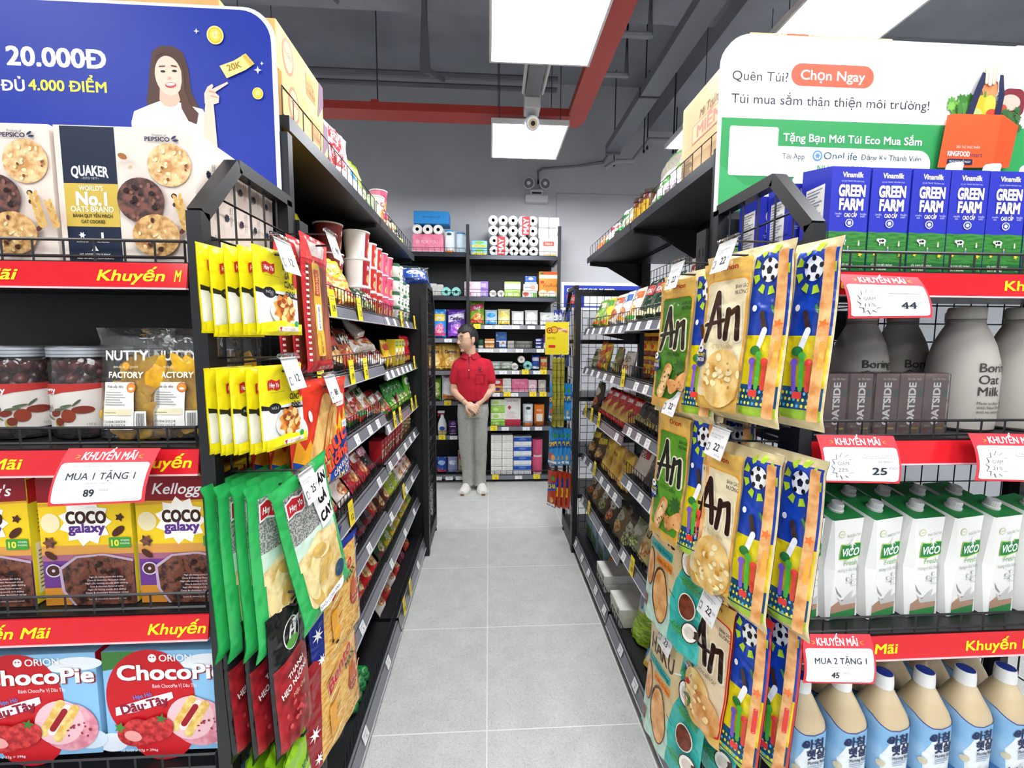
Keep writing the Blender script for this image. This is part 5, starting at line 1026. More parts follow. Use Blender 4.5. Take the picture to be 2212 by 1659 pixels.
# ---- right panel: rice cracker bags
CRK = MOT('#cf9a3c', '#f5d894', 30, 'film', 3, .35, .65); CRK2 = MOT('#c9803c', '#efc083', 35, 'film', 3, .35, .65)
def cracker(pan, letter, kind, seed, accent='#e7a33c'):
    w, h = .215, .335; x0 = .02
    it = [('R', .012, -.03, .104, .15, '#1843b0'), ('R', .012, -.095, .104, -.0, '#f4df1f'), ('R', .012, -.135, .104, -.092, '#1c5a86'), ('R', .012, -.15, .104, -.132, '#a9cf3a')] + \
         [('P', [(.058 + r0 * math.cos(a - .16), .118 + r0 * math.sin(a - .16)), (.058 + r1 * math.cos(a - .2), .118 + r1 * math.sin(a - .2)), (.058 + r1 * math.cos(a + .2), .118 + r1 * math.sin(a + .2)), (.058 + r0 * math.cos(a + .16), .118 + r0 * math.sin(a + .16))], '#b8dc2e') for a in np.arange(0, 6.2, .7) for r0, r1 in ((.03, .045),)] + \
         [('P', ell(.058, .118, .022, .022, 22), W), ('P', star(.058, .118, .0085, .007, 5, .3), '#1b1b1f')] + [('P', ell(.058 + .018 * math.cos(a), .118 + .018 * math.sin(a), .005, .005, 8), '#1b1b1f') for a in np.arange(.3, 6.3, 1.256)] + \
         [('P', band(.05, .04, .062, .012, .012), '#3b2418'), ('P', band(.062, .008, .05, -.02, .014), W), ('E', .042, -.028, .014, .009, '#2f7d3a'), ('P', band(.085, .02, .085, .05, .008), '#3c8f3a'), ('P', band(.085, .035, .074, .052, .006), '#3c8f3a'), ('P', band(.085, .035, .098, .052, .006), '#3c8f3a'), ('E', .03, .05, .006, .006, W)] + \
         [('P', band(.045 + i * .016, -.095, .04 + i * .017, -.05 + (i % 2) * .012, .011), c) for i, c in enumerate(('#7a5ac4', '#4fae3a', '#dd3a2a', '#e2542a'))] + [('E', .04 + i * .017, -.048 + (i % 2) * .012, .009, .007, c) for i, c in enumerate(('#7a5ac4', '#4fae3a', '#dd3a2a', '#e2542a'))] + \
         [('E', .02 + (i % 8) * .011, -.103 - (i // 8) * .011, .003, .003, ('#f4df1f', '#d8e24a', '#4fb0d8')[i % 3]) for i in range(24)] + [('R', .05, -.112, .072, -.1, '#d8302a'), ('R', .012, -.131, .104, -.1285, '#0f2f6a')] + \
         [('R', .088, -.15, .108, .15, CRK2), ('P', [(.086, -.15), (.094, -.1), (.088, -.05), (.094, 0), (.087, .05), (.092, .1), (.086, .15), (.108, .15), (.108, -.15)], CRK2), ('P', rrect(.096, -.06, .105, -.01, .003), accent), ('P', star(.098, .02, .01, .005, 5), '#e8702a')] + \
         [('P', [(-.104, .15), (.02, .15), (.02, -.15), (-.104, -.15)], '#e2b45a'), ('P', rrect(-.088, -.128, .018, .112, .012), accent), ('P', rrect(-.084, -.125, .014, .109, .011), pan), ('T', 'Orion', -.03, .135, .011, '#b8341f', {'w': .04, 'bold': .03})]
    nm = {'plain': 'BÁNH GẠO', 'sea': 'BÁNH GẠO', 'red': 'BÁNH GẠO'}[kind]
    it += [('T', nm, .002, .094, .0075, letter, {'w': .026}), ('T', 'NƯỚNG', .002, .083, .0075, letter, {'w': .026})]
    if kind == 'sea': it += [('P', [(-.088, .105), (-.04, .105), (-.045, .1), (-.03, -.02), (.016, -.03), (.016, .06)], pan)]
    # the hand-lettered name
    it += [('P', p, c) for q, c in ((.0035, '#fbf3d6'), (0, letter)) for p in (band(-.075, -.01, -.05, .085, .012 + q * 2), band(-.05, .085, -.036, -.002, .012 + q * 2), band(-.08, .022, -.03, .03, .008 + q * 2), band(-.022, -.006, -.02, .05, .011 + q * 2), band(-.02, .04, .0, .052, .011 + q * 2), band(.0, .052, .004, -.006, .011 + q * 2))]
    it += [('T', {'plain': 'VỊ TỰ NHIÊN', 'sea': 'VỊ TẢO BIỂN', 'red': 'VỊ RONG BIỂN CAY'}[kind], -.03, -.022, .008, '#b9a060' if kind == 'plain' else '#1e2a1a', {'w': .052}),
           ('P', [(-.104, -.028), (-.092, -.022), (-.066, -.03), (-.066, -.058), (-.085, -.066), (-.104, -.058)], '#16357f'), ('T', 'CÙNG NHIỆT', -.085, -.04, .0065, '#f4df1f', {'w': .034, 'bold': .04}), ('T', 'BÓNG ĐÁ', -.085, -.05, .0075, W, {'w': .034, 'bold': .05}), ('P', ell(-.085, -.027, .011, .008, 16), W), ('P', ell(-.085, -.026, .004, .003, 8), '#1b1b1f')]
    if kind == 'plain': it += [('P', ell(-.022, -.085, .046, .058, 34), CRK)] + bits(-.022, -.085, .05, 16, '#f8e6b4', seed, .007) + bits(-.022, -.085, .05, 8, '#c48a30', seed + 1, .004)
    elif kind == 'sea': it += [('P', star(.004, -.05, .022, .012, 9), '#2f5f2a'), ('P', band(-.01, -.1, .02, -.072, .024), CRK2), ('P', band(-.018, -.088, .022, -.092, .02), CRK2), ('P', band(-.05, -.112, -.03, -.056, .027), CRK2), ('P', band(-.048, -.108, -.03, -.06, .016), '#f6cf9a')] + bits(-.04, -.085, .03, 10, '#4a6a2a', seed, .003) + bits(-.0, -.09, .025, 6, '#a8602a', seed + 2, .003)
    else: it += [('P', star(-.06, -.1, .03, .014, 7), '#3a6a2a'), ('P', ell(-.05, -.068, .036, .036, 26), CRK), ('P', ell(-.02, -.098, .04, .036, 26), CRK2), ('E', -.075, -.075, .01, .006, '#c8302a', .6)] + bits(-.04, -.085, .045, 16, '#f4d49a', seed, .006)
    return bag('rice_cracker_bag', 'snack bag', w, h, .043, '#e6d3a0' if kind != 'red' else '#c8302a', it, seed, back='#1843b0', seal=.075, wr=1.3, xmap=((-.1075, .016, .088, .1075), (-.1075, .04, .092, .1075)))
DKB = '#2a1512'
plain = cracker('#efe2bd', DKB, 'plain', 11); plain2 = cracker('#efe2bd', DKB, 'plain', 15); sea = cracker('#3f7d24', '#17211a', 'sea', 13); sea2 = cracker('#5a9a2a', '#17211a', 'sea', 17); redk = cracker('#ead4b0', DKB, 'red', 19, '#d8302a')
def rhook(y, z, ln, num, label): return hook(-1, .6, y, z, ln, num, label, 'right panel hooks')
rhook(.825, 1.662, .135, '22', 'wire hook with price ticket 22, above the upper cream rice cracker bags')
hang([plain2, plain], 1, (.562, .498), .845, 1.678, .335, [.24, .24], 'cream rice cracker bag on the upper hook, %s', 'cream rice cracker bags', yj=(-.035, -.01))
rhook(.965, 1.645, .17, '22', 'wire hook with price ticket 22, above the upper green rice cracker bags')
hang([sea2, sea], 1, (.53, .458), .972, 1.655, .335, [.22, .22], 'green rice cracker bag on the upper hook, %s', 'green rice cracker bags')
rhook(.815, 1.3, .135, '22', 'wire hook with price ticket 22, above the lower cream rice cracker bags')
hang([plain, plain2], 1, (.562, .498), .842, 1.29, .335, [.24, .24], 'cream rice cracker bag on the lower hook, %s', 'cream rice cracker bags', yj=(-.035, -.01))
rhook(.955, 1.36, .17, '22', 'wire hook with price ticket 22, above the lower green rice cracker bags')
hang([sea, sea2], 1, (.535, .458), .965, 1.34, .335, [.22, .22], 'green rice cracker bag on the lower hook, %s', 'green rice cracker bags')
rhook(.815, .96, .135, '22', 'wire hook with price ticket 22, above the red topped rice cracker bags')
hang([redk], 1, (.56, .5), .835, .975, .335, [.24, .24], 'red topped rice cracker bag, %s', 'red topped rice cracker bags')
TEAL = '#3cb8ae'; COCO1 = MOT('#4a1f16', '#7a3a26', 60, 'film', 2)
w, h = .235, .335
def coco(x, y, r, a): return [('P', ell(x, y, r * 1.25, r * 1.45, 22, a), '#3a1710'), ('P', ell(x, y, r * 1.1, r * 1.3, 22, a), '#f6f1ea'), ('P', ell(x, y, r * .72, r * .86, 18, a), '#d6c9bd')]
def nut(x, y, r, a): return [('P', ell(x, y, r * 1.1, r * 1.4, 22, a), '#f1e6d6'), ('P', ell(x, y, r, r * 1.28, 22, a), COCO1)]
def frond(x, y, ln, a):
    o = [('P', band(x, y, x + ln * math.cos(a), y + ln * math.sin(a), .0018), '#2a6a2a')]
    for i in range(7):
        t = (i + 1) / 8; px, py = x + ln * t * math.cos(a), y + ln * t * math.sin(a)
        for s in (-1, 1): o.append(('P', band(px, py, px + .014 * math.cos(a + s * .8), py + .014 * math.sin(a + s * .8), .003), '#3f8f35'))
    return o
it = [('P', [(-.112, -.15), (-.112, .145), (.05, .145), (.04, .09), (.052, .05), (.03, .0), (.02, -.05), (.03, -.1), (.02, -.15)], '#d9c394'), ('P', [(-.112, -.15), (-.112, -.06), (-.09, -.02), (.02, -.05), (.03, -.1), (.02, -.15)], '#bfe0d0'),
      ('T', 'Oishi', -.036, .122, .017, '#b8242c', {'w': .048, 'bold': .05}), ('T', 'HAKU', -.037, .085, .042, '#3a1512', {'w': .112, 'rot': -.02, 'bold': .02}), ('P', rrect(-.105, .03, .01, .05, .004), '#2aa8a8'), ('T', 'Bánh Gạo Nướng', -.047, .04, .0095, '#16383a', {'w': .1}), ('P', rrect(-.06, .003, .015, .023, .004), '#ee8a2e'), ('T', 'Vị Dừa Sấy Giòn', -.022, .013, .008, '#4a2412', {'w': .066}),
      ('P', ell(-.085, -.02, .022, .048, 26, .15), COCO1), ('P', ell(-.085, -.02, .0185, .044, 26, .15), CRK2), ('P', ell(-.022, -.065, .036, .066, 30, .2), '#5a2a1a'), ('P', ell(-.02, -.066, .0315, .061, 30, .2), CRK2), ('P', rrect(-.1, -.125, -.078, -.095, .002), '#7a2f2a'), ('T', 'HALAL', -.089, -.11, .005, '#d9c394', {})] + \
     frond(.05, .12, .07, -1.2) + coco(.072, .06, .021, .2) + frond(.05, .02, .06, -.2) + nut(.082, -.035, .021, .2) + frond(.04, -.09, .06, -.1) + coco(.1, -.085, .016, -.2) + nut(.1, .11, .016, 0) + [('P', band(.03, -.02, .05, -.03, .003), '#17807a'), ('P', band(.04, .09, .06, .1, .003), '#e8f6f2')]
haku = bag('coconut_cracker_bag', 'snack bag', w, h, .045, TEAL, it, 21, back='#2fa89e', seal=.055, wr=1.1)
rhook(.975, 1.09, .155, '23', 'wire hook with price ticket 23, above the upper teal cracker bags')
hang([haku], 1, (.535, .45), .975, 1.108, .335, [.2, .2], 'teal and beige coconut cracker bag on the upper hook, %s', 'coconut cracker bags')
rhook(.965, .78, .155, '23', 'wire hook with price ticket 23, above the lower teal cracker bags')
hang([haku], 1, (.535, .45), .965, .8, .335, [.2, .2], 'teal and beige coconut cracker bag on the lower hook, %s', 'coconut cracker bags')

# ---- far right panel: small snack packs beside the back aisle
def far_hook(y, z, ln, label): return hook(-1, .6, y, z, ln, '', label, 'far panel hooks')
sach = bag('snack_sachet', 'snack sachet', .05, .085, .012, '#27429c', [('P', [(-.025, .0), (.025, .01), (.025, -.035), (-.025, -.035)], '#e9edf4'), ('P', star(.004, .012, .014, .006, 6), W), ('T', 'MILK', 0, -.018, .009, '#27429c', {'w': .03, 'bold': .05})], 3, wr=2.4, nu=12, nv=14)
for z, nm in ((1.735, 'upper'), (1.415, 'lower')):
    far_hook(3.15, z, .13, 'wire hook on the far panel above the %s blue sachets' % nm)
    for k, (x, dy) in enumerate(((.575, -.03), (.575, .035), (.545, -.02), (.545, .04), (.515, -.03), (.515, .03), (.485, .0))):
        inst(sach, 'blue and white snack sachet in the %s cluster on the far wire panel' % nm, (x, 3.15 + dy, z - .105 - (k % 2) * .015), -1.57 + (k - 3) * .18, 'blue sachets, %s cluster' % nm)
b = B(); b.box(-.085, -.001, 0, .085, .001, .235, M('#f2dd2a', 'card'))
art(b, [('E', -.02, .18, .03, .026, '#8a5a1c'), ('E', -.02, .18, .024, .02, '#e8b43a'), ('P', ell(-.055, .175, .022, .022, 20), '#a83a2a'), ('P', ell(-.055, .175, .014, .014, 20), '#f2dd2a'), ('P', ell(-.055, .175, .008, .008, 16), '#a83a2a'), ('P', band(.015, .19, .07, .165, .016), '#d9707a'), ('P', band(.015, .175, .07, .185, .01), '#e9d9c0'), ('T', 'KẸO DẺO', -.04, .12, .014, '#5a3a12', {'w': .06}), ('R', -.06, .05, -.01, .07, '#d8302a')], flat_front(-.001), off=.0005)
inst(Tpl('candy_display_card', 'display card', b.mesh('candy_display_card'), ()), 'yellow printed candy display card on the far wire panel', (.49, 3.12, 1.39), -.35)
gum = B(); OL = MOT('#6f6a16', '#a8a02a', 40, 'film', 2, .4, .6, (1, 1, .3))
gum.box(-.012, -.006, 0, .012, .006, .5, OL, .003)
for i in range(9): gum.box(-.0125, -.0065, .045 + i * .052, .0125, .0065, .048 + i * .052, M('#4f4b10', 'film'))
gumT = Tpl('candy_strip', 'candy strip', gum.mesh('candy_strip'), ())
for i, (x, y) in enumerate(((.47, 3.05), (.47, 3.085), (.475, 3.13), (.5, 3.06), (.505, 3.11), (.53, 3.07), (.535, 3.12))):
    inst(gumT, 'long olive green candy strip hanging below the yellow display card', (x, y, .87), -.5 + i * .1, 'olive candy strips')
def chomp(body, second, seed, txt):
    return bag('corn_snack_bag', 'snack bag', .1, .27, .026, body, [('P', [(-.05, .03), (.05, .06), (.05, .0), (-.05, -.03)], second), ('T', txt, 0, .018, .03, '#1b1b1f', {'w': .088, 'rot': .25, 'bold': .075}), ('T', txt, -.001, .02, .03, '#f7d42a', {'w': .086, 'rot': .25, 'bold': .05}), ('E', -.01, -.07, .022, .026, '#c9402a'), ('E', .015, -.08, .02, .022, '#e8b06a'), ('E', .02, .085, .018, .018, '#3c9a4a'), ('R', -.045, -.125, .045, -.105, '#e9eef4')], seed, wr=1.9, nu=16, nv=20)
cb = chomp('#2f8fd4', '#1f5fae', 3, 'OMP!')
for z, nm in ((1.2, 'upper'), (.865, 'lower')):
    far_hook(3.15, z - .02, .13, 'wire hook on the far panel above the %s blue corn snack bags' % nm)
    for k, (x, y) in enumerate(((.572, 3.12), (.538, 3.13), (.505, 3.12), (.475, 3.12))):
        inst(cb, 'bright blue corn snack bag on the far panel, %s hook, %s' % (nm, ROWY[k] if k < 3 else 'outermost'), (x, y, z - .29), -1.0 + .03 * k, 'blue corn snack bags')
ck = chomp('#b8361f', '#2a4fb0', 5, 'CHI'); ck2 = bag('corn_snack_bag', 'snack bag', .1, .27, .026, '#b23a1e', [('R', -.03, .02, .03, .09, '#2347a8'), ('R', -.03, -.05, .03, .02, '#f0d42a'), ('E', 0, -.02, .016, .022, '#d8402a'), ('E', 0, .05, .018, .02, '#3f6fd0'), ('E', 0, -.085, .02, .014, '#7a3a2a')], 6, wr=1.6, nu=16, nv=20)
far_hook(3.15, .53, .13, 'wire hook on the far panel above the orange red corn snack bags')
for k, (x, y, t) in enumerate(((.575, 3.1, ck2), (.54, 3.11, ck2), (.505, 3.12, ck2), (.47, 3.13, ck))):
    inst(t, 'orange red corn snack bag low on the far panel, ' + (ROWY[k] if k < 3 else 'outermost'), (x, y, .25), -1.05 + .02 * k, 'orange red corn snack bags')
# ================================================================== goods on the long racks
XF = {-1: -.487, 1: .655}
def place(sg, k, j, t, ys, labs, group, depth=.04, lean=0.0, xo=0.0, zo=0.0, rz=0.0, jit=.05, seed=1, z=None):
    """a run of goods along shelf j of bay k; labs: one label with %s for the ordinal, or a list"""
    rd = random.Random(seed + j * 7 + k * 31); tt = t if isinstance(t, list) else [t]
    zt = TOPZ[(sg, k, j)] if z is None else z
    for i, y in enumerate(ys):
        l = labs[i] if isinstance(labs, list) else (labs % ORD[i] if '%s' in labs else labs)
        inst(tt[i % len(tt)], l, (XF[sg] + sg * (.028 + depth / 2 + xo + rd.uniform(0, .006)), y, zt + zo), FACE[sg] + rz + rd.uniform(-jit, jit), group, rx=-lean)
def pk(name, cat, w, h, t, base, acc, txt, tc, seed, food=None, acc2=None, shape=0, lean=0, back=None, flat=True, **kw):
    it = []
    if shape == 0: it += [('P', rrect(-w * .42, h * .1, w * .42, h * .34, .01), acc)]
    elif shape == 1: it += [('P', [(-w * .45, h * .05), (w * .45, h * .2), (w * .45, h * .38), (-w * .45, h * .3)], acc)]
    elif shape == 2: it += [('E', 0, h * .16, w * .36, h * .15, acc)]
    elif shape == 3: it += [('R', -w * .46, -h * .4, w * .46, -h * .08, acc)]
    if acc2: it += [('P', [(-w * .45, -h * .4), (w * .45, -h * .4), (w * .45, -h * .3), (-w * .45, -h * .22)], acc2)]
    if food: it += [('P', ell(w * .04, -h * .16, w * .34, h * .17, 20), food)] + bits(w * .04, -h * .16, w * .28, 5, '#f2e3b4', seed, .008)
    if txt:
        th = min(.03, w * .2); ws = min(w * .78, th * .62 * len(txt))
        it += [('T', txt, 0, h * .2, th, '#1b1b1f' if tc != '#1b1b1f' else '#f3efe4', {'w': ws * 1.02, 'bold': .075}), ('T', txt, 0, h * .2, th, tc, {'w': ws, 'bold': .05})]
    return bag(name, cat, w, h, t, base, it, seed, back=back, nu=14, nv=16, shared=True, L=.014, **kw)
def cupT(name, r0, r1, h, body, lid, band_, txt, tc, food=True, clearbody=False):
    b = B(); b.lathe([(0, 0), (r0, 0), (r0, .003), (r1, h - .006), (r1 * 1.06, h - .005), (r1 * 1.06, h), (0, h)], [M('#eeeeea', 'card'), body, body, lid, lid, lid], 22)
    rr = (r0 + r1) / 2; mp = lambda X, Y, o: np.stack([(r0 + (r1 - r0) * Y / h + o) * np.sin(X / rr), -(r0 + (r1 - r0) * Y / h + o) * np.cos(X / rr), Y], 1)
    it = []
    if band_: it += [('R', -rr * 1.1, h * .05, rr * 1.1, h * .93, band_)]
    if food: it += [('P', ell(0, h * .3, rr * .75, h * .2, 18), MOT('#c9702a', '#f3cf86', 60, 'card', 3))]
    if txt: it += [('T', txt, 0, h * .68, h * .16, tc, {'w': rr * 1.35, 'bold': .05})]
    art(b, it, mp, L=.008, off=.0005, step=.0002)
    return Tpl(name, 'cup', b.mesh(name), ())
FOODN = MOT('#b8702a', '#f0d08a', 60, 'film', 3); FOODR = MOT('#a8301c', '#e8a05a', 60, 'film', 3); FOODG = MOT('#4a6a2a', '#d8dc9a', 60, 'film', 3)
# ---------------- noodle rack (left), top shelf
cart = boxtpl('noodle_carton', 'carton', .22, .115, .3, MOT('#d9a85e', '#e8c07a', 6, 'card'), [], (), (1,))
def cartonbox(name, w, h, d, mat, front, tape='#c79a5c'):
    b = B().box(-w / 2, -d / 2, 0, w / 2, d / 2, h, mat, .003); p = B(); art(p, front, flat_front(-d / 2), off=.0006)
    p.box(-w / 2 - .0006, -.022, h - .04, w / 2 + .0006, .022, h + .0006, M(tape, 'film'))
    return Tpl(name, 'carton', b.mesh(name), [('printed_face_print', p.mesh('printed_face_print'))])
KR = MOT('#e3ad62', '#edc07e', 5, 'card'); PUR = '#7d5a78'
nc = cartonbox('noodle_carton', .3, .115, .26, KR, [('P', ell(-.09, .06, .032, .045, 20), '#d9765a'), ('P', ell(-.09, .06, .025, .037, 20), '#ecb98a'), ('T', 'Hảo', -.09, .065, .014, '#c9503a', {'w': .04}), ('R', .02, .03, .09, .09, '#dca35a'), ('P', [(.1, .0), (.15, .06), (.15, .115), (.12, .115)], PUR), ('T', 'MÌ TÔM', .05, .06, .016, '#a8603a', {'w': .05})] + [('R', .025 + i * .012, .035, .031 + i * .012, .05, '#a8603a') for i in range(5)])
place(-1, 0, 0, nc, [1.325], ['orange printed noodle carton on the top shelf, lower of two'], 'noodle cartons', .26, jit=0)
inst(nc, 'orange printed noodle carton on the top shelf, upper of two', (-.655, 1.32, TOPZ[(-1, 0, 0)] + .118), FACE[-1], 'noodle cartons')
big = cartonbox('printed_carton', .34, .3, .3, MOT('#e6b06a', '#f0c383', 5, 'card'), [('R', -.16, .17, .16, .28, PUR), ('R', -.15, .18, .15, .27, '#f0c383'), ('T', 'SẢN PHẨM VỚI CÔNG NGHỆ NHẬT BẢN', .0, .255, .014, '#7a4a34', {'w': .27, 'bold': .03}), ('T', 'Hảo Hảo', -.07, .225, .02, '#d0703a', {'w': .1, 'bold': .04}), ('R', -.05, .2, .04, .242, '#f4f0ec'), ('T', 'NƯỚC TƯƠNG', -.005, .222, .008, '#a85a5a', {'w': .07})])
inst(big, 'orange and purple printed carton standing behind the blue header sign', (-.85, 1.36, TOPZ[(-1, 0, 0)]), 0)
salt = pk('seasoning_bag', 'food bag', .17, .27, .06, '#f1e9e6', '#c8202c', 'MÌ', '#f6e9e4', 3, None, '#c8202c', 3, wr=1.6)
def redwhite(seed):
    w, h = .19, .3
    return bag('red_white_bag', 'food bag', w, h, .06, '#efe6e4', [('R', -.07, -.14, .02, .13, '#c41f2c'), ('E', -.03, .09, .028, .026, '#f3dcdc'), ('E', -.03, .09, .022, .02, '#c41f2c'), ('T', 'Micoem', -.0, .02, .034, '#f7ecec', {'w': .13, 'bold': .06}), ('T', 'Micoem', -.0, .02, .034, '#d8404a', {'w': .124, 'bold': .02}), ('P', rrect(-.06, -.09, .02, -.05, .004), '#f7ecec'), ('T', '454g', -.02, -.07, .016, '#c41f2c', {}), ('R', .03, -.02, .075, .1, '#e9d3cf')], seed, nu=16, nv=18, wr=2)
inst(redwhite(3), 'tall red and white bag standing beside the orange noodle cartons', (-.575, 1.565, TOPZ[(-1, 0, 0)]), FACE[-1] + .1, None, rx=-.08, sc=(.9, 1, 1.0))
inst(redwhite(8), 'red and white bag with a torn corner, second from the noodle cartons', (-.575, 1.75, TOPZ[(-1, 0, 0)]), FACE[-1] - .25, None, rx=-.1, ry=.12, sc=.85)
place(-1, 0, 0, [pk('blue_white_bag', 'food bag', .15, .17, .05, '#dfe9f4', '#2f86cf', '', W, 4, None, None, 2, wr=2.2), pk('candy_bag', 'food bag', .16, .22, .05, '#9fc12a', '#f3e21d', '', '#2a6a1f', 5, FOODG, '#3f8a2a', 1, wr=2.2)], [1.9, 2.0], ['blue and white crumpled bag on the noodle rack top', 'green and yellow leaning bag on the noodle rack top'], 'top shelf bags', .06, .25)
pinkcup = cupT('noodle_cup', .034, .044, .11, M('#e58aa2', 'card'), M('#f3f0ee', 'card'), '#d9577a', 'Ho', '#c41f2c'); whitecup = cupT('noodle_cup', .034, .044, .11, M('#f1eee9', 'card'), M('#f6f5f2', 'card'), None, 'Cup', '#b8242c')
inst(whitecup, 'white and red noodle cup on the noodle rack top', (-.54, 2.14, TOPZ[(-1, 1, 0)]), FACE[-1]); inst(pinkcup, 'pink noodle cup on the noodle rack top, raised on a second cup', (-.585, 2.4, TOPZ[(-1, 1, 0)] + .112), FACE[-1]); inst(pinkcup, 'pink noodle cup on the noodle rack top, beneath another cup', (-.585, 2.4, TOPZ[(-1, 1, 0)]), FACE[-1])
place(-1, 1, 0, [pk('noodle_pouch', 'food bag', .14, .16, .05, '#f08a1f', '#f7d23a', 'MÌ', '#c8202c', 6, FOODR, None, 1), pk('noodle_pouch', 'food bag', .13, .15, .05, '#e8b04a', '#c8403a', '', W, 7, FOODR, None, 0), pk('noodle_pouch', 'food bag', .12, .13, .05, '#c8574a', '#f0dcc4', '', W, 8, FOODN, None, 0), pk('noodle_pouch', 'food bag', .12, .16, .05, '#17171b', '#f3df1f', '', W, 9, None, '#f3df1f', 0, wr=2), pk('noodle_pouch', 'food bag', .14, .12, .05, '#2a1a16', '#8a6a4a', 'GẤU', '#d9c9a4', 10, None, None, 1, wr=2)],
      [2.27, 2.42, 2.56, 2.7, 2.88], ['orange noodle pouch leaning on the noodle rack top', 'tan and red noodle pouch on the noodle rack top', 'red brown noodle pouch on the noodle rack top', 'black and yellow noodle pouch on the noodle rack top', 'dark brown noodle pouch at the far end of the noodle rack top'], 'noodle pouches on the top shelf', .06, .3)
b = B().box(-.11, -.12, 0, .11, .12, .17, MOT('#a5805a', '#b8936a', 6, 'card'), .003); b.box(-.111, -.015, .1, .111, .015, .1705, M('#8f6c48', 'film'))
inst(Tpl('plain_carton', 'carton', b.mesh('plain_carton'), ()), 'plain brown carton at the far end of the noodle rack top', (-.72, 2.78, TOPZ[(-1, 1, 0)]), FACE[-1])
b = B(); n = 18; pts = rrect(-.42, 0, .42, .5, .07); b.add([(x, 0, z) for x, z in pts] + [(x, .012, z) for x, z in pts], [list(range(len(pts) - 1, -1, -1)), list(range(len(pts), 2 * len(pts)))] + [(i, (i + 1) % len(pts), (i + 1) % len(pts) + len(pts), i + len(pts)) for i in range(len(pts))], M('#14161b', 'card'))
o = b.obj('rear_header_sign'); o.location = (-1.35, 2.99, 2.06); tag(o, 'black back of a rounded header sign behind the red and white bags', 'sign')
b = B(); b.box(-.98, 2.98, 1.86, -.96, 3.0, 2.1, BLK).box(-1.72, 2.98, 1.86, -1.7, 3.0, 2.1, BLK); b.obj('post_frame', o).location = (1.35, -2.99, -2.06)
# upper shelf: snack bags, noodle cups, small jars
fr = MOT('#b86a1c', '#f5cf5a', 40, 'film', 3, .35, .6, (1, 1, 2.5))
def swirl(seed): return bag('noodle_snack_bag', 'snack bag', .21, .2, .07, '#f0821f', [('P', [(-.09, -.085), (.09, -.085), (.09, .0), (-.09, .0)], fr), ('P', ell(0, .045, .088, .036, 26, .12), '#f3e01c'), ('T', 'Snuy', -.038, .045, .032, '#231a14', {'w': .085, 'rot': .15, 'bold': .075}), ('T', 'Snuy', -.038, .047, .032, '#f7ea3c', {'w': .08, 'rot': .15, 'bold': .04}), ('T', 'Snax', .045, .035, .03, '#231a14', {'w': .08, 'rot': .0, 'bold': .075}), ('T', 'Snax', .045, .037, .03, '#f7ea3c', {'w': .075, 'bold': .04}), ('E', 0, -.045, .03, .02, '#c8302a'), ('R', -.095, .075, .095, .095, '#f3e01c')], seed, wr=2, nu=16, nv=16)
sw = [swirl(3), swirl(6)]
place(-1, 0, 1, sw, [1.28, 1.5, 1.7], ['orange and yellow noodle snack bag behind the long red packs', 'orange and yellow noodle snack bag standing upright, middle of three', 'orange and yellow noodle snack bag leaning in front of the noodle cups'], 'noodle snack bags', .07, .3)
inst(sw[1], 'orange and yellow noodle snack bag lying on top of the others', (-.6, 1.5, TOPZ[(-1, 0, 1)] + .13), FACE[-1] + .1, 'noodle snack bags', rx=-.35)
herb = pk('herb_bag', 'food bag', .11, .1, .04, '#2a4a2a', '#e6e2da', '', W, 4, FOODG, '#5a2a2a', 2, wr=2.4)
place(-1, 0, 1, herb, [1.84, 1.93, 2.01], 'dark green herb bag in front of the noodle cups, %s', 'herb bags', .05, .15)
bigcup = cupT('large_noodle_cup', .045, .056, .118, M('#efece6', 'card'), M('#f4f3f0', 'card'), '#a3242c', 'Modern', '#f6e9e4')
bigcup2 = cupT('large_noodle_cup', .045, .056, .118, M('#7a2a24', 'card'), M('#e9e4dc', 'card'), '#8a2f28', 'Mo', '#f3e6da')
zc = TOPZ[(-1, 0, 1)]
for c, (t_, x, y, n, nm) in enumerate(((bigcup, -.585, 1.985, 3, 'farther'), (bigcup2, -.66, 1.86, 3, 'nearer'))):
    for lv in range(n): inst(t_, 'large red and white noodle cup, %s of the %s stack' % (('bottom', 'middle', 'top')[lv], nm), (x, y, zc + lv * .1195), FACE[-1] + .3 * lv, 'large noodle cups')
z1 = TOPZ[(-1, 1, 1)]
rw = cupT('noodle_cup', .034, .044, .11, M('#f1eee9', 'card'), M('#f6f5f2', 'card'), '#c8302a', 'Modern', '#f6e9e4')
for c, (t, y, nm) in enumerate(((rw, 2.11, 'white and red'), (rw, 2.215, 'white and red'), (pinkcup, 2.34, 'pink'), (pinkcup, 2.46, 'pink'))):
    for lv in range(3): inst(t, '%s noodle cup, %s of its stack, %s stack in the far bay' % (nm, ('bottom', 'middle', 'top')[lv], ORD[c]), (-.575, y, z1 + lv * .112), FACE[-1] + .2 * lv, 'noodle cup stacks')
b = B(); b.lathe([(0, 0), (.034, 0), (.0365, .004), (.0365, .06), (.033, .066)], MOT('#d9d5cb', '#e9e6df', 20, 'card'), 20)
art(b, [('R', -.035, .008, .035, .056, '#f2f0ea'), ('E', .01, .025, .018, .014, '#c8482a'), ('E', -.014, .022, .014, .01, '#3f7d4a'), ('T', 'SỐT', 0, .045, .011, '#2a3a30', {'w': .04, 'bold': .05})], round_front(.0365), L=.008, off=.0005, step=.0002)
ld = B().lathe([(.034, .064), (.0385, .065), (.0385, .078), (.036, .08), (0, .08)], M('#2f6a4a', 'card'), 20)
ld2 = B().lathe([(.034, .064), (.0385, .065), (.0385, .078), (.036, .08), (0, .08)], M('#d9dad8', 'card'), 20)
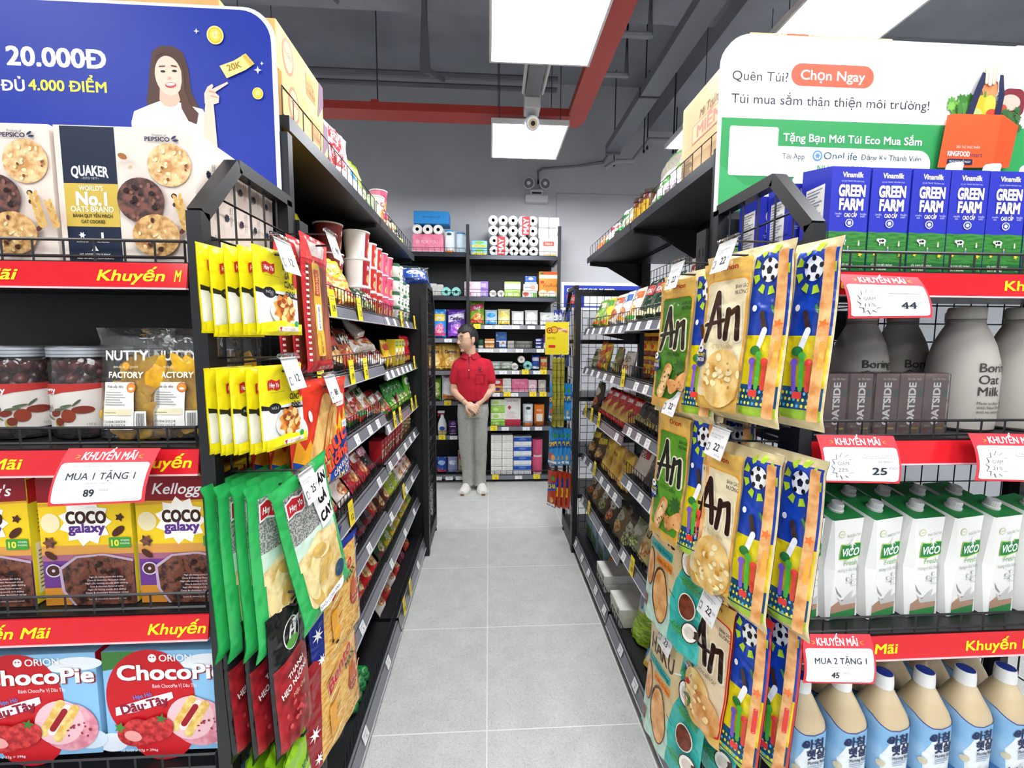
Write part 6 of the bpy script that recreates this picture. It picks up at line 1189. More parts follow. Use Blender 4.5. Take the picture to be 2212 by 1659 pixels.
sj = [Tpl('sauce_jar', 'jar', b.mesh('sauce_jar'), [('lid', ld.mesh('lid'), (), 'dark green lid')]), Tpl('sauce_jar', 'jar', b.mesh('sauce_jar'), [('lid', ld2.mesh('lid'), (), 'white lid')])]
for c, (y, n) in enumerate(((2.6, 4), (2.7, 4), (2.8, 3), (2.9, 3))):
    for lv in range(n): inst(sj[c % 2], 'small white sauce jar, %s from the bottom of the %s stack' % (ORD[lv], ORD[c]), (-.56, y, z1 + lv * .0825), FACE[-1] + .15 * lv, 'small sauce jars')
# second shelf
place(-1, 0, 2, [pk('black_noodle_pouch', 'food bag', .15, .17, .05, '#1a1712', '#e8d62a', 'MY', '#e8d62a', 3, None, '#3a2a1a', 9), pk('beef_noodle_pouch', 'food bag', .15, .16, .05, '#b8502a', '#2a1712', 'MÌ BÒ', '#f3e9d4', 4, FOODR, None, 0), pk('black_noodle_pouch', 'food bag', .14, .15, .05, '#2a1c16', '#c8302a', '', W, 6, FOODN, None, 0)],
      [1.42, 1.7, 1.56], ['black pouch with yellow lettering behind the red ticket hooks', 'brown beef noodle pouch beside the white sachets', 'dark brown pouch between the black and the brown pouch'], 'noodle pouches on the second shelf', .05, .22)
place(-1, 0, 2, pk('black_noodle_pouch', 'food bag', .15, .19, .05, '#14120f', '#e8d62a', 'MI Ý', '#e8d62a', 13, None, None, 9), [1.55], ['tall black pouch with yellow lettering standing at the back'], None, .05, .1, .05)
sac = pk('white_noodle_sachet', 'food bag', .16, .1, .045, '#efe9e2', '#d8404a', 'PHỞ', '#b8242c', 5, FOODR, None, 2, wr=1.6)
for i, (y, zz, r) in enumerate(((1.82, 0, .1), (1.95, 0, -.1), (1.86, .06, .1), (2.0, .065, -.15), (1.9, .125, .2))): place(-1, 0, 2, sac, [y], ['white noodle sachet in the loose heap on the second shelf, ' + ['front bottom', 'far bottom', 'middle', 'upper far', 'topmost'][i]], 'white noodle sachets', .06, .7, .0, zz, r)
for i, y in enumerate((2.14, 2.27)): place(-1, 1, 2, sac, [y], ['white noodle sachet in the far bay, ' + ORD[i]], 'white noodle sachets', .06, .6, 0, .02, .1)
ybox = boxtpl('soup_box', 'box', .075, .15, .05, M('#e3c92f', 'card'), [('R', -.03, .03, .03, .1, '#e9ecd8'), ('R', -.03, .11, .03, .14, '#4a8a3a'), ('E', 0, .06, .02, .02, '#b8502a'), ('T', 'MIẾN', 0, .125, .012, W, {'w': .045})])
place(-1, 1, 2, [pk('yellow_noodle_pouch', 'food bag', .12, .15, .04, '#e8c21f', '#c8302a', '', W, 5, FOODN)], [2.38], ['yellow noodle pouch beside the soup boxes'], None, .05, .2)
place(-1, 1, 2, ybox, [2.48, 2.56, 2.64], 'yellow and green soup box on the second shelf, %s of three', 'soup boxes', .05)
place(-1, 1, 2, pk('red_noodle_pack', 'food bag', .11, .175, .05, '#c8202c', '#e8483a', 'MÌ', '#f6d9b4', 6, None, '#f0b04a', 1, wr=2), [2.76, 2.87], ['tall red noodle pack beside the soup boxes', 'tall red noodle pack at the far end of the second shelf'], 'tall red noodle packs', .06)
# third shelf
gold = pk('gold_noodle_bag', 'food bag', .18, .16, .06, '#3a2a18', '#d9b86a', 'BIG', '#1b1510', 4, FOODN, '#8a6a3a', 2, wr=1.8)
place(-1, 0, 3, gold, [1.38, 1.56], ['brown and gold noodle bag on the third shelf, nearer', 'brown and gold noodle bag on the third shelf, farther'], 'brown gold noodle bags', .06, .45)
stripe = [pk('striped_noodle_bag', 'food bag', .12, .17, .045, c, a, t, tc, s_, FOODR, c2, 1) for c, a, t, tc, s_, c2 in (('#2f6a2a', '#e9e6df', 'PHỞ', '#b8242c', 3, '#c8302a'), ('#c8302a', '#f1ece6', 'BÚN', '#c8302a', 5, '#2f7a35'), ('#eae4da', '#3a7a35', 'PHỞ', '#f6f1e6', 7, '#c8302a'))]
place(-1, 0, 3, stripe, [1.74, 1.86, 1.97], 'green and red striped noodle bag leaning back on the third shelf, %s', 'striped noodle bags', .05, .5)
place(-1, 1, 3, stripe[::-1], [2.13, 2.24, 2.35], 'red and white striped noodle bag in the far bay, third shelf, %s', 'striped noodle bags', .05, .5)
lf = pk('leafy_green_bag', 'food bag', .13, .17, .05, '#3aa33a', '#2f7a2f', '', W, 9, FOODG, '#8fc43a', 1, wr=2.4)
place(-1, 1, 3, lf, [2.47, 2.58, 2.69, 2.8], 'bright green leaf printed bag on the third shelf, %s', 'leafy green bags', .05, .35)
place(-1, 1, 3, [pk('vegetable_bag', 'food bag', .12, .19, .05, '#5fae3a', '#e9f0d8', 'RAU', '#2a6a1f', 3, FOODG, None, 0, wr=2)], [2.885], ['pale green vegetable noodle bag at the far end of the third shelf'], None, .05, .1)
inst(pk('maroon_card_bag', 'food bag', .1, .09, .012, '#8a1c34', '#9c2a40', '', W, 2, None, None, 0), 'maroon packet in front of the leaf printed bags', (-.525, 2.5, TOPZ[(-1, 1, 3)] + .01), FACE[-1], rx=-.2, ry=.7)
# fourth and fifth shelf
nood = lambda c, a, t, tc, s_, f_=FOODR, c2=None, sh_=0, **kw: pk('noodle_packet', 'noodle packet', .12, .15, .04, c, a, t, tc, s_, f_, c2, sh_, **kw)
redw = nood('#b8242c', '#efe6da', 'HẢO', '#b8242c', 3); pinkb = nood('#1c1718', '#d86a92', 'ĐỆ NHẤT', '#f3dfe6', 4, None, '#7a1c2a'); dgr = nood('#2f5a35', '#e9e9df', 'Cung Đình', '#f3efe4', 5, FOODG, '#7a2a3a'); rm = nood('#c41f26', '#a3161d', 'LẨU', '#f0cf7a', 6, FOODN); brn = nood('#5a2a22', '#d9c4b4', 'MÌ', '#f3e6da', 7, FOODN); lg = nood('#a9bf3a', '#f1ecd8', 'Rau', '#3a6a1f', 8, FOODG); rwt = nood('#efe3dc', '#c8302a', 'PHỞ', '#f6e9e4', 9, FOODR)
stick = boxtpl('red_stick_box', 'box', .05, .11, .06, M('#b8202a', 'card'), [('R', -.02, .02, .02, .06, '#efdfca'), ('T', 'TÔM', 0, .08, .012, '#f6e9d4', {'w': .035}), ('E', 0, .04, .014, .012, '#d8702a')])
place(-1, 0, 4, [redw, rwt, redw, redw], [1.46, 1.6, 1.74, 1.87], 'red and white noodle packet leaning back on the fourth shelf, %s', 'red and white noodle packets', .04, .5)
place(-1, 0, 4, pinkb, [1.97], ['black and pink noodle packet on the fourth shelf'], 'black and pink noodle packets', .04, .5)
place(-1, 1, 4, stick, [2.1 + .062 * i for i in range(8)], 'red shrimp noodle box on the fourth shelf, %s', 'red shrimp noodle boxes', .06, 0, 0, 0, 0, .02)
tan = cupT('tan_noodle_cup', .034, .042, .074, M('#b8a070', 'card'), M('#d9cba8', 'card'), '#8a6a3a', 'Bún', '#f3e6c4')
place(-1, 1, 4, tan, [2.64, 2.75, 2.86], 'tan noodle cup on the fourth shelf, %s', 'tan noodle cups', .09)
for i, y in enumerate((2.64, 2.75, 2.86)): inst(tan, 'tan noodle cup stacked on another, %s' % ORD[i], (-.56, y, TOPZ[(-1, 1, 4)] + .076), FACE[-1], 'tan noodle cups')
place(-1, 0, 5, [dgr, dgr, pinkb, pinkb, pinkb, redw], [1.4, 1.53, 1.66, 1.78, 1.89, 1.98], ['dark green noodle packet on the fifth shelf, nearest', 'dark green noodle packet on the fifth shelf, second', 'black and pink noodle packet on the fifth shelf, nearest', 'black and pink noodle packet on the fifth shelf, middle', 'black and pink noodle packet on the fifth shelf, farthest', 'red and white noodle packet at the joint of the fifth shelf'], 'noodle packets on the fifth shelf', .04, .45)
place(-1, 1, 5, [brn, brn, lg, lg, rwt, rwt, rwt], [2.13, 2.25, 2.37, 2.49, 2.61, 2.73, 2.85], ['brown noodle packet on the fifth shelf, nearer', 'brown noodle packet on the fifth shelf, farther', 'pale green noodle packet on the fifth shelf, nearer', 'pale green noodle packet on the fifth shelf, farther', 'white and red noodle packet on the fifth shelf, nearest', 'white and red noodle packet on the fifth shelf, middle', 'white and red noodle packet on the fifth shelf, farthest'], 'noodle packets on the fifth shelf, far bay', .04, .4)
# sixth, seventh and bottom shelf
place(-1, 0, 6, rm, [1.4, 1.52, 1.64, 1.76, 1.87, 1.97], 'red hotpot noodle packet on the sixth shelf, %s', 'red hotpot noodle packets', .04, .55)
gy = nood('#6f9a2a', '#efe9cf', 'PHỞ', '#2a5a1f', 11, FOODG, '#d8b02a'); yl = nood('#d9c23a', '#3f7a2a', 'GÀ', '#f6f1d4', 12, FOODN)
place(-1, 1, 6, [dgr, gy, gy, yl, gy, yl, lg], [2.13, 2.25, 2.37, 2.49, 2.61, 2.73, 2.85], ['dark green noodle packet on the sixth shelf', 'green noodle packet on the sixth shelf, nearest', 'green noodle packet on the sixth shelf, second', 'yellow green noodle packet on the sixth shelf, nearer', 'green noodle packet on the sixth shelf, third', 'yellow green noodle packet on the sixth shelf, farther', 'pale green noodle packet at the far end of the sixth shelf'], 'noodle packets on the sixth shelf', .04, .45)
for k, ys in ((0, (1.38, 1.8, 1.92)), (1, (2.12, 2.24, 2.36, 2.48))):
    place(-1, k, 7, [rwt, nood('#c8302a', '#e8c23a', '3 MIỀN', '#7a1a1f', 13, FOODR)], ys, 'red and yellow noodle packet on the bottom shelf, ' + ('near' if k == 0 else 'far') + ' bay, %s', 'bottom shelf noodle packets', .05, .5, .09 if k == 0 else 0)
place(-1, 1, 7, [nood('#6a1c34', '#8a2a44', '', W, 14, None), nood('#c8402a', '#efdcc4', 'MÌ', '#a3161d', 15, FOODR)], [2.62, 2.78], ['maroon noodle packet on the bottom shelf', 'red and cream noodle packet at the far end of the bottom shelf'], 'far bottom noodle packets', .05, .45)
b = B()
roll = Tpl('green_roll', 'food roll', B().lathe([(0, 0), (.014, .002), (.021, .012), (.022, .03), (.022, .06), (.021, .078), (.014, .088), (0, .09)], M('#0f7a35', 'film'), 14, (0, .045, .022), 'y').mesh('green_roll'), ())
for r_ in range(3):
    for c in range(4): inst(roll, 'shiny dark green roll on the bottom shelf, %s row, %s' % (('front', 'middle', 'back')[r_], ORD[c]), (-.53 - r_ * .096, 1.52 + c * .05, TOPZ[(-1, 0, 7)]), FACE[-1], 'dark green rolls')
    for c in range(3): inst(roll, 'shiny dark green roll lying on the lower layer, %s row, %s' % (('front', 'middle', 'back')[r_], ORD[c]), (-.53 - r_ * .096, 1.545 + c * .05, TOPZ[(-1, 0, 7)] + .04), FACE[-1], 'dark green rolls')

# ---------------- dry food rack (right): top shelf
tallc = cartonbox('tall_carton', .4, .26, .4, MOT('#c9a06a', '#d8b27c', 5, 'card'), [('R', -.2, .2, .2, .26, '#caa56e')])
b = B().box(-.2, -.2, 0, .2, .2, .265, MOT('#cfa874', '#dcb988', 5, 'card'), .003); p = B()
p.box(-.2006, -.2006, .2, -.03, .2006, .2655, M('#c9a26c', 'film')) if False else None
art(p, [('R', -.12, .11, .15, .17, '#d8867a'), ('R', -.113, .115, .143, .165, '#dcb988'), ('T', 'MIẾNG', .015, .14, .035, '#d0766a', {'w': .2, 'bold': .06}), ('T', 'Mì Trứng Cao', .03, .19, .026, '#5a4a3c', {'w': .2, 'shear': .25}), ('R', .08, .0, .17, .075, '#b98a4c')] + [('R', -.19, .02 + i * .009, -.11 - (i % 3) * .01, .024 + i * .009, '#8a745a') for i in range(7)], flat_side(-.2, -1), off=.0008)
art(p, [('R', -.1, -.2, -.04, .2, '#d0602f'), ('R', -.115, -.2, -.11, .2, '#d0602f'), ('R', -.03, -.2, -.025, .2, '#d0602f')], lambda X, Y, o: np.stack([X, Y, np.full_like(X, .265) + o], 1), off=.0006)
art(p, [('R', -.1, .2, -.04, .265, '#d0602f'), ('T', 'MÌ TRỨNG CAO CẤP', 0, .12, .03, '#7a5a3c', {})], flat_front(-.2), off=.0006)
inst(Tpl('tall_carton', 'carton', b.mesh('tall_carton'), [('printed_face_print', p.mesh('printed_face_print'))]), 'big brown carton with an orange stripe behind the green sign', (.892, 1.385, TOPZ[(1, 0, 0)]), 0)
inst(pk('yellow_chip_bag', 'snack bag', .16, .3, .05, '#f3c81f', '#e8a21f', '', W, 3), 'yellow bag top showing above the green header sign', (1.3, 1.3, TOPZ[(1, 0, 0)] + .001), 0)
wg = pk('rice_paper_bag', 'food bag', .34, .13, .07, '#eceadf', '#dfe4c4', 'BÍCH CHI', '#2a3a2a', 3, None, '#4a9a3a', 2, wr=1.5)
place(1, 0, 0, [pk('vermicelli_bag', 'food bag', .2, .2, .06, '#e9ebe2', '#6fae4a', '100', '#f3f6ea', 4, None, '#7a4a8a', 2, wr=1.8), pk('vermicelli_bag', 'food bag', .2, .17, .06, '#e6e9de', '#4a9a3a', 'BÚN', '#f3f6ea', 5, None, '#3a8a3a', 2, wr=1.8)], [1.68, 1.86], ['white and green vermicelli bag next to the big brown carton', 'white and green vermicelli bag second from the big brown carton'], 'vermicelli bags', .07, .3)
inst(wg, 'long white bag with green ends lying across the others on the top shelf', (.78, 1.82, TOPZ[(1, 0, 0)] + .16), FACE[1], None, rx=-.5)
sp = B().lathe([(0, 0), (.026, 0), (.028, .004), (.028, .09), (.024, .098)], MOT('#3a1c12', '#7a3a22', 40, 'film'), 18); art(sp, [('R', -.03, .02, .03, .07, '#e8b82a'), ('T', 'TƯƠNG', 0, .05, .01, '#7a1a1f', {'w': .04})], round_front(.028), L=.008, off=.0005, step=.0002)
spl = B().lathe([(.026, .096), (.0285, .097), (.0285, .115), (0, .116)], M('#3a2a24', 'card'), 18); spj = Tpl('sauce_bottle', 'jar', sp.mesh('sauce_bottle'), [('lid', spl.mesh('lid'))])
for i, y in enumerate((1.95, 2.0, 2.08)): inst(spj, 'small brown sauce jar on the top shelf of the dry food rack, ' + ORD[i], (.715, y if y != 2.0 else 2.01, TOPZ[(1, 0, 0)]), FACE[1], 'small brown sauce jars')
place(1, 1, 0, [pk('green_tied_bag', 'food bag', .2, .15, .07, '#8a9a84', '#2f7a3a', '', W, 5, None, '#2fa04a', 2, wr=2.5), pk('herbal_bag', 'food bag', .16, .15, .06, '#b8a27a', '#d9a24a', '', W, 6, FOODN, None, 2, wr=2), pk('pink_white_bag', 'food bag', .18, .14, .06, '#ece4e4', '#c8304a', '', W, 7, None, '#3a9a4a', 1, wr=2), pk('orange_bag', 'food bag', .14, .12, .05, '#d9824a', '#e8a878', '', W, 8, None, None, 2, wr=2)],
      [2.36, 2.2, 2.6, 2.84], ['grey and green tied bag on the top shelf', 'tan bag on the top shelf beside the sauce jars', 'white and crimson bag on the top shelf', 'orange bag at the far end of the top shelf'], 'mixed bags on the top shelf', .07, .3)
# upper shelf
pot = pk('potato_starch_bag', 'food bag', .12, .2, .05, '#1f3a24', '#c8303a', 'KHOAI', '#f3ece0', 4, None, '#d9cfa4', 0)
place(1, 0, 1, pot, [1.74, 1.86, 1.98], 'dark green pack with a red badge leaning on the upper shelf, %s', 'dark green starch packs', .05, .3)
pale = pk('flour_bag', 'food bag', .19, .25, .07, '#e9e2dc', '#b8303a', 'BỘT', '#f3ece0', 5, None, '#8a5a9a', 0, wr=1.5)
place(1, 0, 1, [pale, pk('flour_bag', 'food bag', .19, .27, .07, '#eef0ea', '#5fae4a', '', W, 6, None, None, 1, wr=1.5)], [1.68, 1.5], ['pale flour bag behind the dark green packs', 'white and green flour bag behind the wire hooks'], 'flour bags', .07, .1, .09)
place(1, 1, 1, [pk('snack_mix_bag', 'food bag', .14, .19, .06, c, a, t, tc, s_, f_, c2, 1, wr=1.5) for c, a, t, tc, s_, f_, c2 in (('#f0e6d4', '#e8722a', 'BÁNH', '#fbf3e4', 3, FOODN, '#4a9a3a'), ('#dfe6ee', '#2f6fb8', 'TÔM', '#f3f6fa', 4, FOODR, '#e8a23a'), ('#f3e9da', '#e85a2a', 'PHỒNG', '#fbf3e4', 5, FOODR, None), ('#e8d62a', '#4fa83a', 'RAU', '#f6f8e4', 6, FOODG, '#e8722a'), ('#7aae3a', '#e9e4c4', 'BẮP', '#3a6a1f', 7, FOODG, '#e8722a'))],
      [2.14, 2.3, 2.46, 2.64, 2.82], ['white and orange snack bag on the upper shelf', 'white and blue shrimp cracker bag on the upper shelf', 'white and red cracker bag on the upper shelf', 'yellow and green snack bag on the upper shelf', 'green vegetable snack bag at the far end of the upper shelf'], 'snack bags on the upper shelf', .06, .25)
# second shelf: seaweed stack, jars, packs
gj = B().lathe([(0, 0), (.032, 0), (.036, .004), (.036, .085), (.032, .092)], MOT('#4a1a12', '#8a3a22', 40, 'film'), 20); art(gj, [('R', -.036, .025, .036, .07, '#e3b52a'), ('E', 0, .045, .014, .014, '#c8302a'), ('T', 'SA TẾ', 0, .06, .009, '#7a1a1f', {'w': .04})], round_front(.036), L=.008, off=.0005, step=.0002)
gl = B().lathe([(.033, .09), (.0375, .091), (.0375, .106), (0, .107)], M('#d9b23a', 'metal'), 20); sat = Tpl('chilli_jar', 'jar', gj.mesh('chilli_jar'), [('lid', gl.mesh('lid'), (), 'gold lid')])
for i, y in enumerate((1.66, 1.75, 1.84, 1.93, 2.02)):
    for lv in range(2): inst(sat, 'yellow labelled chilli jar on the second shelf, %s in the %s layer' % (ORD[i], ('lower', 'upper')[lv]), (.775, y, TOPZ[(1, 0, 2)] + lv * .109), FACE[1] + .1, 'chilli jars')
sw_ = boxtpl('seaweed_packet', 'food packet', .16, .012, .12, M('#2f4a35', 'film'), [('R', -.07, .002, .07, .01, '#d9dcd2')])
for i in range(6): inst(sw_, 'flat dark seaweed packet in the pile on the second shelf, %s from the bottom' % ORD[i], (.75, 1.6 + .006 * (i % 2), TOPZ[(1, 0, 2)] + i * .0135), FACE[1] + .08 * (i % 3), 'seaweed packets')
hb = pk('dried_herb_bag', 'food bag', .16, .1, .05, '#5a7a3a', '#8aae4a', '', W, 3, FOODG, None, 2, wr=2.6)
place(1, 0, 2, hb, [1.45, 1.78], ['dried green herb bag below the green rice cracker bag', 'dried green herb bag in front of the chilli jars'], 'dried herb bags', .05, .5)
place(1, 1, 2, [pk('dried_mushroom_bag', 'food bag', .15, .13, .05, '#c9c6be', '#8a8478', '', W, 4, FOODN, None, 2, wr=2), pk('yellow_snack_pack', 'food bag', .1, .17, .04, '#e8c21f', '#c8402a', '', W, 5, FOODR, None, 1), pk('brown_spice_pack', 'food bag', .11, .15, .04, '#8a7a4a', '#5a7a2a', '', W, 6, FOODG, None, 0), pk('orange_spice_pack', 'food bag', .09, .18, .04, '#d9682a', '#e8c23a', '', W, 7, FOODN, None, 1), pk('grey_spice_pack', 'food bag', .12, .13, .04, '#a8a89a', '#4a6a3a', '', W, 8, FOODG, None, 0)],
      [2.2, 2.62, 2.38, 2.74, 2.87], ['clear bag of dried mushrooms on the second shelf', 'yellow pack standing on the second shelf', 'brown and green spice pack on the second shelf', 'orange and yellow pack on the second shelf', 'grey green pack at the far end of the second shelf'], 'packs on the second shelf', .05, .2)
# third shelf: red noodle bags, black packs
pasta = MOT('#c9922e', '#f0cb6a', 40, 'film', 3, .35, .62, (1, 1, .4))
rn = bag('egg_noodle_bag', 'food bag', .15, .19, .06, pasta, [('P', [(-.07, .09), (.07, .09), (.07, .03), (.03, .0), (-.07, -.04)], '#c8202c'), ('R', -.07, -.09, .07, -.06, '#c8202c'), ('T', 'MEIZAN', .0, .06, .02, W, {'w': .09, 'bold': .06}), ('P', rrect(-.06, .0, -.02, .02, .004), '#f3d23a')], 5, nu=16, nv=16, shared=True, wr=1.6)
place(1, 1, 3, rn, [2.12, 2.25, 2.38, 2.51, 2.64], 'red topped egg noodle bag on the third shelf, %s', 'egg noodle bags', .06, .35)
place(1, 1, 3, pk('dark_seed_pack', 'food bag', .13, .2, .05, '#4a3a30', '#d9cfc0', '', W, 6, FOODR, None, 2), [2.82], ['dark brown pack at the far end of the third shelf'], None, .05, .2)
bk = pk('black_pasta_pack', 'food bag', .13, .19, .05, '#2a2a2c', '#b8b4ac', 'Nui', '#1b1b1f', 7, None, '#c9b86a', 0, wr=1.5)
place(1, 0, 3, bk, [1.56, 1.7, 1.84, 1.97], 'black and silver pack leaning on the third shelf, %s', 'black silver packs', .05, .45)
# fourth shelf
place(1, 0, 4, [pk('grey_grain_bag', 'food bag', .14, .16, .06, '#4a4648', '#8a8488', '', W, 3, None, None, 0, wr=2), pk('grain_bag', 'food bag', .14, .17, .06, '#e2dad2', '#a3242c', 'GẠO', '#f3e9e0', 4, None, None, 0), pk('grey_grain_bag', 'food bag', .15, .15, .06, '#8f8a86', '#b8b2aa', '', W, 5, FOODN, None, 2, wr=2)], [1.82, 1.97, 1.66], ['dark grey grain bag on the fourth shelf', 'white and red grain bag at the joint of the fourth shelf', 'grey brown grain bag below the green rice cracker bag'], 'grain bags', .06, .3)
gp = bag('golden_pasta_bag', 'food bag', .14, .2, .07, pasta, [('R', -.05, .02, .05, .07, '#e8d23a'), ('T', 'NUI', 0, .045, .022, '#a3242c', {'w': .06, 'bold': .05})], 6, nu=16, nv=16, shared=True, wr=1.8)
place(1, 1, 4, [gp, gp, gp, pk('bowtie_bag', 'food bag', .15, .19, .07, '#6a5a44', '#e8d01f', '', W, 9, FOODN, '#3a2a1c', 1, wr=2.2), pk('bowtie_bag', 'food bag', .14, .2, .07, '#5a4c3c', '#f0dc2a', '', W, 10, FOODN, '#3a2a1c', 1, wr=2.4)], [2.2, 2.37, 2.53, 2.7, 2.86], ['golden pasta bag on the fourth shelf, nearest', 'golden pasta bag on the fourth shelf, middle', 'golden pasta bag on the fourth shelf, farthest', 'brown bag tied with a yellow top on the fourth shelf, nearer', 'brown bag tied with a yellow top on the fourth shelf, farther'], 'pasta bags on the fourth shelf', .07, .15)
# fifth shelf
place(1, 0, 5, [pk('purple_flour_bag', 'food bag', .15, .21, .08, '#8a7a9c', '#9c8cae', 'GẠO LỨT TÍM', '#2a2236', 4, None, None, 0, wr=1.3), pk('cream_flour_bag', 'food bag', .14, .2, .06, '#d9cd8a', '#e3d99c', 'MÌ LỨT', '#4a4222', 5, FOODN, None, 0, wr=1.5)], [1.72, 1.87], ['purple flour bag standing on the fifth shelf', 'cream yellow flour bag beside the purple one'], 'flour bags on the fifth shelf', .07, .2)
place(1, 0, 5, pk('clear_nut_bag', 'food bag', .13, .15, .06, '#9aa088', '#c8c4b4', '', W, 6, FOODG, None, 2, wr=2.2), [2.0, 1.5], ['clear bag of dried goods beside the cream flour bag', 'clear bag of dried goods nearest the wire side frame'], 'clear dried goods bags', .06, .3)
place(1, 1, 5, [pk('clear_brown_bag', 'food bag', .13, .19, .06, c, '#cfc8b4', '', W, 7 + i, f_, None, 2, wr=2) for i, (c, f_) in enumerate((('#6f6454', FOODG), ('#8a7a5c', FOODN), ('#5f584a', FOODR)))], [2.12, 2.28, 2.44, 2.6, 2.76, 2.88], 'clear bag of brown dried goods on the fifth shelf, %s', 'brown dried goods bags', .06, .25)
# bottom shelf
st = bag('rice_bag', 'food bag', .2, .31, .1, '#e2d8a8', [('R', -.09, .08, .09, .14, '#cfcf5a'), ('T', 'GẠO', -.02, .115, .018, '#3a4a1f', {'w': .06}), ('T', 'ST25', .0, .05, .05, '#2f7a35', {'w': .14, 'rot': -.1, 'bold': .06}), ('P', band(-.03, -.01, .03, -.03, .014), '#d8482a'), ('P', band(-.01, -.035, .04, -.05, .012), '#d8482a'), ('E', -.05, -.07, .016, .018, '#4a3426'), ('R', -.066, -.12, -.034, -.085, '#3f7fc0'), ('E', .02, -.085, .014, .016, '#4a3426'), ('R', .006, -.13, .034, -.1, '#3f7fc0'), ('T', 'thơm dẻo', 0, -.005, .012, '#3a3a22', {'w': .06, 'rot': -.1}), ('R', -.09, -.145, .09, -.125, '#d9b23a')], 4, nu=18, nv=20, flat_bottom=True)
place(1, 0, 6, [st, st], [1.66, 1.42], ['cream rice bag printed ST25 on the bottom shelf', 'cream rice bag behind the teal cracker bags on the bottom shelf'], 'cream rice bags', .1, .08)
gnet = bag('green_wrapped_bag', 'food bag', .15, .27, .09, MOT('#6f9a1f', '#b8d83a', 30, 'film', 2, .4, .6, (1, 1, 4)), [('P', ell(.0, .05, .05, .05, 20), '#dfe6ea'), ('P', ell(.0, .05, .03, .035, 20), '#3a4f8a')], 6, nu=14, nv=18, flat_bottom=True, shared=True)
place(1, 0, 6, gnet, [1.86], ['lime green wrapped bag beside the cream rice bag'], None, .09, .05)
wpack = boxtpl('white_noodle_pack', 'food packet', .17, .045, .2, MOT('#d8d6ce', '#e8e6e0', 20, 'film'), [('R', -.08, .01, .02, .035, '#e9e6d8'), ('T', 'BÁNH TRÁNG', -.02, .022, .01, '#5a5a52', {'w': .08})] + [('R', .04 + i * .006, .01, .043 + i * .006, .035, '#3a3a38') for i in range(5)])
for lv in range(2): inst(wpack, 'flat white rice paper pack on the bottom shelf, %s of the nearer pile' % ('bottom', 'top')[lv], (.73, 2.02 + .0, TOPZ[(1, 0, 6)] + lv * .047), FACE[1], 'flat white packs', rx=0)
for lv in range(2): inst(wpack, 'flat white rice paper pack on the bottom shelf, %s of the farther pile' % ('bottom', 'top')[lv], (.73, 2.3, TOPZ[(1, 1, 6)] + lv * .047), FACE[1], 'flat white packs')
place(1, 1, 6, pk('green_window_pack', 'food bag', .16, .2, .05, '#a9b86a', '#d9dcc4', '', W, 3, FOODR, '#5a8a3a', 9), [2.42], ['green pack with a clear window on the bottom shelf'], None, .05, .5)
bb = B().box(-.07, -.05, 0, .07, .05, .2, MOT('#6f8fae', '#8fb0c8', 12, 'film'), .004); bb.box(-.072, -.052, .185, .072, .052, .215, M('#1f7fd8', 'card'), .004); art(bb, [('R', -.06, .02, .06, .09, '#5a7a4a'), ('R', -.06, .1, .06, .17, '#9fb8cc')], flat_front(-.05), off=.0006)
blub = Tpl('blue_lidded_pack', 'food pack', bb.mesh('blue_lidded_pack'), ())
place(1, 1, 6, blub, [2.56, 2.71, 2.86], 'clear pack with a bright blue top on the bottom shelf, %s', 'blue topped packs', .1, .0, .01)

# ---------------- price tags in the rails
def ticket(nm, w, h, colr):
    b = B(); b.box(-w / 2, -.0006, 0, w / 2, .0006, h, M(colr, 'card'))
    art(b, [('R', -w * .38, h * .62, w * .3, h * .66, '#8a8b90'), ('R', -w * .38, h * .74, w * .38, h * .78, '#8a8b90'), ('T', nm, w * .08, h * .32, h * .24, '#2b2c32', {'bold': .03})], flat_front(-.0006), off=.0004)
    return Tpl('price_tag', 'price tag', b.mesh('price_tag'), ())
WT = [ticket(n, .05, .038, '#eceded') for n in ('15', '22', '9', '31')]; YT = [ticket(n, .05, .085, '#f7dd1f') for n in ('12', '19')]
RK = {-1: 'noodle rack', 1: 'dry food rack'}; SH = {0: 'top', 1: 'upper', 2: 'second', 3: 'third', 4: 'fourth', 5: 'fifth', 6: 'sixth', 7: 'bottom'}
def tags(sg, j, whites, yellows):
    last = j == (7 if sg < 0 else 6); nm = 'bottom' if last else SH[j]
    for col, lst in (('white', whites), ('yellow', yellows)):
        for i, y in enumerate(sorted(lst)):
            k = 0 if y < 2.05 else 1; zt = TOPZ[(sg, k, j)]; xe = (XF[sg] if not last else (-.441 if sg < 0 else .6)) - sg * .0085
            T = WT[(i + j) % 4] if col == 'white' else YT[(i + j) % 2]
            inst(T, '%s price tag on the %s %s shelf rail, %s from near end' % (col, RK[sg], nm, ORD[i]), (xe + (sg * .001 if col == 'white' else sg * .0), y, zt - .041 if col == 'white' else zt - .042), FACE[sg], '%s tags, %s shelf, %s' % (col, nm, RK[sg]), rx=-.33 if col == 'white' else -.1)
tags(-1, 1, (2.12, 2.28, 2.62), (1.38, 1.66, 2.44, 2.86)); tags(-1, 2, (1.42, 2.1, 2.21, 2.34, 2.46, 2.58, 2.7), (1.27, 1.55, 1.72, 2.83)); tags(-1, 3, (1.6, 1.77, 1.9, 2.1), (2.22, 2.36, 2.72, 2.86))
tags(-1, 4, (1.9, 2.12, 2.3, 2.5, 2.66, 2.8), (1.5,)); tags(-1, 5, (1.72, 2.12, 2.5, 2.7), (1.5, 2.42)); tags(-1, 6, (1.6, 2.1, 2.45, 2.75), ()); tags(-1, 7, (1.45, 1.8, 2.6), (2.15, 2.32))
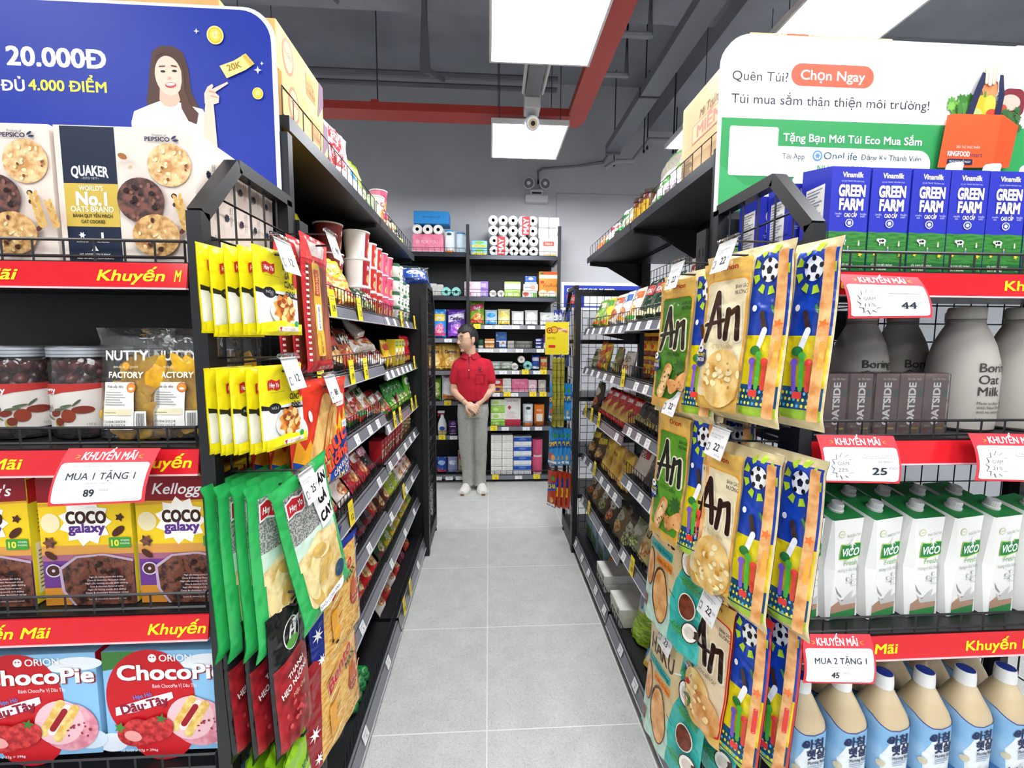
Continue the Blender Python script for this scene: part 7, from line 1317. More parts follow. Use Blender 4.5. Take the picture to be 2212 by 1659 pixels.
tags(1, 1, (1.62, 1.75, 1.88, 2.0, 2.13, 2.25, 2.38, 2.52, 2.7, 2.85), ()); tags(1, 2, (1.5, 1.64, 1.76, 1.88, 2.25, 2.4, 2.55, 2.7, 2.86), (2.06,)); tags(1, 3, (1.72, 1.83, 1.95, 2.15), (2.5, 2.68, 2.85))
tags(1, 4, (1.4, 1.52, 1.64, 1.78, 1.93, 2.15, 2.28, 2.42, 2.7, 2.86), (2.57,)); tags(1, 5, (1.4, 1.6, 1.98, 2.2, 2.4, 2.9), (1.85, 2.7)); tags(1, 6, (1.62, 1.82, 2.1, 2.28, 2.46, 2.64, 2.84), (1.38,))
# ================================================================== back rack by the grey wall
BY, BZ = 4.43, .4
r = empty('back_rack', (.25, 4.65, 0)); tag(r, 'tall black wall rack of paper goods and cleaners behind the man', 'shelf rack')
bl = Vector((.25, 4.65, 0))
def bput(b, name, par=None):
    o = b.obj(name, par or r)
    if par is None: o.location = -bl
    return o
RB = [2.3, 1.885, 1.603, 1.365, 1.14, .908, .551, .03]; LB = [2.32, 1.89, 1.464, 1.134, .819, .461, .045]
for x in (-1.12, -.213, .705):
    bput(B().box(x - .016, 4.40, 0, x + .016, 4.425, 2.63, BLK).box(x - .012, 4.425, 2.3, x + .012, 4.87, 2.33, BLK).bar((x, 4.41, 2.62), (x, 4.86, 2.36), .02, .02, BLK), 'upright_frame')
for x0, x1, lst in ((-1.1, -.23, LB), (-.197, .689, RB)):
    bput(B().box(x0, 4.86, 0, x1, 4.875, 2.34, BLK), 'back_panel')
    for i, z in enumerate(lst):
        up = i < 2; sh = bput(B().box(x0, BY + .008, z + .008, x1, 4.86, z + .038, BLK), 'shelf')
        B().add([(x0, BY, z), (x1, BY, z), (x1, BY + .008, z + .042), (x0, BY + .008, z + .042), (x0, BY + .01, z), (x1, BY + .01, z)], [(0, 1, 2, 3), (0, 4, 5, 1), (3, 2, 5, 4)], M('#3d3f45', 'metal') if up else RAIL).obj('price_rail', sh)
        g = B(); fence(g, (x0 + .01, BY + .02), (x1 - .01, BY + .02), .05, 14, .0017, z + .038); g.obj('wire_guard_grille', sh)
bput(B().box(-1.12, 4.5, 0, .705, 4.86, .03, DARK), 'kick_plate')
TW = MOT('#e9e9e6', '#f6f6f4', 30, 'film', 2)
def put_back(t, x, z, label, group=None, y=4.525, rz=0, rx=0): inst(t, label, (x, y, z + .0385), rz, group, rx=rx)
def bx(name, cat, w, h, d, base, items=(), kind='film'):
    b = B(); b.box(-w / 2, -d / 2, 0, w / 2, d / 2, h, M(base, kind) if isinstance(base, str) else base, .006)
    if items: art(b, list(items), flat_front(-d / 2))
    return Tpl(name, cat, b.mesh(name), ())
def X_(px): return (px - 1054.5) * .00478 - .002
# paper rolls seen from their ends
def rollpack(name, w, h, d, nx, nz, col, band, txt, tc):
    b = B(); R_ = min(w / nx, h / nz) / 2
    for i in range(nx):
        for j in range(nz):
            cx, cz = -w / 2 + w * (i + .5) / nx, h * (j + .5) / nz
            b.lathe([(R_ * .98, -d / 2 + .004), (R_ * .9, -d / 2)][::-1] + [(R_ * .98, d / 2)], TW, 16, (cx, 0, cz), 'y') if False else b.lathe([(0, d / 2), (R_ * .93, d / 2), (R_ * .99, d / 2 - .012), (R_ * .99, -d / 2 + .012), (R_ * .93, -d / 2), (0, -d / 2)], M(col, 'film') if isinstance(col, str) else col, 16, (cx, 0, cz), 'y')
            b.lathe([(0, d / 2 + .0006), (R_ * .32, d / 2 + .0006)], M('#8f8c86', 'card'), 12, (cx, 0, cz), 'y')
    p = B()
    if band: art(p, band, flat_front(-d / 2 - .0012), off=.001)
    return Tpl(name, 'paper pack', b.mesh(name), [('printed_wrap_print', p.mesh('printed_wrap_print'))] if band else [])
tp = rollpack('toilet_paper_pack', .5, .2, .24, 5, 2, TW, [('R', .09, .01, .17, .19, '#d8303a'), ('T', 'MAY', .13, .1, .05, '#f6eaea', {'rot': 1.57, 'w': .15, 'bold': .05})], '', W)
tp2 = rollpack('toilet_paper_pack', .5, .2, .24, 5, 2, TW, [('R', -.17, .01, -.09, .19, '#d8303a'), ('T', 'MAY', -.13, .1, .05, '#f6eaea', {'rot': 1.57, 'w': .15, 'bold': .05})], '', W)
put_back(tp2, .25, 2.3, 'red striped toilet paper pack on the back rack top, lower of two', 'striped toilet paper packs', 4.58)
put_back(tp, .24, 2.3 + .201, 'red striped toilet paper pack on the back rack top, upper of two', 'striped toilet paper packs', 4.58)
tis = bx('tissue_pack', 'paper pack', .105, .105, .12, '#e6e6e2', [('R', -.045, .02, .045, .05, '#f3f0e8'), ('E', .0, .07, .03, .014, '#e6d9d2')])
for lv in range(2):
    for c in range(2): put_back(tis, .555 + c * .108, 2.3 + .19 + lv * .107, 'small white tissue pack on the back rack top, %s row, %s' % (('lower', 'upper')[lv], ('inner', 'outer')[c]), 'small white tissue packs', 4.56)
put_back(bx('large_tissue_pack', 'paper pack', .2, .186, .16, TW, [('P', rrect(-.06, .11, .05, .155, .01), '#e0503a'), ('T', 'TISSUE', -.005, .132, .022, W, {'w': .08}), ('R', -.04, .0, .07, .03, '#e8c87a')]), .61, 2.3, 'white tissue pack with a red badge under the small tissue packs', None, 4.56)
ww = bx('wet_wipe_pack', 'wipes', .16, .075, .1, '#7fc0e0', [('E', -.0, .055, .045, .014, '#7fbf4a'), ('R', -.07, .01, .07, .032, '#ecd42a'), ('T', 'BABY WIPES', 0, .021, .012, '#2a6a3a', {'w': .1})])
for lv in range(2): put_back(ww, -.1, 2.3 + lv * .077, 'blue and yellow wet wipe pack on top of the back rack, %s' % ('lower', 'upper')[lv], 'wet wipe packs', 4.53)
pk_ = B(); pk_.box(-.155, -.1, 0, .155, .1, .19, MOT('#e2708e', '#ec8aa4', 14, 'film'), .02)
pp = B(); art(pp, [('T', 'FOR YOU', .02, .11, .028, '#f6d9e0', {'w': .16}), ('E', -.1, .11, .02, .02, '#f0a9ba'), ('R', -.155, 0, .155, .025, '#eec6cf')], flat_front(-.1), off=.0008)
tops = B()
for i in range(3): tops.lathe([(0, .09), (.047, .09), (.051, .078), (.051, -.09), (0, -.09)], TW, 18, (-.104 + .104 * i, 0, .235), 'y'); tops.lathe([(0, .0906), (.017, .0906)], M('#8f8c86', 'card'), 12, (-.104 + .104 * i, 0, .235), 'y')
put_back(Tpl('pink_paper_pack', 'paper pack', pk_.mesh('pink_paper_pack'), [('printed_wrap_print', pp.mesh('printed_wrap_print')), ('top_roll_print', tops.mesh('top_roll_print'))]), X_(926), 2.32, 'pink toilet paper pack with three white rolls on top', None, 4.58)
put_back(bx('blue_carton', 'carton', .35, .125, .2, '#2f8fd8', [('T', 'GIẤY VỆ SINH CAO CẤP', 0, .065, .014, '#1c3a6a', {'w': .17})], 'card'), X_(934), 2.32 + .287, 'bright blue carton on top of the pink toilet paper pack', None, 4.58)
def tube_(name, rr, h, base, items=()):
    b = B().lathe([(0, 0), (rr * .94, 0), (rr, .006), (rr, h - .006), (rr * .94, h), (0, h)], base, 20)
    if items: art(b, items, round_front(rr), L=.012, off=.0006, step=.0002)
    return Tpl(name, 'paper roll', b.mesh(name), ())
put_back(tube_('towel_roll', .052, .23, M('#dfe9f2', 'film'), [('R', -.05, .0, .05, .03, '#ef8a2a'), ('E', 0, .19, .024, .014, '#3a4a5a'), ('R', -.05, .215, .05, .23, '#3f9ad8')]), X_(971), 2.32, 'kitchen roll with an orange foot beside the pink pack', None, 4.53)
put_back(tube_('towel_roll', .048, .21, M('#cfe3ef', 'film'), [('R', -.05, .195, .05, .21, '#3f9ad8')]), X_(995), 2.32, 'pale blue kitchen roll beside the upright of the back rack', None, 4.53)
# second shelf
z = 1.89
for i, x in enumerate((X_(936), X_(950))): put_back(bx('grey_towel_pack', 'paper pack', .07, .13 - i * .01, .1, MOT('#b9b9b4', '#cfcfca', 30, 'film')), x, z, 'grey paper pack on the second shelf of the back rack, %s' % ('nearer the left wall', 'nearer the teal rolls')[i], 'grey paper packs')
def endroll(name, rr, ln, base, core): return Tpl(name, 'paper roll', B().lathe([(0, ln), (rr * .94, ln), (rr, ln - .006), (rr, 0), (0, 0)], M(base, 'card'), 22, (0, ln / 2, rr), 'y').lathe([(0, ln + .0006), (rr * .36, ln + .0006)], M(core, 'card'), 14, (0, ln / 2, rr), 'y').mesh(name), ())
teal = endroll('teal_roll', .047, .12, '#8fd4cc', '#2f5f63'); wht = endroll('white_roll', .037, .12, '#eeeae4', '#d9cfc4')
for i, px in enumerate((964, 985)): put_back(teal, X_(px), z, 'teal roll seen end on, second shelf of the back rack, %s' % ORD[i], 'teal rolls')
pad = bx('pink_pad_pack', 'pad pack', .17, .078, .1, MOT('#e9c6d6', '#f3dbe6', 20, 'film'), [('R', .02, .02, .07, .06, '#f6e9f0'), ('E', -.04, .04, .02, .02, '#d996b6')])
for lv in range(2): put_back(pad, X_(1020), 1.885 + lv * .08, 'pink pad pack on the back rack second shelf, %s' % ('lower', 'upper')[lv], 'pink pad packs')
pur = bx('purple_pad_pack', 'pad pack', .085, .08, .1, MOT('#8a6ac4', '#a98ad8', 20, 'film'), [('R', -.03, .02, .02, .06, '#cbb9ea')])
for lv in range(2): put_back(pur, X_(1044), 1.885 + lv * .082, 'purple pad pack on the second shelf of the back rack, %s' % ('lower', 'upper')[lv], 'purple pad packs')
for i, px in enumerate((1063, 1080)): put_back(wht, X_(px), 1.885, 'white roll seen end on, second shelf of the back rack, %s' % ORD[i], 'white rolls')
lim = bx('green_wipe_pack', 'wipes', .165, .08, .1, '#9fd04a', [('R', -.07, .02, .07, .055, '#cfe69a'), ('E', -.03, .04, .02, .012, '#f3f6e4')]); wt = bx('white_wipe_pack', 'wipes', .165, .08, .1, '#eef0ea', [('R', -.08, .06, .08, .08, '#b9dc6a'), ('E', -.04, .03, .015, .012, '#c9ccc4')])
put_back(lim, X_(1105), 1.885, 'lime green wipe pack on the second shelf of the back rack'); put_back(wt, X_(1105), 1.885 + .082, 'white wipe pack lying on the lime green one')
put_back(bx('tissue_box', 'paper pack', .15, .07, .1, '#eceae6', [('E', .02, .035, .03, .02, '#e6a48a'), ('R', -.06, .03, .0, .04, '#6fa0c4')]), X_(1144), 1.885 + .072, 'white tissue box under the small blue box'); put_back(bx('tissue_box', 'paper pack', .15, .07, .1, '#e9ece2', [('E', -.04, .04, .03, .02, '#d9564a'), ('R', .03, .01, .07, .05, '#6fae4a')]), X_(1142), 1.885, 'white tissue box with red and green print, bottom of its pile')
put_back(bx('blue_tissue_box', 'paper pack', .12, .075, .1, '#2a5fb8', [('E', 0, .05, .025, .014, '#dfe9f6'), ('R', -.06, .0, .06, .015, '#dfe9f6')]), X_(1144), 1.885 + .144, 'small blue box on top of two white tissue boxes')
vr = bx('orange_roll_pack', 'paper pack', .2, .27, .16, MOT('#ea8a1f', '#f39a34', 10, 'film'), [('R', -.1, .2, .1, .235, '#f3efe6'), ('R', -.09, .242, .09, .265, '#e0502a'), ('E', -.06, .05, .045, .035, '#f6d9b4'), ('E', .03, .04, .05, .035, '#f3efe6'), ('R', -.1, 0, .1, .02, '#3a8a4a'), ('T', 'VinaRoll', .01, .13, .034, '#7a3a12', {'w': .15}), ('R', -.085, .15, -.05, .175, '#d8302a'), ('E', -.07, .25, .02, .01, '#3a6a2a')])
put_back(vr, X_(1183), 1.885, 'tall orange paper roll pack at the outer end of the second shelf', None, 4.56)
inst(pk('dark_bag_bundle', 'bag bundle', .3, .16, .1, '#2a3a3a', '#e6eaee', '', W, 3, None, '#2a3f8a', 2, wr=2.6), 'dark green and white plastic bundle on top of the far end rack', (-.56, 3.2, 1.872), .5, None, rx=-.25)
inst(pk('dark_bag_bundle', 'bag bundle', .22, .13, .08, '#2f4fa8', '#dfe4ea', '', W, 5, None, '#1f2a4a', 2, wr=2.6), 'blue and white plastic bundle on top of the far end rack', (-.5, 3.1, 1.872), .7, None, rx=-.5)
# third shelf and down (inner bay beside the wall opening)
def pb(name, cat, w, h, t, base, acc, txt, tc, seed, food=None, acc2=None, shape=0, **k): return pk(name, cat, w, h, t, base, acc, txt, tc, seed, food, acc2, shape, **k)
put_back(pb('detergent_bag', 'detergent', .15, .255, .06, '#7fae2a', '#d83a6a', 'Surf', '#f3e0ea', 3, MOT('#c8303a', '#f0c04a', 30, 'film'), '#d8302a', 1, wr=1.2), X_(1029), 1.603, 'green and pink detergent bag on the third shelf of the back rack')
for i, (px, w, h, c, a, lb) in enumerate(((1059, .13, .16, '#b9d3e6', '#2f9ad8', 'pale blue'), (1087, .13, .17, '#e6dca0', '#e8c83a', 'pale yellow'), (1117, .13, .15, '#dfe0de', '#f3f3f1', 'plain white'), (1147, .14, .16, '#d5d6d4', '#f6f6f4', 'second white'), (1182, .16, .14, '#dcdcdb', '#efefee', 'outermost white'))):
    put_back(pb('tableware_bag', 'plastic bag', w, h, .06, c, a, '', W, 3 + i, None, a, 2, wr=2), X_(px), 1.603, '%s bag of disposable tableware on the third shelf of the back rack' % lb, 'tableware bags')
put_back(pb('blue_detergent_bag', 'detergent', .14, .3, .07, '#2f8fe0', '#e8c83a', 'OMO', '#f3f6fb', 6, MOT('#d83a7a', '#f39ac0', 30, 'film'), '#e6467a', 0, wr=1.2), X_(948), 1.464, 'blue softener bag with pink flowers beside the far end rack')
put_back(pb('purple_softener_pouch', 'softener', .19, .3, .08, '#5a2f9c', '#d9cfe8', 'Comfort', '#2a1a4a', 7, MOT('#8a3ac8', '#d88af0', 30, 'film'), '#8a4ad0', 1, wr=1.6), X_(984), 1.464, 'purple softener pouch with a white spout beside the blue bag')
z = 1.365
put_back(tube_('green_canister', .03, .09, M('#2f5f45', 'card'), [('R', -.03, .0, .03, .03, '#e6e2d2')]), X_(1037), z, 'small green canister on the fourth shelf of the back rack')
put_back(bx('orange_box', 'box', .1, .1, .08, '#d98a3a', [('R', -.05, .06, .05, .075, '#f3e6d2'), ('R', -.04, .01, .04, .03, '#f0d0a4')]), X_(1056), z, 'orange and cream box on the fourth shelf of the back rack')
put_back(bx('blue_pack', 'box', .115, .175, .05, '#3a6ab0', [('T', 'LIVENCE', 0, .14, .016, '#12284a', {'w': .08}), ('R', -.05, .02, .05, .08, '#dfe6ee'), ('R', -.05, .0, -.02, .07, '#16285a'), ('E', .02, .06, .015, .01, '#c98a5a')]), X_(1081), z, 'tall blue pack standing on the fourth shelf of the back rack')
put_back(bx('cup_sleeve', 'cups', .07, .08, .07, MOT('#a8a49c', '#bdb9b2', 30, 'film')), X_(1102), z, 'grey cup pack beside the plate stack')
b = B()
for i in range(8): b.lathe([(0, i * .009), (.08, i * .009), (.1, i * .009 + .012), (.1, i * .009 + .0135), (.08, i * .009 + .0018), (0, i * .009 + .0018)], M('#dcdad5', 'card'), 26)
put_back(Tpl('plate_pile', 'paper plates', b.mesh('plate_pile'), ()), X_(1130), z, 'pile of white paper plates in wrap on the fourth shelf of the back rack', None, 4.56)
for i in range(3): put_back(bx('navy_box', 'box', .08, .035, .08, '#22357f', [('R', -.03, .01, .02, .025, '#dfe4f0')]), X_(1163), z + i * .036, 'navy and white small box, %s of three piled on the fourth shelf' % ORD[i], 'navy boxes')
put_back(bx('purple_box', 'box', .07, .15, .07, '#5a2f7a', [('R', -.03, .0, .03, .06, '#e6e0ee')]), X_(1180), z, 'purple and white box at the outer end of the fourth shelf')
gold = pb('gold_softener_bag', 'softener', .2, .28, .08, MOT('#c98a22', '#f3cf6a', 18, 'film', 2), '#e8b84a', 'Comfort', '#3a2a1a', 4, MOT('#e8b04a', '#fbeab0', 40, 'film'), None, 9, wr=1.8)
for i, px in enumerate((934, 972)): put_back(gold, X_(px), 1.134, 'gold softener bag on the back rack, ' + ('half hidden by the far end rack', 'behind the man')[i], 'gold softener bags')
z = 1.14
for i, px in enumerate((1066, 1092)): put_back(pb('sponge_bag', 'plastic bag', .14, .09, .06, '#b9c4bc', '#e2e6e2', '', W, 5 + i, None, '#5a8a5a', 2, wr=2.2), X_(px), z, 'clear bag of sponges on the fifth shelf of the back rack, ' + ('behind the man', 'nearer the rolls')[i], 'sponge bags')
put_back(wht, X_(1098) + .06, z, 'white roll seen end on, fifth shelf, beside the teal roll'); put_back(wht, X_(1125), z + .075, 'white roll lying above the other two rolls on the fifth shelf'); put_back(teal, X_(1139), z, 'teal roll seen end on, fifth shelf')
put_back(pb('blue_pad_bag', 'pad pack', .085, .16, .05, '#2452b4', '#e6ecf6', '', W, 5, None, '#e6ecf6', 0), X_(1157), z, 'blue bag on the fifth shelf beside the teal roll'); put_back(pb('orange_pad_bag', 'pad pack', .08, .14, .05, '#e07a3a', '#f3e0b4', '', W, 6, None, '#e8c23a', 0), X_(1175), z, 'orange and yellow bag on the fifth shelf at its outer end')
z = .908
put_back(bx('red_tissue_pack', 'paper pack', .11, .07, .1, '#c8282f', [('E', 0, .035, .03, .018, '#e8e2e6')]), X_(1073), z + .072, 'red tissue pack on the sixth shelf of the back rack'); put_back(bx('yellow_tissue_pack', 'paper pack', .11, .07, .1, '#d9a02f', [('E', 0, .035, .03, .018, '#5a2f7a')]), X_(1073), z, 'yellow tissue pack under the red one')
for lv in range(2): put_back(bx('white_tissue_pack', 'paper pack', .09, .072, .1, MOT('#d9d6d2', '#e9e6e2', 30, 'film')), X_(1094), z + lv * .074, 'pale tissue pack on the sixth shelf, %s of its pair' % ('lower', 'upper')[lv], 'pale tissue packs')
put_back(bx('pink_tissue_pack', 'paper pack', .17, .14, .1, MOT('#e06a92', '#ea86a8', 14, 'film'), [('T', 'FOR YOU', 0, .1, .02, '#f6dbe4', {'w': .1}), ('R', -.085, 0, .085, .02, '#eec3d0')]), X_(1122), z, 'bright pink tissue pack on the sixth shelf of the back rack')
put_back(bx('pale_pink_pack', 'paper pack', .09, .13, .1, '#e9c3cf', [('P', ell(0, .05, .03, .035, 20), '#f6e6ea'), ('P', ell(0, .05, .018, .022, 16), '#e9c3cf')]), X_(1150), z, 'pale pink pack with a white ring on the sixth shelf'); put_back(bx('beige_pack', 'paper pack', .08, .13, .1, '#c4bab0', [('P', ell(0, .06, .026, .035, 20), '#dcd4cc')]), X_(1171), z, 'beige pack on the sixth shelf at its outer end')
put_back(pb('green_softener_bag', 'softener', .1, .24, .07, '#5a9a2a', '#cfe08a', '', W, 5, FOODG, '#3a6a1f', 2, wr=1.6), X_(940), .819, 'green softener bag half hidden by the far end rack'); put_back(pb('white_softener_bag', 'softener', .16, .26, .08, '#e6e6ea', '#f3f3f6', '', W, 6, None, '#e0803a', 2, wr=2), X_(968), .819, 'white softener bag behind the man')
z = .551
for i in range(4): put_back(bx('green_napkin_pack', 'paper pack', .15, .07, .1, ('#9fd45a', '#e0ecc4')[i % 2], [('E', -.02, .035, .03, .018, ('#cfe88a', '#a9d46a')[i % 2])]), X_(1074), z + i * .0715, 'green and white napkin pack, %s from the bottom of its pile' % ORD[i], 'green napkin packs')
put_back(bx('white_red_pack', 'paper pack', .175, .3, .08, MOT('#e6e2de', '#f1eeea', 20, 'film'), [('R', -.087, .0, .087, .07, '#c8324a'), ('T', 'GIẤY RÚT', 0, .265, .016, '#c8324a', {'w': .12}), ('P', [(-.05, .2), (-.03, .22), (-.01, .2), (-.03, .17)], '#c8324a')] + [('R', -.06, .09 + i * .014, .05 - (i % 3) * .02, .094 + i * .014, '#d9b0b4') for i in range(5)]), X_(1106), z, 'tall white and red paper pack on the seventh shelf of the back rack')
put_back(tube_('towel_roll', .054, .23, M('#dfe6ea', 'film'), [('E', 0, .19, .026, .016, '#2f3f4a'), ('R', -.05, .0, .05, .03, '#e8722a'), ('R', -.04, .06, .04, .12, '#f3f6f8')]), X_(1141), z, 'white kitchen roll on the seventh shelf of the back rack'); put_back(tube_('towel_roll', .055, .225, M('#ec7a1f', 'film'), [('R', -.035, .05, .035, .13, '#f3e6d4'), ('T', 'ROLL', 0, .17, .02, '#f6e9d4', {'w': .06})]), X_(1166), z, 'orange kitchen roll on the seventh shelf of the back rack')
sb = B().lathe([(0, 0), (.04, 0), (.046, .008), (.046, .1), (.034, .15), (.02, .175), (.016, .2), (.016, .21)], M('#eef0f0', 'card'), 22, sy=.7)
sp_ = B().box(-.02, -.016, .21, .022, .016, .225, M('#c8202c', 'card'), .004).box(-.045, -.014, .224, .026, .014, .25, M('#f3f3f3', 'card'), .006).box(-.055, -.006, .23, -.044, .006, .244, M('#c8202c', 'card'), .002).bar((-.03, 0, .226), (-.045, 0, .19), .012, .006, M('#c8202c', 'card'), (0, 1, 0))
lb_ = B(); art(lb_, [('E', 0, .065, .03, .022, '#2a5fb0'), ('R', -.035, .02, .035, .038, '#e8b82a')], lambda X, Y, o: np.stack([(.046 + o) * np.sin(X / .046), -(.046 + o) * .7 * np.cos(X / .046), Y], 1), L=.01, off=.0008, step=.0003)
put_back(Tpl('spray_bottle', 'spray bottle', sb.mesh('spray_bottle'), [('trigger_head', sp_.mesh('trigger_head'), (), 'white and red trigger head'), ('front_label_print', lb_.mesh('front_label_print'))]), X_(952), .461, 'white spray bottle with a red trigger behind the man')
for lv in range(2): put_back(bx('purple_cleaner_box', 'box', .085, .075, .08, '#3a2452', [('E', 0, .04, .022, .016, '#a06ac8'), ('R', -.03, .005, .03, .015, '#d9c9e6')]), X_(976), .461 + lv * .077, 'dark purple small box beside the spray bottle, %s' % ('lower', 'upper')[lv], 'dark purple boxes')
z = .03
tp3 = rollpack('paper_roll_pair', .105, .085, .12, 1, 1, TW, [], '', W)
tpk = bx('white_roll_pack', 'paper pack', .115, .084, .12, TW, [('R', -.04, .02, .04, .03, '#d9d9c9'), ('R', -.03, .045, .03, .06, '#e9ead9')])
for c in range(2):
    for lv in range(5): put_back(tpk, X_(1071) + c * .118, z + lv * .0855, 'white paper roll pack on the base shelf, %s from the floor, %s column' % (ORD[lv], ('inner', 'outer')[c]), 'white paper roll packs', 4.53)
bwp = bx('blue_white_pack', 'paper pack', .19, .1, .12, MOT('#dde4ec', '#eef2f6', 14, 'film'), [('R', -.095, .05, .095, .095, '#2a55b4'), ('E', .0, .075, .04, .012, '#5f8ad8')])
for lv in range(4): put_back(bwp, X_(1129), z + lv * .102, 'blue and white tissue pack on the base shelf, %s from the floor' % ORD[lv], 'blue and white tissue packs', 4.53)
pnk = tube_('pink_roll', .055, .185, M('#e0567f', 'film'), [('R', -.05, .0, .05, .02, '#f0d4dc')])
for lv in range(2): put_back(pnk, X_(1163), z + lv * .187, 'bright pink roll on the base shelf, %s' % ('lower', 'upper')[lv], 'bright pink rolls')
for i, (px, c, a) in enumerate(((950, '#27489c', '#9fc0ea'), (974, '#8a90bc', '#d9dcea'))): put_back(pb('pad_bag', 'pad pack', .11, .17, .06, c, a, '', W, 3 + i, None, '#c9303a' if i == 0 else None, 2, wr=2), X_(px), .045, ('blue pack', 'silver and lilac pack')[i] + ' on the base shelf beside the far end rack')
put_back(pb('cleaner_pouch', 'softener', .09, .24, .05, '#b9a08a', '#c8303a', '', W, 8, FOODG, None, 0), X_(995), .045, 'tan and red pouch on the base shelf behind the man')
WB = [ticket(n, .075, .036, '#eceded') for n in ('42', '19', '65')]; YB = [ticket(n, .07, .05, '#f7dd1f') for n in ('29', '35')]
RN = {1.603: 'third shelf', 1.365: 'fourth shelf', 1.14: 'fifth shelf', .908: 'sixth shelf', .551: 'seventh shelf', .03: 'base shelf', 1.464: 'softener shelf', .819: 'shelf below the gold bags', .461: 'spray bottle shelf'}
def btags(z, lst):
    for i, (px, c) in enumerate(lst): inst((WB if c == 'w' else YB)[i % 2], '%s price tag, back rack %s, %s from the man side' % ({'w': 'white', 'y': 'yellow'}[c], RN[z], ORD[i]), (X_(px), BY - .002, z + .001), 0, 'back rack price tags, %s' % RN[z], rx=-.18)
btags(1.603, [(1029, 'y'), (1053, 'w'), (1075, 'w'), (1112, 'w'), (1145, 'w'), (1173, 'w')]); btags(1.365, [(1040, 'w'), (1056, 'w'), (1085, 'w'), (1120, 'w'), (1165, 'w')]); btags(1.14, [(1085, 'w'), (1112, 'w'), (1133, 'y'), (1158, 'w'), (1172, 'y')])
btags(.908, [(1070, 'w'), (1094, 'y'), (1110, 'w'), (1150, 'y'), (1172, 'y')]); btags(.551, [(1065, 'y'), (1090, 'w'), (1136, 'w'), (1163, 'w')]); btags(.03, [(944, 'w'), (968, 'w'), (990, 'w'), (1069, 'y'), (1120, 'w'), (1160, 'y')]); btags(1.464, [(968, 'w')]); btags(.819, [(966, 'y')]); btags(.461, [(953, 'y'), (978, 'w')])
# blue club sign behind the far end rack
b = B(); b.box(.685, 4.1, 1.78, 1.6, 4.125, 2.04, M('#f1f2f4', 'paint'), .003)
o = tag(b.obj('club_sign'), 'blue club sign in a white frame behind the far wire panel', 'sign')
p = B(); art(p, [('R', .705, 1.805, 1.58, 2.012, '#2438a4'), ('T', 'GÓI ONELIFE CLUB', .733, 1.968, .03, W, {'al': 'l', 'w': .29, 'bold': .05}), ('T', '25.000Đ', 1.04, 1.968, .03, '#f7f3c0', {'al': 'l', 'w': .15, 'bold': .05}), ('P', ell(.87, 1.94, .09, .0025, 20), W), ('P', rrect(.733, 1.84, .86, 1.925, .008), '#e8484a'), ('T', '-10%', .796, 1.885, .03, W, {'bold': .05}), ('P', rrect(.9, 1.82, 1.3, 1.92, .01), '#e9eef8')], flat_front(4.1), off=.0006); p.obj('printed_face_print', o)
b = B(); 
for x in (.75, 1.53): B().box(x - .015, 4.107, .02, x + .015, 4.122, 1.79, M('#d9dadd', 'paint')).box(x - .1, 4.04, 0, x + .1, 4.19, .02, M('#d9dadd', 'paint')).obj('stand_post', o)
# ================================================================== the shop worker
def fuse(b, voxel, smooth=3, mat=None, name='body', sharp=None):
    """melt overlapping closed shapes into one continuous skin"""
    me = b.mesh('tmp', None); o = bpy.data.objects.new('tmp', me); COL.objects.link(o)
    m = o.modifiers.new('r', 'REMESH'); m.mode = 'VOXEL'; m.voxel_size = voxel; m.use_smooth_shade = True
    s = o.modifiers.new('s', 'SMOOTH'); s.factor = .5; s.iterations = smooth
    bpy.context.view_layer.update(); dg = bpy.context.evaluated_depsgraph_get()
    out = bpy.data.meshes.new_from_object(o.evaluated_get(dg)); out.name = name
    bpy.data.objects.remove(o)
    out.materials.clear(); out.materials.append(mat)
    for p in out.polygons: p.use_smooth = True
    return out
KM = 1.033
def PP(x, y, z): return Vector((x * KM, 4.06 + (y - 4.06) * KM + .135, 1.5 + (z - 1.5) * KM))
def ball(b, c, r, mat, sx=1, sy=1, sz=1, rot=None, sub=3):
    bm = bmesh.new(); bmesh.ops.create_icosphere(bm, subdivisions=sub, radius=1); c = Vector(c)
    for w in bm.verts:
        v = Vector((w.co.x * r * sx, w.co.y * r * sy, w.co.z * r * sz)); w.co = (rot @ v if rot else v) + c
    b.bm(bm, mat, True)
def limb(b, pts, mat, n=14):
    """pts: (point, radius); closed tapered tube with round ends"""
    for i in range(len(pts) - 1):
        (p0, r0), (p1, r1) = pts[i], pts[i + 1]; d = (p1 - p0).normalized()
        a = d.cross(Vector((0, 0, 1)) if abs(d.z) < .9 else Vector((1, 0, 0))).normalized(); c = d.cross(a)
        v = [tuple(p + (a * math.cos(t * 6.2832 / n) + c * math.sin(t * 6.2832 / n)) * r) for p, r in ((p0, r0), (p1, r1)) for t in range(n)]
        b.add(v, [(t, (t + 1) % n, n + (t + 1) % n, n + t) for t in range(n)] + [list(range(n))[::-1], list(range(n, 2 * n))], mat, True)
    for p, r in pts: ball(b, p, r * .995, mat, sub=2)
def loft(b, rings, mat, n=28):
    """rings: (x, y, z, half width, half depth)"""
    v = []
    for x, y, z, a, d in rings:
        for t in range(n):
            q = 6.2832 * t / n; c, s = math.cos(q), math.sin(q)
            p = PP(x + a * math.copysign(abs(c) ** .85, c), y + d * math.copysign(abs(s) ** .85, s), z); v.append(tuple(p))
    m = len(rings)
    b.add(v, [(i * n + t, i * n + (t + 1) % n, (i + 1) * n + (t + 1) % n, (i + 1) * n + t) for i in range(m - 1) for t in range(n)] + [list(range(n))[::-1], [(m - 1) * n + t for t in range(n)]], mat, True)
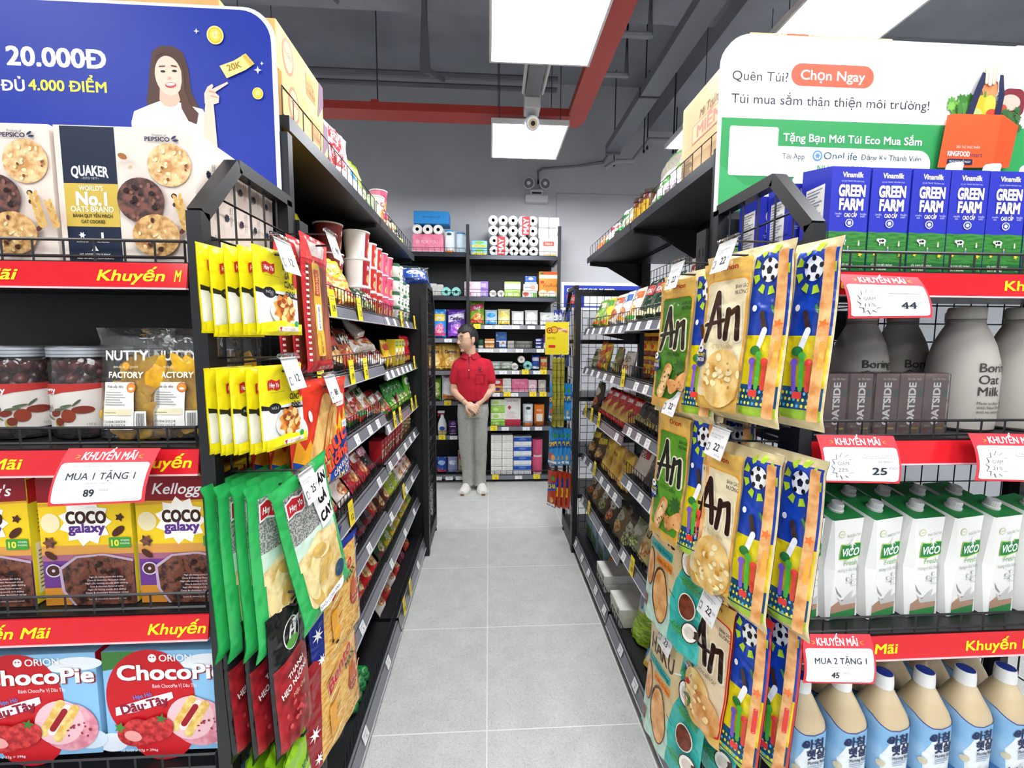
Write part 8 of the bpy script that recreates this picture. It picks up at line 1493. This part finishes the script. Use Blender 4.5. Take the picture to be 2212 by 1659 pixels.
SKN = MOT('#dcab8d', '#e8bda0', 9, 'card', 2); HR = MOT('#090809', '#1d1a18', 160, 'card', 3); SHIRT = M('#c4142f', 'cloth'); TROU = MOT('#a6a59e', '#b3b2ab', 60, 'cloth', 3); SHOE = M('#e6e3dd', 'cloth')
YAW = math.radians(-53); HC = PP(-.2, 4.06, 1.498); HS = 1.07
Rh = Matrix.Rotation(YAW, 3, 'Z') @ Matrix.Rotation(math.radians(4), 3, 'X')
def HP(x, y, z): return Rh @ (Vector((x, y, z)) * HS) + HC        # head space: faces -y, z up, origin at its centre
def headfn(v):
    x, y, z = v
    k = 1.0; X, Y, Z = x * .074, (y if y > 0 or z > .25 else -abs(y) ** (1 - .38 * min(1, (.25 - z) / .6))) * .094, z * .118
    if z < .1:
        t = min(1, (.1 - z) / 1.1); X *= 1 - .34 * t ** 1.4
        Y = Y * (1 - (.1 if y < 0 else .24) * t) - .004 * t
    if y < 0 and abs(z) < .35: Y += .005 * math.exp(-((abs(x) - .42) / .2) ** 2) * math.exp(-((z - .12) / .14) ** 2)
    if y > 0: Y *= 1.05 if z > -.2 else .9
    return Vector((X, Y, Z))
hb_ = B()
def sculpt(fn, b, mat, scale=1.0):
    bm = bmesh.new(); bmesh.ops.create_icosphere(bm, subdivisions=5, radius=1)
    for w in bm.verts: w.co = HP(*(fn(w.co) * scale))
    b.bm(bm, mat, True)
sculpt(headfn, hb_, SKN)
limb(hb_, [(HP(0, -.082, .024), .008), (HP(0, -.094, -.002), .0095), (HP(0, -.104, -.026), .0125)], SKN)      # nose
for s in (-1, 1):
    ball(hb_, HP(s * .0105, -.097, -.03), .0085, SKN, sub=2)
    ball(hb_, HP(s * .076, .008, -.004), .033, SKN, .3, .66, 1.0, Rh, 2); ball(hb_, HP(s * .074, .0, -.03), .012, SKN, .5, .8, 1.0, Rh, 2)                                   # ear
    ball(hb_, HP(s * .034, -.066, -.022), .024, SKN, 1, .6, .8, Rh, 2)                                      # cheekbone
ball(hb_, HP(0, -.084, .036), .05, SKN, .95, .22, .16, Rh, 2)                                              # brow
ball(hb_, HP(0, -.081, -.0535), .02, SKN, 1, .42, .22, Rh, 2); ball(hb_, HP(0, -.079, -.0645), .019, SKN, .95, .45, .26, Rh, 2)   # lips
ball(hb_, HP(0, -.066, -.099), .022, SKN, 1.1, .75, .7, Rh, 2)                                                # chin
limb(hb_, [(PP(-.165, 4.085, 1.3), .06), (PP(-.178, 4.08, 1.37), .056), (HP(0, .018, -.055), .056)], SKN)
loft(hb_, [(-.155, 4.08, .9, .13, .085), (-.156, 4.08, 1.02, .13, .09), (-.155, 4.08, 1.2, .14, .09), (-.158, 4.085, 1.3, .1, .055)], SKN)
# arms: picture-left arm (his right) lies over the other wrist
shL, elL, wrL = PP(-.29, 4.085, 1.262), PP(-.334, 4.06, 1.02), PP(-.215, 3.955, .912)
shR, elR, wrR = PP(-.02, 4.085, 1.262), PP(.028, 4.06, 1.025), PP(-.115, 3.972, .888)
for sh_, el_, wr_ in ((shL, elL, wrL), (shR, elR, wrR)):
    limb(hb_, [(sh_, .04), (sh_.lerp(el_, .5), .041), (el_, .038), (el_.lerp(wr_, .35), .037), (wr_, .0245)], SKN)
def hand(b, wr, d, nrm, spread, curl, side, ln=.088):
    """wr wrist, d finger direction, nrm back-of-hand direction"""
    d = Vector(d).normalized(); n = Vector(nrm); n = (n - d * n.dot(d)).normalized(); s = d.cross(n) * side
    pal = wr + d * .048
    R3 = Matrix((s, d, n)).transposed()
    ball(b, pal, .04, SKN, .98, 1.12, .40, R3, 3); ball(b, wr + d * .02, .027, SKN, .95, 1, .66, R3, 2)
    for i, (off, l) in enumerate(((-.03, .066), (-.0105, .076), (.0095, .071), (.0285, .055))):
        p = pal + d * .036 + s * off; q = d + s * spread * (i - 1.5) * .12; pts = [(p - d * .01, .0098), (p + n * .002, .0096)]
        a = 0
        for j, f in enumerate((.45, .32, .23)):
            a += curl[j]; v = (q.normalized() * math.cos(a) - n * math.sin(a)); p = p + v * l * f; pts.append((p, .0088 - .0009 * j))
        limb(b, pts, SKN, 8)
    p = wr + d * .022 - s * .026; pts = [(p, .0125)]
    for v, l in (((d * .55 - s * .75 - n * .2), .03), ((d * .85 - s * .4 - n * .35), .028), ((d * .95 - s * .05 - n * .4), .022)):
        p = p + v.normalized() * l; pts.append((p, .0108 if len(pts) < 3 else .009))
    limb(b, pts, SKN, 8)
hand(hb_, wrL, (.82, -.22, -.42), (.15, -.9, .35), .5, (.28, .42, .3), -1)
hand(hb_, wrR, (-.72, -.1, -.68), (-.1, -1, .1), .5, (.35, .5, .35), 1)
bodyme = fuse(hb_, .0052, 2, SKN, 'person')
man = bpy.data.objects.new('person', bodyme); COL.objects.link(man)
tag(man, 'man in a red polo shirt standing with hands crossed, looking aside', 'person')
# shirt: torso, sleeves, collar
sb_ = B()
loft(sb_, [(-.152, 4.075, .925, .15, .112), (-.152, 4.075, .95, .152, .114), (-.154, 4.075, 1.04, .148, .116), (-.156, 4.078, 1.15, .156, .118), (-.156, 4.082, 1.23, .162, .11), (-.158, 4.085, 1.285, .142, .09), (-.166, 4.088, 1.325, .095, .07), (-.174, 4.088, 1.345, .072, .062)], SHIRT)
for sh_, el_, sg in ((shL, elL, -1), (shR, elR, 1)):
    limb(sb_, [(sh_ + Vector((-sg * .05, 0, .014)), .056), (sh_ + Vector((-sg * .004, 0, -.004)), .058), (sh_.lerp(el_, .3), .06), (sh_.lerp(el_, .62), .06)], SHIRT)
shirt = fuse(sb_, .0085, 4, SHIRT, 'shirt'); so = bpy.data.objects.new('polo_shirt', shirt); COL.objects.link(so); so.parent = man; so['label'] = 'short sleeved red polo shirt'
def crease(o, st, size):
    """soft cloth folds pushed along the normals"""
    from mathutils import noise
    me = o.data; nn = [tuple(v.normal) for v in me.vertices]
    for v, n in zip(me.vertices, nn):
        p = v.co; k = noise.noise(Vector((p.x / size, p.y / size, p.z / size * .6))) + .5 * noise.noise(Vector((p.x / size * 2.3, p.y / size * 2.3, p.z / size * 1.2 + 7)))
        v.co = p + Vector(n) * (st * .5 * k)
    me.update()
crease(so, .012, .075)
cb_ = B(); base = [PP(-.176 + .068 * math.sin(a), 4.088 - .064 * math.cos(a), 1.34 + .012 * math.cos(a + math.pi)) for a in np.linspace(.25, 6.03, 22)]
topc = [PP(-.18 + .062 * math.sin(a), 4.086 - .058 * math.cos(a), 1.382 + .022 * math.cos(a + math.pi)) for a in np.linspace(.1, 6.18, 22)]
outc = [PP(-.174 + .1 * math.sin(a), 4.088 - .1 * math.cos(a), 1.333 - .02 * max(0, math.cos(a)) ** 2) for a in np.linspace(.3, 5.98, 22)]
v = [tuple(p) for p in base + topc + outc]
cb_.add(v, [(i, i + 1, 22 + i + 1, 22 + i) for i in range(21)] + [(22 + i, 22 + i + 1, 44 + i + 1, 44 + i) for i in range(21)], M('#a81226', 'cloth'), True)
cb_.obj('collar', so)
# small shirt details laid on the front of the cloth
from mathutils.bvhtree import BVHTree
dg_ = bpy.context.evaluated_depsgraph_get(); bpy.context.view_layer.update(); dg_ = bpy.context.evaluated_depsgraph_get()
bv = BVHTree.FromObject(so, dg_)
def onshirt(X, Y, o):
    r_ = []
    for x, z, q in zip(np.atleast_1d(X), np.atleast_1d(Y), np.broadcast_to(o, np.shape(X))):
        h = bv.ray_cast(Vector((x, 3.5, z)), Vector((0, 1, 0)))[0]; r_.append((x, (h.y if h else 4.1) - q, z))
    return np.array(r_)
dt = B(); cx_ = -.163; A = lambda x, z: tuple(PP(x, 4.06, z))[::2]
def pol(*pts): return [A(x - .022, z + .048) for x, z in pts]
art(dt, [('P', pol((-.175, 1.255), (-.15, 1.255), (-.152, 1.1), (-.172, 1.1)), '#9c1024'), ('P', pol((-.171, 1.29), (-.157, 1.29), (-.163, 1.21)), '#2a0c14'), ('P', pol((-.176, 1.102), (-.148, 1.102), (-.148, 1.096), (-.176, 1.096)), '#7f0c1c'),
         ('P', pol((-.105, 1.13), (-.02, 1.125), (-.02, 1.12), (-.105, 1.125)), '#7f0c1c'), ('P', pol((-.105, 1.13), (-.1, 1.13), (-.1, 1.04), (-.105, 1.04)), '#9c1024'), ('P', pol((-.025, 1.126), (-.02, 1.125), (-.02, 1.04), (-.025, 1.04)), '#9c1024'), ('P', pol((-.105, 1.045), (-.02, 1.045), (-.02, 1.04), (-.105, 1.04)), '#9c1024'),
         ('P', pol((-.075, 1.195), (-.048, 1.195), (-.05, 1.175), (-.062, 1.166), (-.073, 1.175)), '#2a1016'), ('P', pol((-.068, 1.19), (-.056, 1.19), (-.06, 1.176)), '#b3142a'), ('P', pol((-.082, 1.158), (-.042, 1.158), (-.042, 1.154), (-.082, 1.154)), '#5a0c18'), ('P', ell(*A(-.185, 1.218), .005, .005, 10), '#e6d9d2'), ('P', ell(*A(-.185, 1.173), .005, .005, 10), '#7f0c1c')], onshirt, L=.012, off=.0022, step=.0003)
dt.obj('shirt_details_print', so)
# trousers and belt
tb = B()
loft(tb, [(-.153, 4.08, .93, .138, .1), (-.153, 4.08, .9, .142, .104), (-.153, 4.085, .83, .15, .112), (-.153, 4.085, .77, .15, .11)], TROU)
for hx, kx, ax in ((-.222, -.22, -.205), (-.084, -.084, -.084)):
    loft(tb, [(hx, 4.085, .85, .078, .1), (hx, 4.085, .74, .078, .094), (kx, 4.08, .5, .064, .078), (ax, 4.1, .25, .055, .066), (ax, 4.105, .12, .052, .062), (ax, 4.1, .095, .054, .064)], TROU)
trou = fuse(tb, .0085, 3, TROU, 'trousers'); to = bpy.data.objects.new('trousers', trou); COL.objects.link(to); to.parent = man; to['label'] = 'grey trousers'; crease(to, .016, .11)
bb_ = B(); loft(bb_, [(-.152, 4.079, .897, .146, .108), (-.152, 4.079, .926, .143, .105)], M('#1b1a1c', 'rubber')); bb_.obj('belt', man)
# shoes
for hx, toe, yaw in ((-.21, -.012, -.22), (-.075, .012, .12)):
    s_ = B(); sl = B(); Rz = Matrix.Rotation(yaw, 3, 'Z'); c0 = PP(hx, 4.1, 0); c0.z = 0
    def SP(x, y, z): return c0 + Rz @ Vector((x, y, z))
    prof = [(.06, .034, .05), (.03, .04, .072), (-.02, .043, .078), (-.07, .047, .062), (-.12, .048, .046), (-.16, .04, .036), (-.185, .024, .026)]
    n = 16; v = []
    for y, hw, ht in prof:
        for t in range(n):
            a = 2 * math.pi * t / n; z = max(.0, math.sin(a)); v.append(tuple(SP(hw * math.cos(a), y, .018 + (ht * z if math.sin(a) > 0 else -.004))))
    s_.add(v, [(i * n + t, i * n + (t + 1) % n, (i + 1) * n + (t + 1) % n, (i + 1) * n + t) for i in range(len(prof) - 1) for t in range(n)] + [list(range(n))[::-1], [(len(prof) - 1) * n + t for t in range(n)]], SHOE, True)
    limb(s_, [(SP(0, .02, .07), .036), (SP(0, .025, .105), .038)], SHOE)
    out = [(hw * 1.1 * s2, y) for s2, seq in ((1, prof), (-1, prof[::-1])) for y, hw, ht in seq]
    out = [(x, y - (.006 if y < -.1 else -.004 if y > .05 else 0)) for x, y in out]; m = len(out)
    sl.add([tuple(SP(x, y, .001)) for x, y in out] + [tuple(SP(x, y, .024)) for x, y in out], [list(range(m)), list(range(m, 2 * m))[::-1]] + [(i, i + m, (i + 1) % m + m, (i + 1) % m) for i in range(m)], M('#dcd6cc', 'rubber'))
    for i in range(4): s_.tube([SP(-.022, -.03 - .02 * i, .088 - .0085 * i), SP(0, -.034 - .02 * i, .0985 - .009 * i), SP(.022, -.03 - .02 * i, .088 - .0085 * i)], .003, M('#f6f4ef', 'cloth'), 6)
    sh = s_.obj('shoe', man); sh['label'] = 'white sneaker'; sl.obj('sole', sh)
    g = B(); g.add([tuple(SP(x, y, z)) for z in (.002, .02) for x, y in ((-.024, -.186), (-.01, -.199), (.01, -.199), (.024, -.186))], [(0, 1, 5, 4), (1, 2, 6, 5), (2, 3, 7, 6), (4, 5, 6, 7)], M('#8a6a44', 'rubber')); g.obj('toe_cap', sh)
# hair, glasses, eyes, brows, lips
hh = B(); bm = bmesh.new(); bmesh.ops.create_icosphere(bm, subdivisions=6, radius=1)
for w in list(bm.verts):
    x, y, z = w.co
    t = min(1, max(0, (y + .3) / .5)); lim = .5 - .92 * t * t * (3 - 2 * t)
    if y < -.3: lim = .5 + .06 * math.sin(9 * x)
    if -.2 < y < -.04 and abs(x) > .5: lim -= .2
    if -.06 < y < .32 and abs(x) > .45: lim = max(lim, .16)
    if z < lim: bm.verts.remove(w)
hv = {}
for w in bm.verts:
    p = headfn(w.co); k = 1.075 + .085 * max(0, w.co.z) + .016 * math.sin(23 * w.co.x + 9 * w.co.y) * math.sin(19 * w.co.y - 7 * w.co.z) + .012 * math.sin(61 * w.co.x + 17 * w.co.z) * math.sin(13 * w.co.y)
    if w.co.y < -.2 and w.co.z > .5: k += .05
    w.co = HP(*(p * k))
inn = [Vector(w.co) * .985 + HC * .015 - (Vector(w.co) - HC).normalized() * .008 for w in bm.verts]
bm.verts.ensure_lookup_table(); bm.verts.index_update()
rim = [(e.verts[0].index, e.verts[1].index) for e in bm.edges if e.is_boundary]
outer = [tuple(w.co) for w in bm.verts]; nf = [[w.index for w in f.verts] for f in bm.faces]; n0 = len(outer); bm.free()
hh.add(outer + [tuple(p) for p in inn], nf + [[i + n0 for i in f[::-1]] for f in nf] + [(a, b, b + n0, a + n0) for a, b in rim], HR, True)
ho = hh.obj('hair', man); ho['label'] = 'short black hair'
for s in (-1, 1):
    eb = B()
    ball(eb, HP(s * .031, -.0775, .0125), .0135, M('#e9e2da', 'gloss'), 1, .55, .42, Rh, 2); ball(eb, HP(s * .031 - .002, -.0845, .0125), .0058, M('#17100d', 'gloss'), 1, .4, .9, Rh, 2)
    limb(eb, [(HP(s * .046, -.0765, .036), .0022), (HP(s * .032, -.0885, .0405), .0032), (HP(s * .016, -.0905, .037), .0026)], M('#1a1412', 'card'), 8)
    limb(eb, [(HP(s * .044, -.0755, .0165), .0012), (HP(s * .031, -.0865, .0195), .0014), (HP(s * .019, -.0845, .0155), .0012)], M('#2a1c16', 'card'), 6)
    eb.obj('eye', man)
lp = B(); ball(lp, HP(0, -.0835, -.0555), .0185, M('#a8604f', 'skin'), 1, .36, .14, Rh, 2); ball(lp, HP(0, -.082, -.0625), .017, M('#b56a58', 'skin'), 1, .38, .2, Rh, 2); lp.obj('mouth', man)
gb = B(); GM = M('#7d7468', 'metal')
for s in (-1, 1):
    gb.tube([HP(s * .033 + .023 * math.cos(a), -.097 + .012 * abs(s * .033 + .023 * math.cos(a)) / .05, .009 + .0165 * math.sin(a)) for a in np.linspace(0, 2 * math.pi, 21)], .0013, GM, 6)
    gb.tube([HP(s * .056, -.085, .014), HP(s * .073, -.03, .016), HP(s * .077, .012, .014)], .0013, GM, 6)
gb.tube([HP(-.01, -.0985, .013), HP(0, -.101, .016), HP(.01, -.0985, .013)], .0012, GM, 6)
gb.obj('glasses', man)
wr_ = B(); d_ = (wrL - elL).normalized(); a_ = d_.cross(Vector((0, 0, 1))).normalized(); c_ = d_.cross(a_); w0 = wrL - d_ * .03
wr_.tube([w0 + (a_ * math.cos(t) + c_ * math.sin(t)) * .0285 for t in np.linspace(0, 2 * math.pi, 21)], .0018, M('#5a2a1f', 'card'), 5); wr_.obj('wrist_string', man)
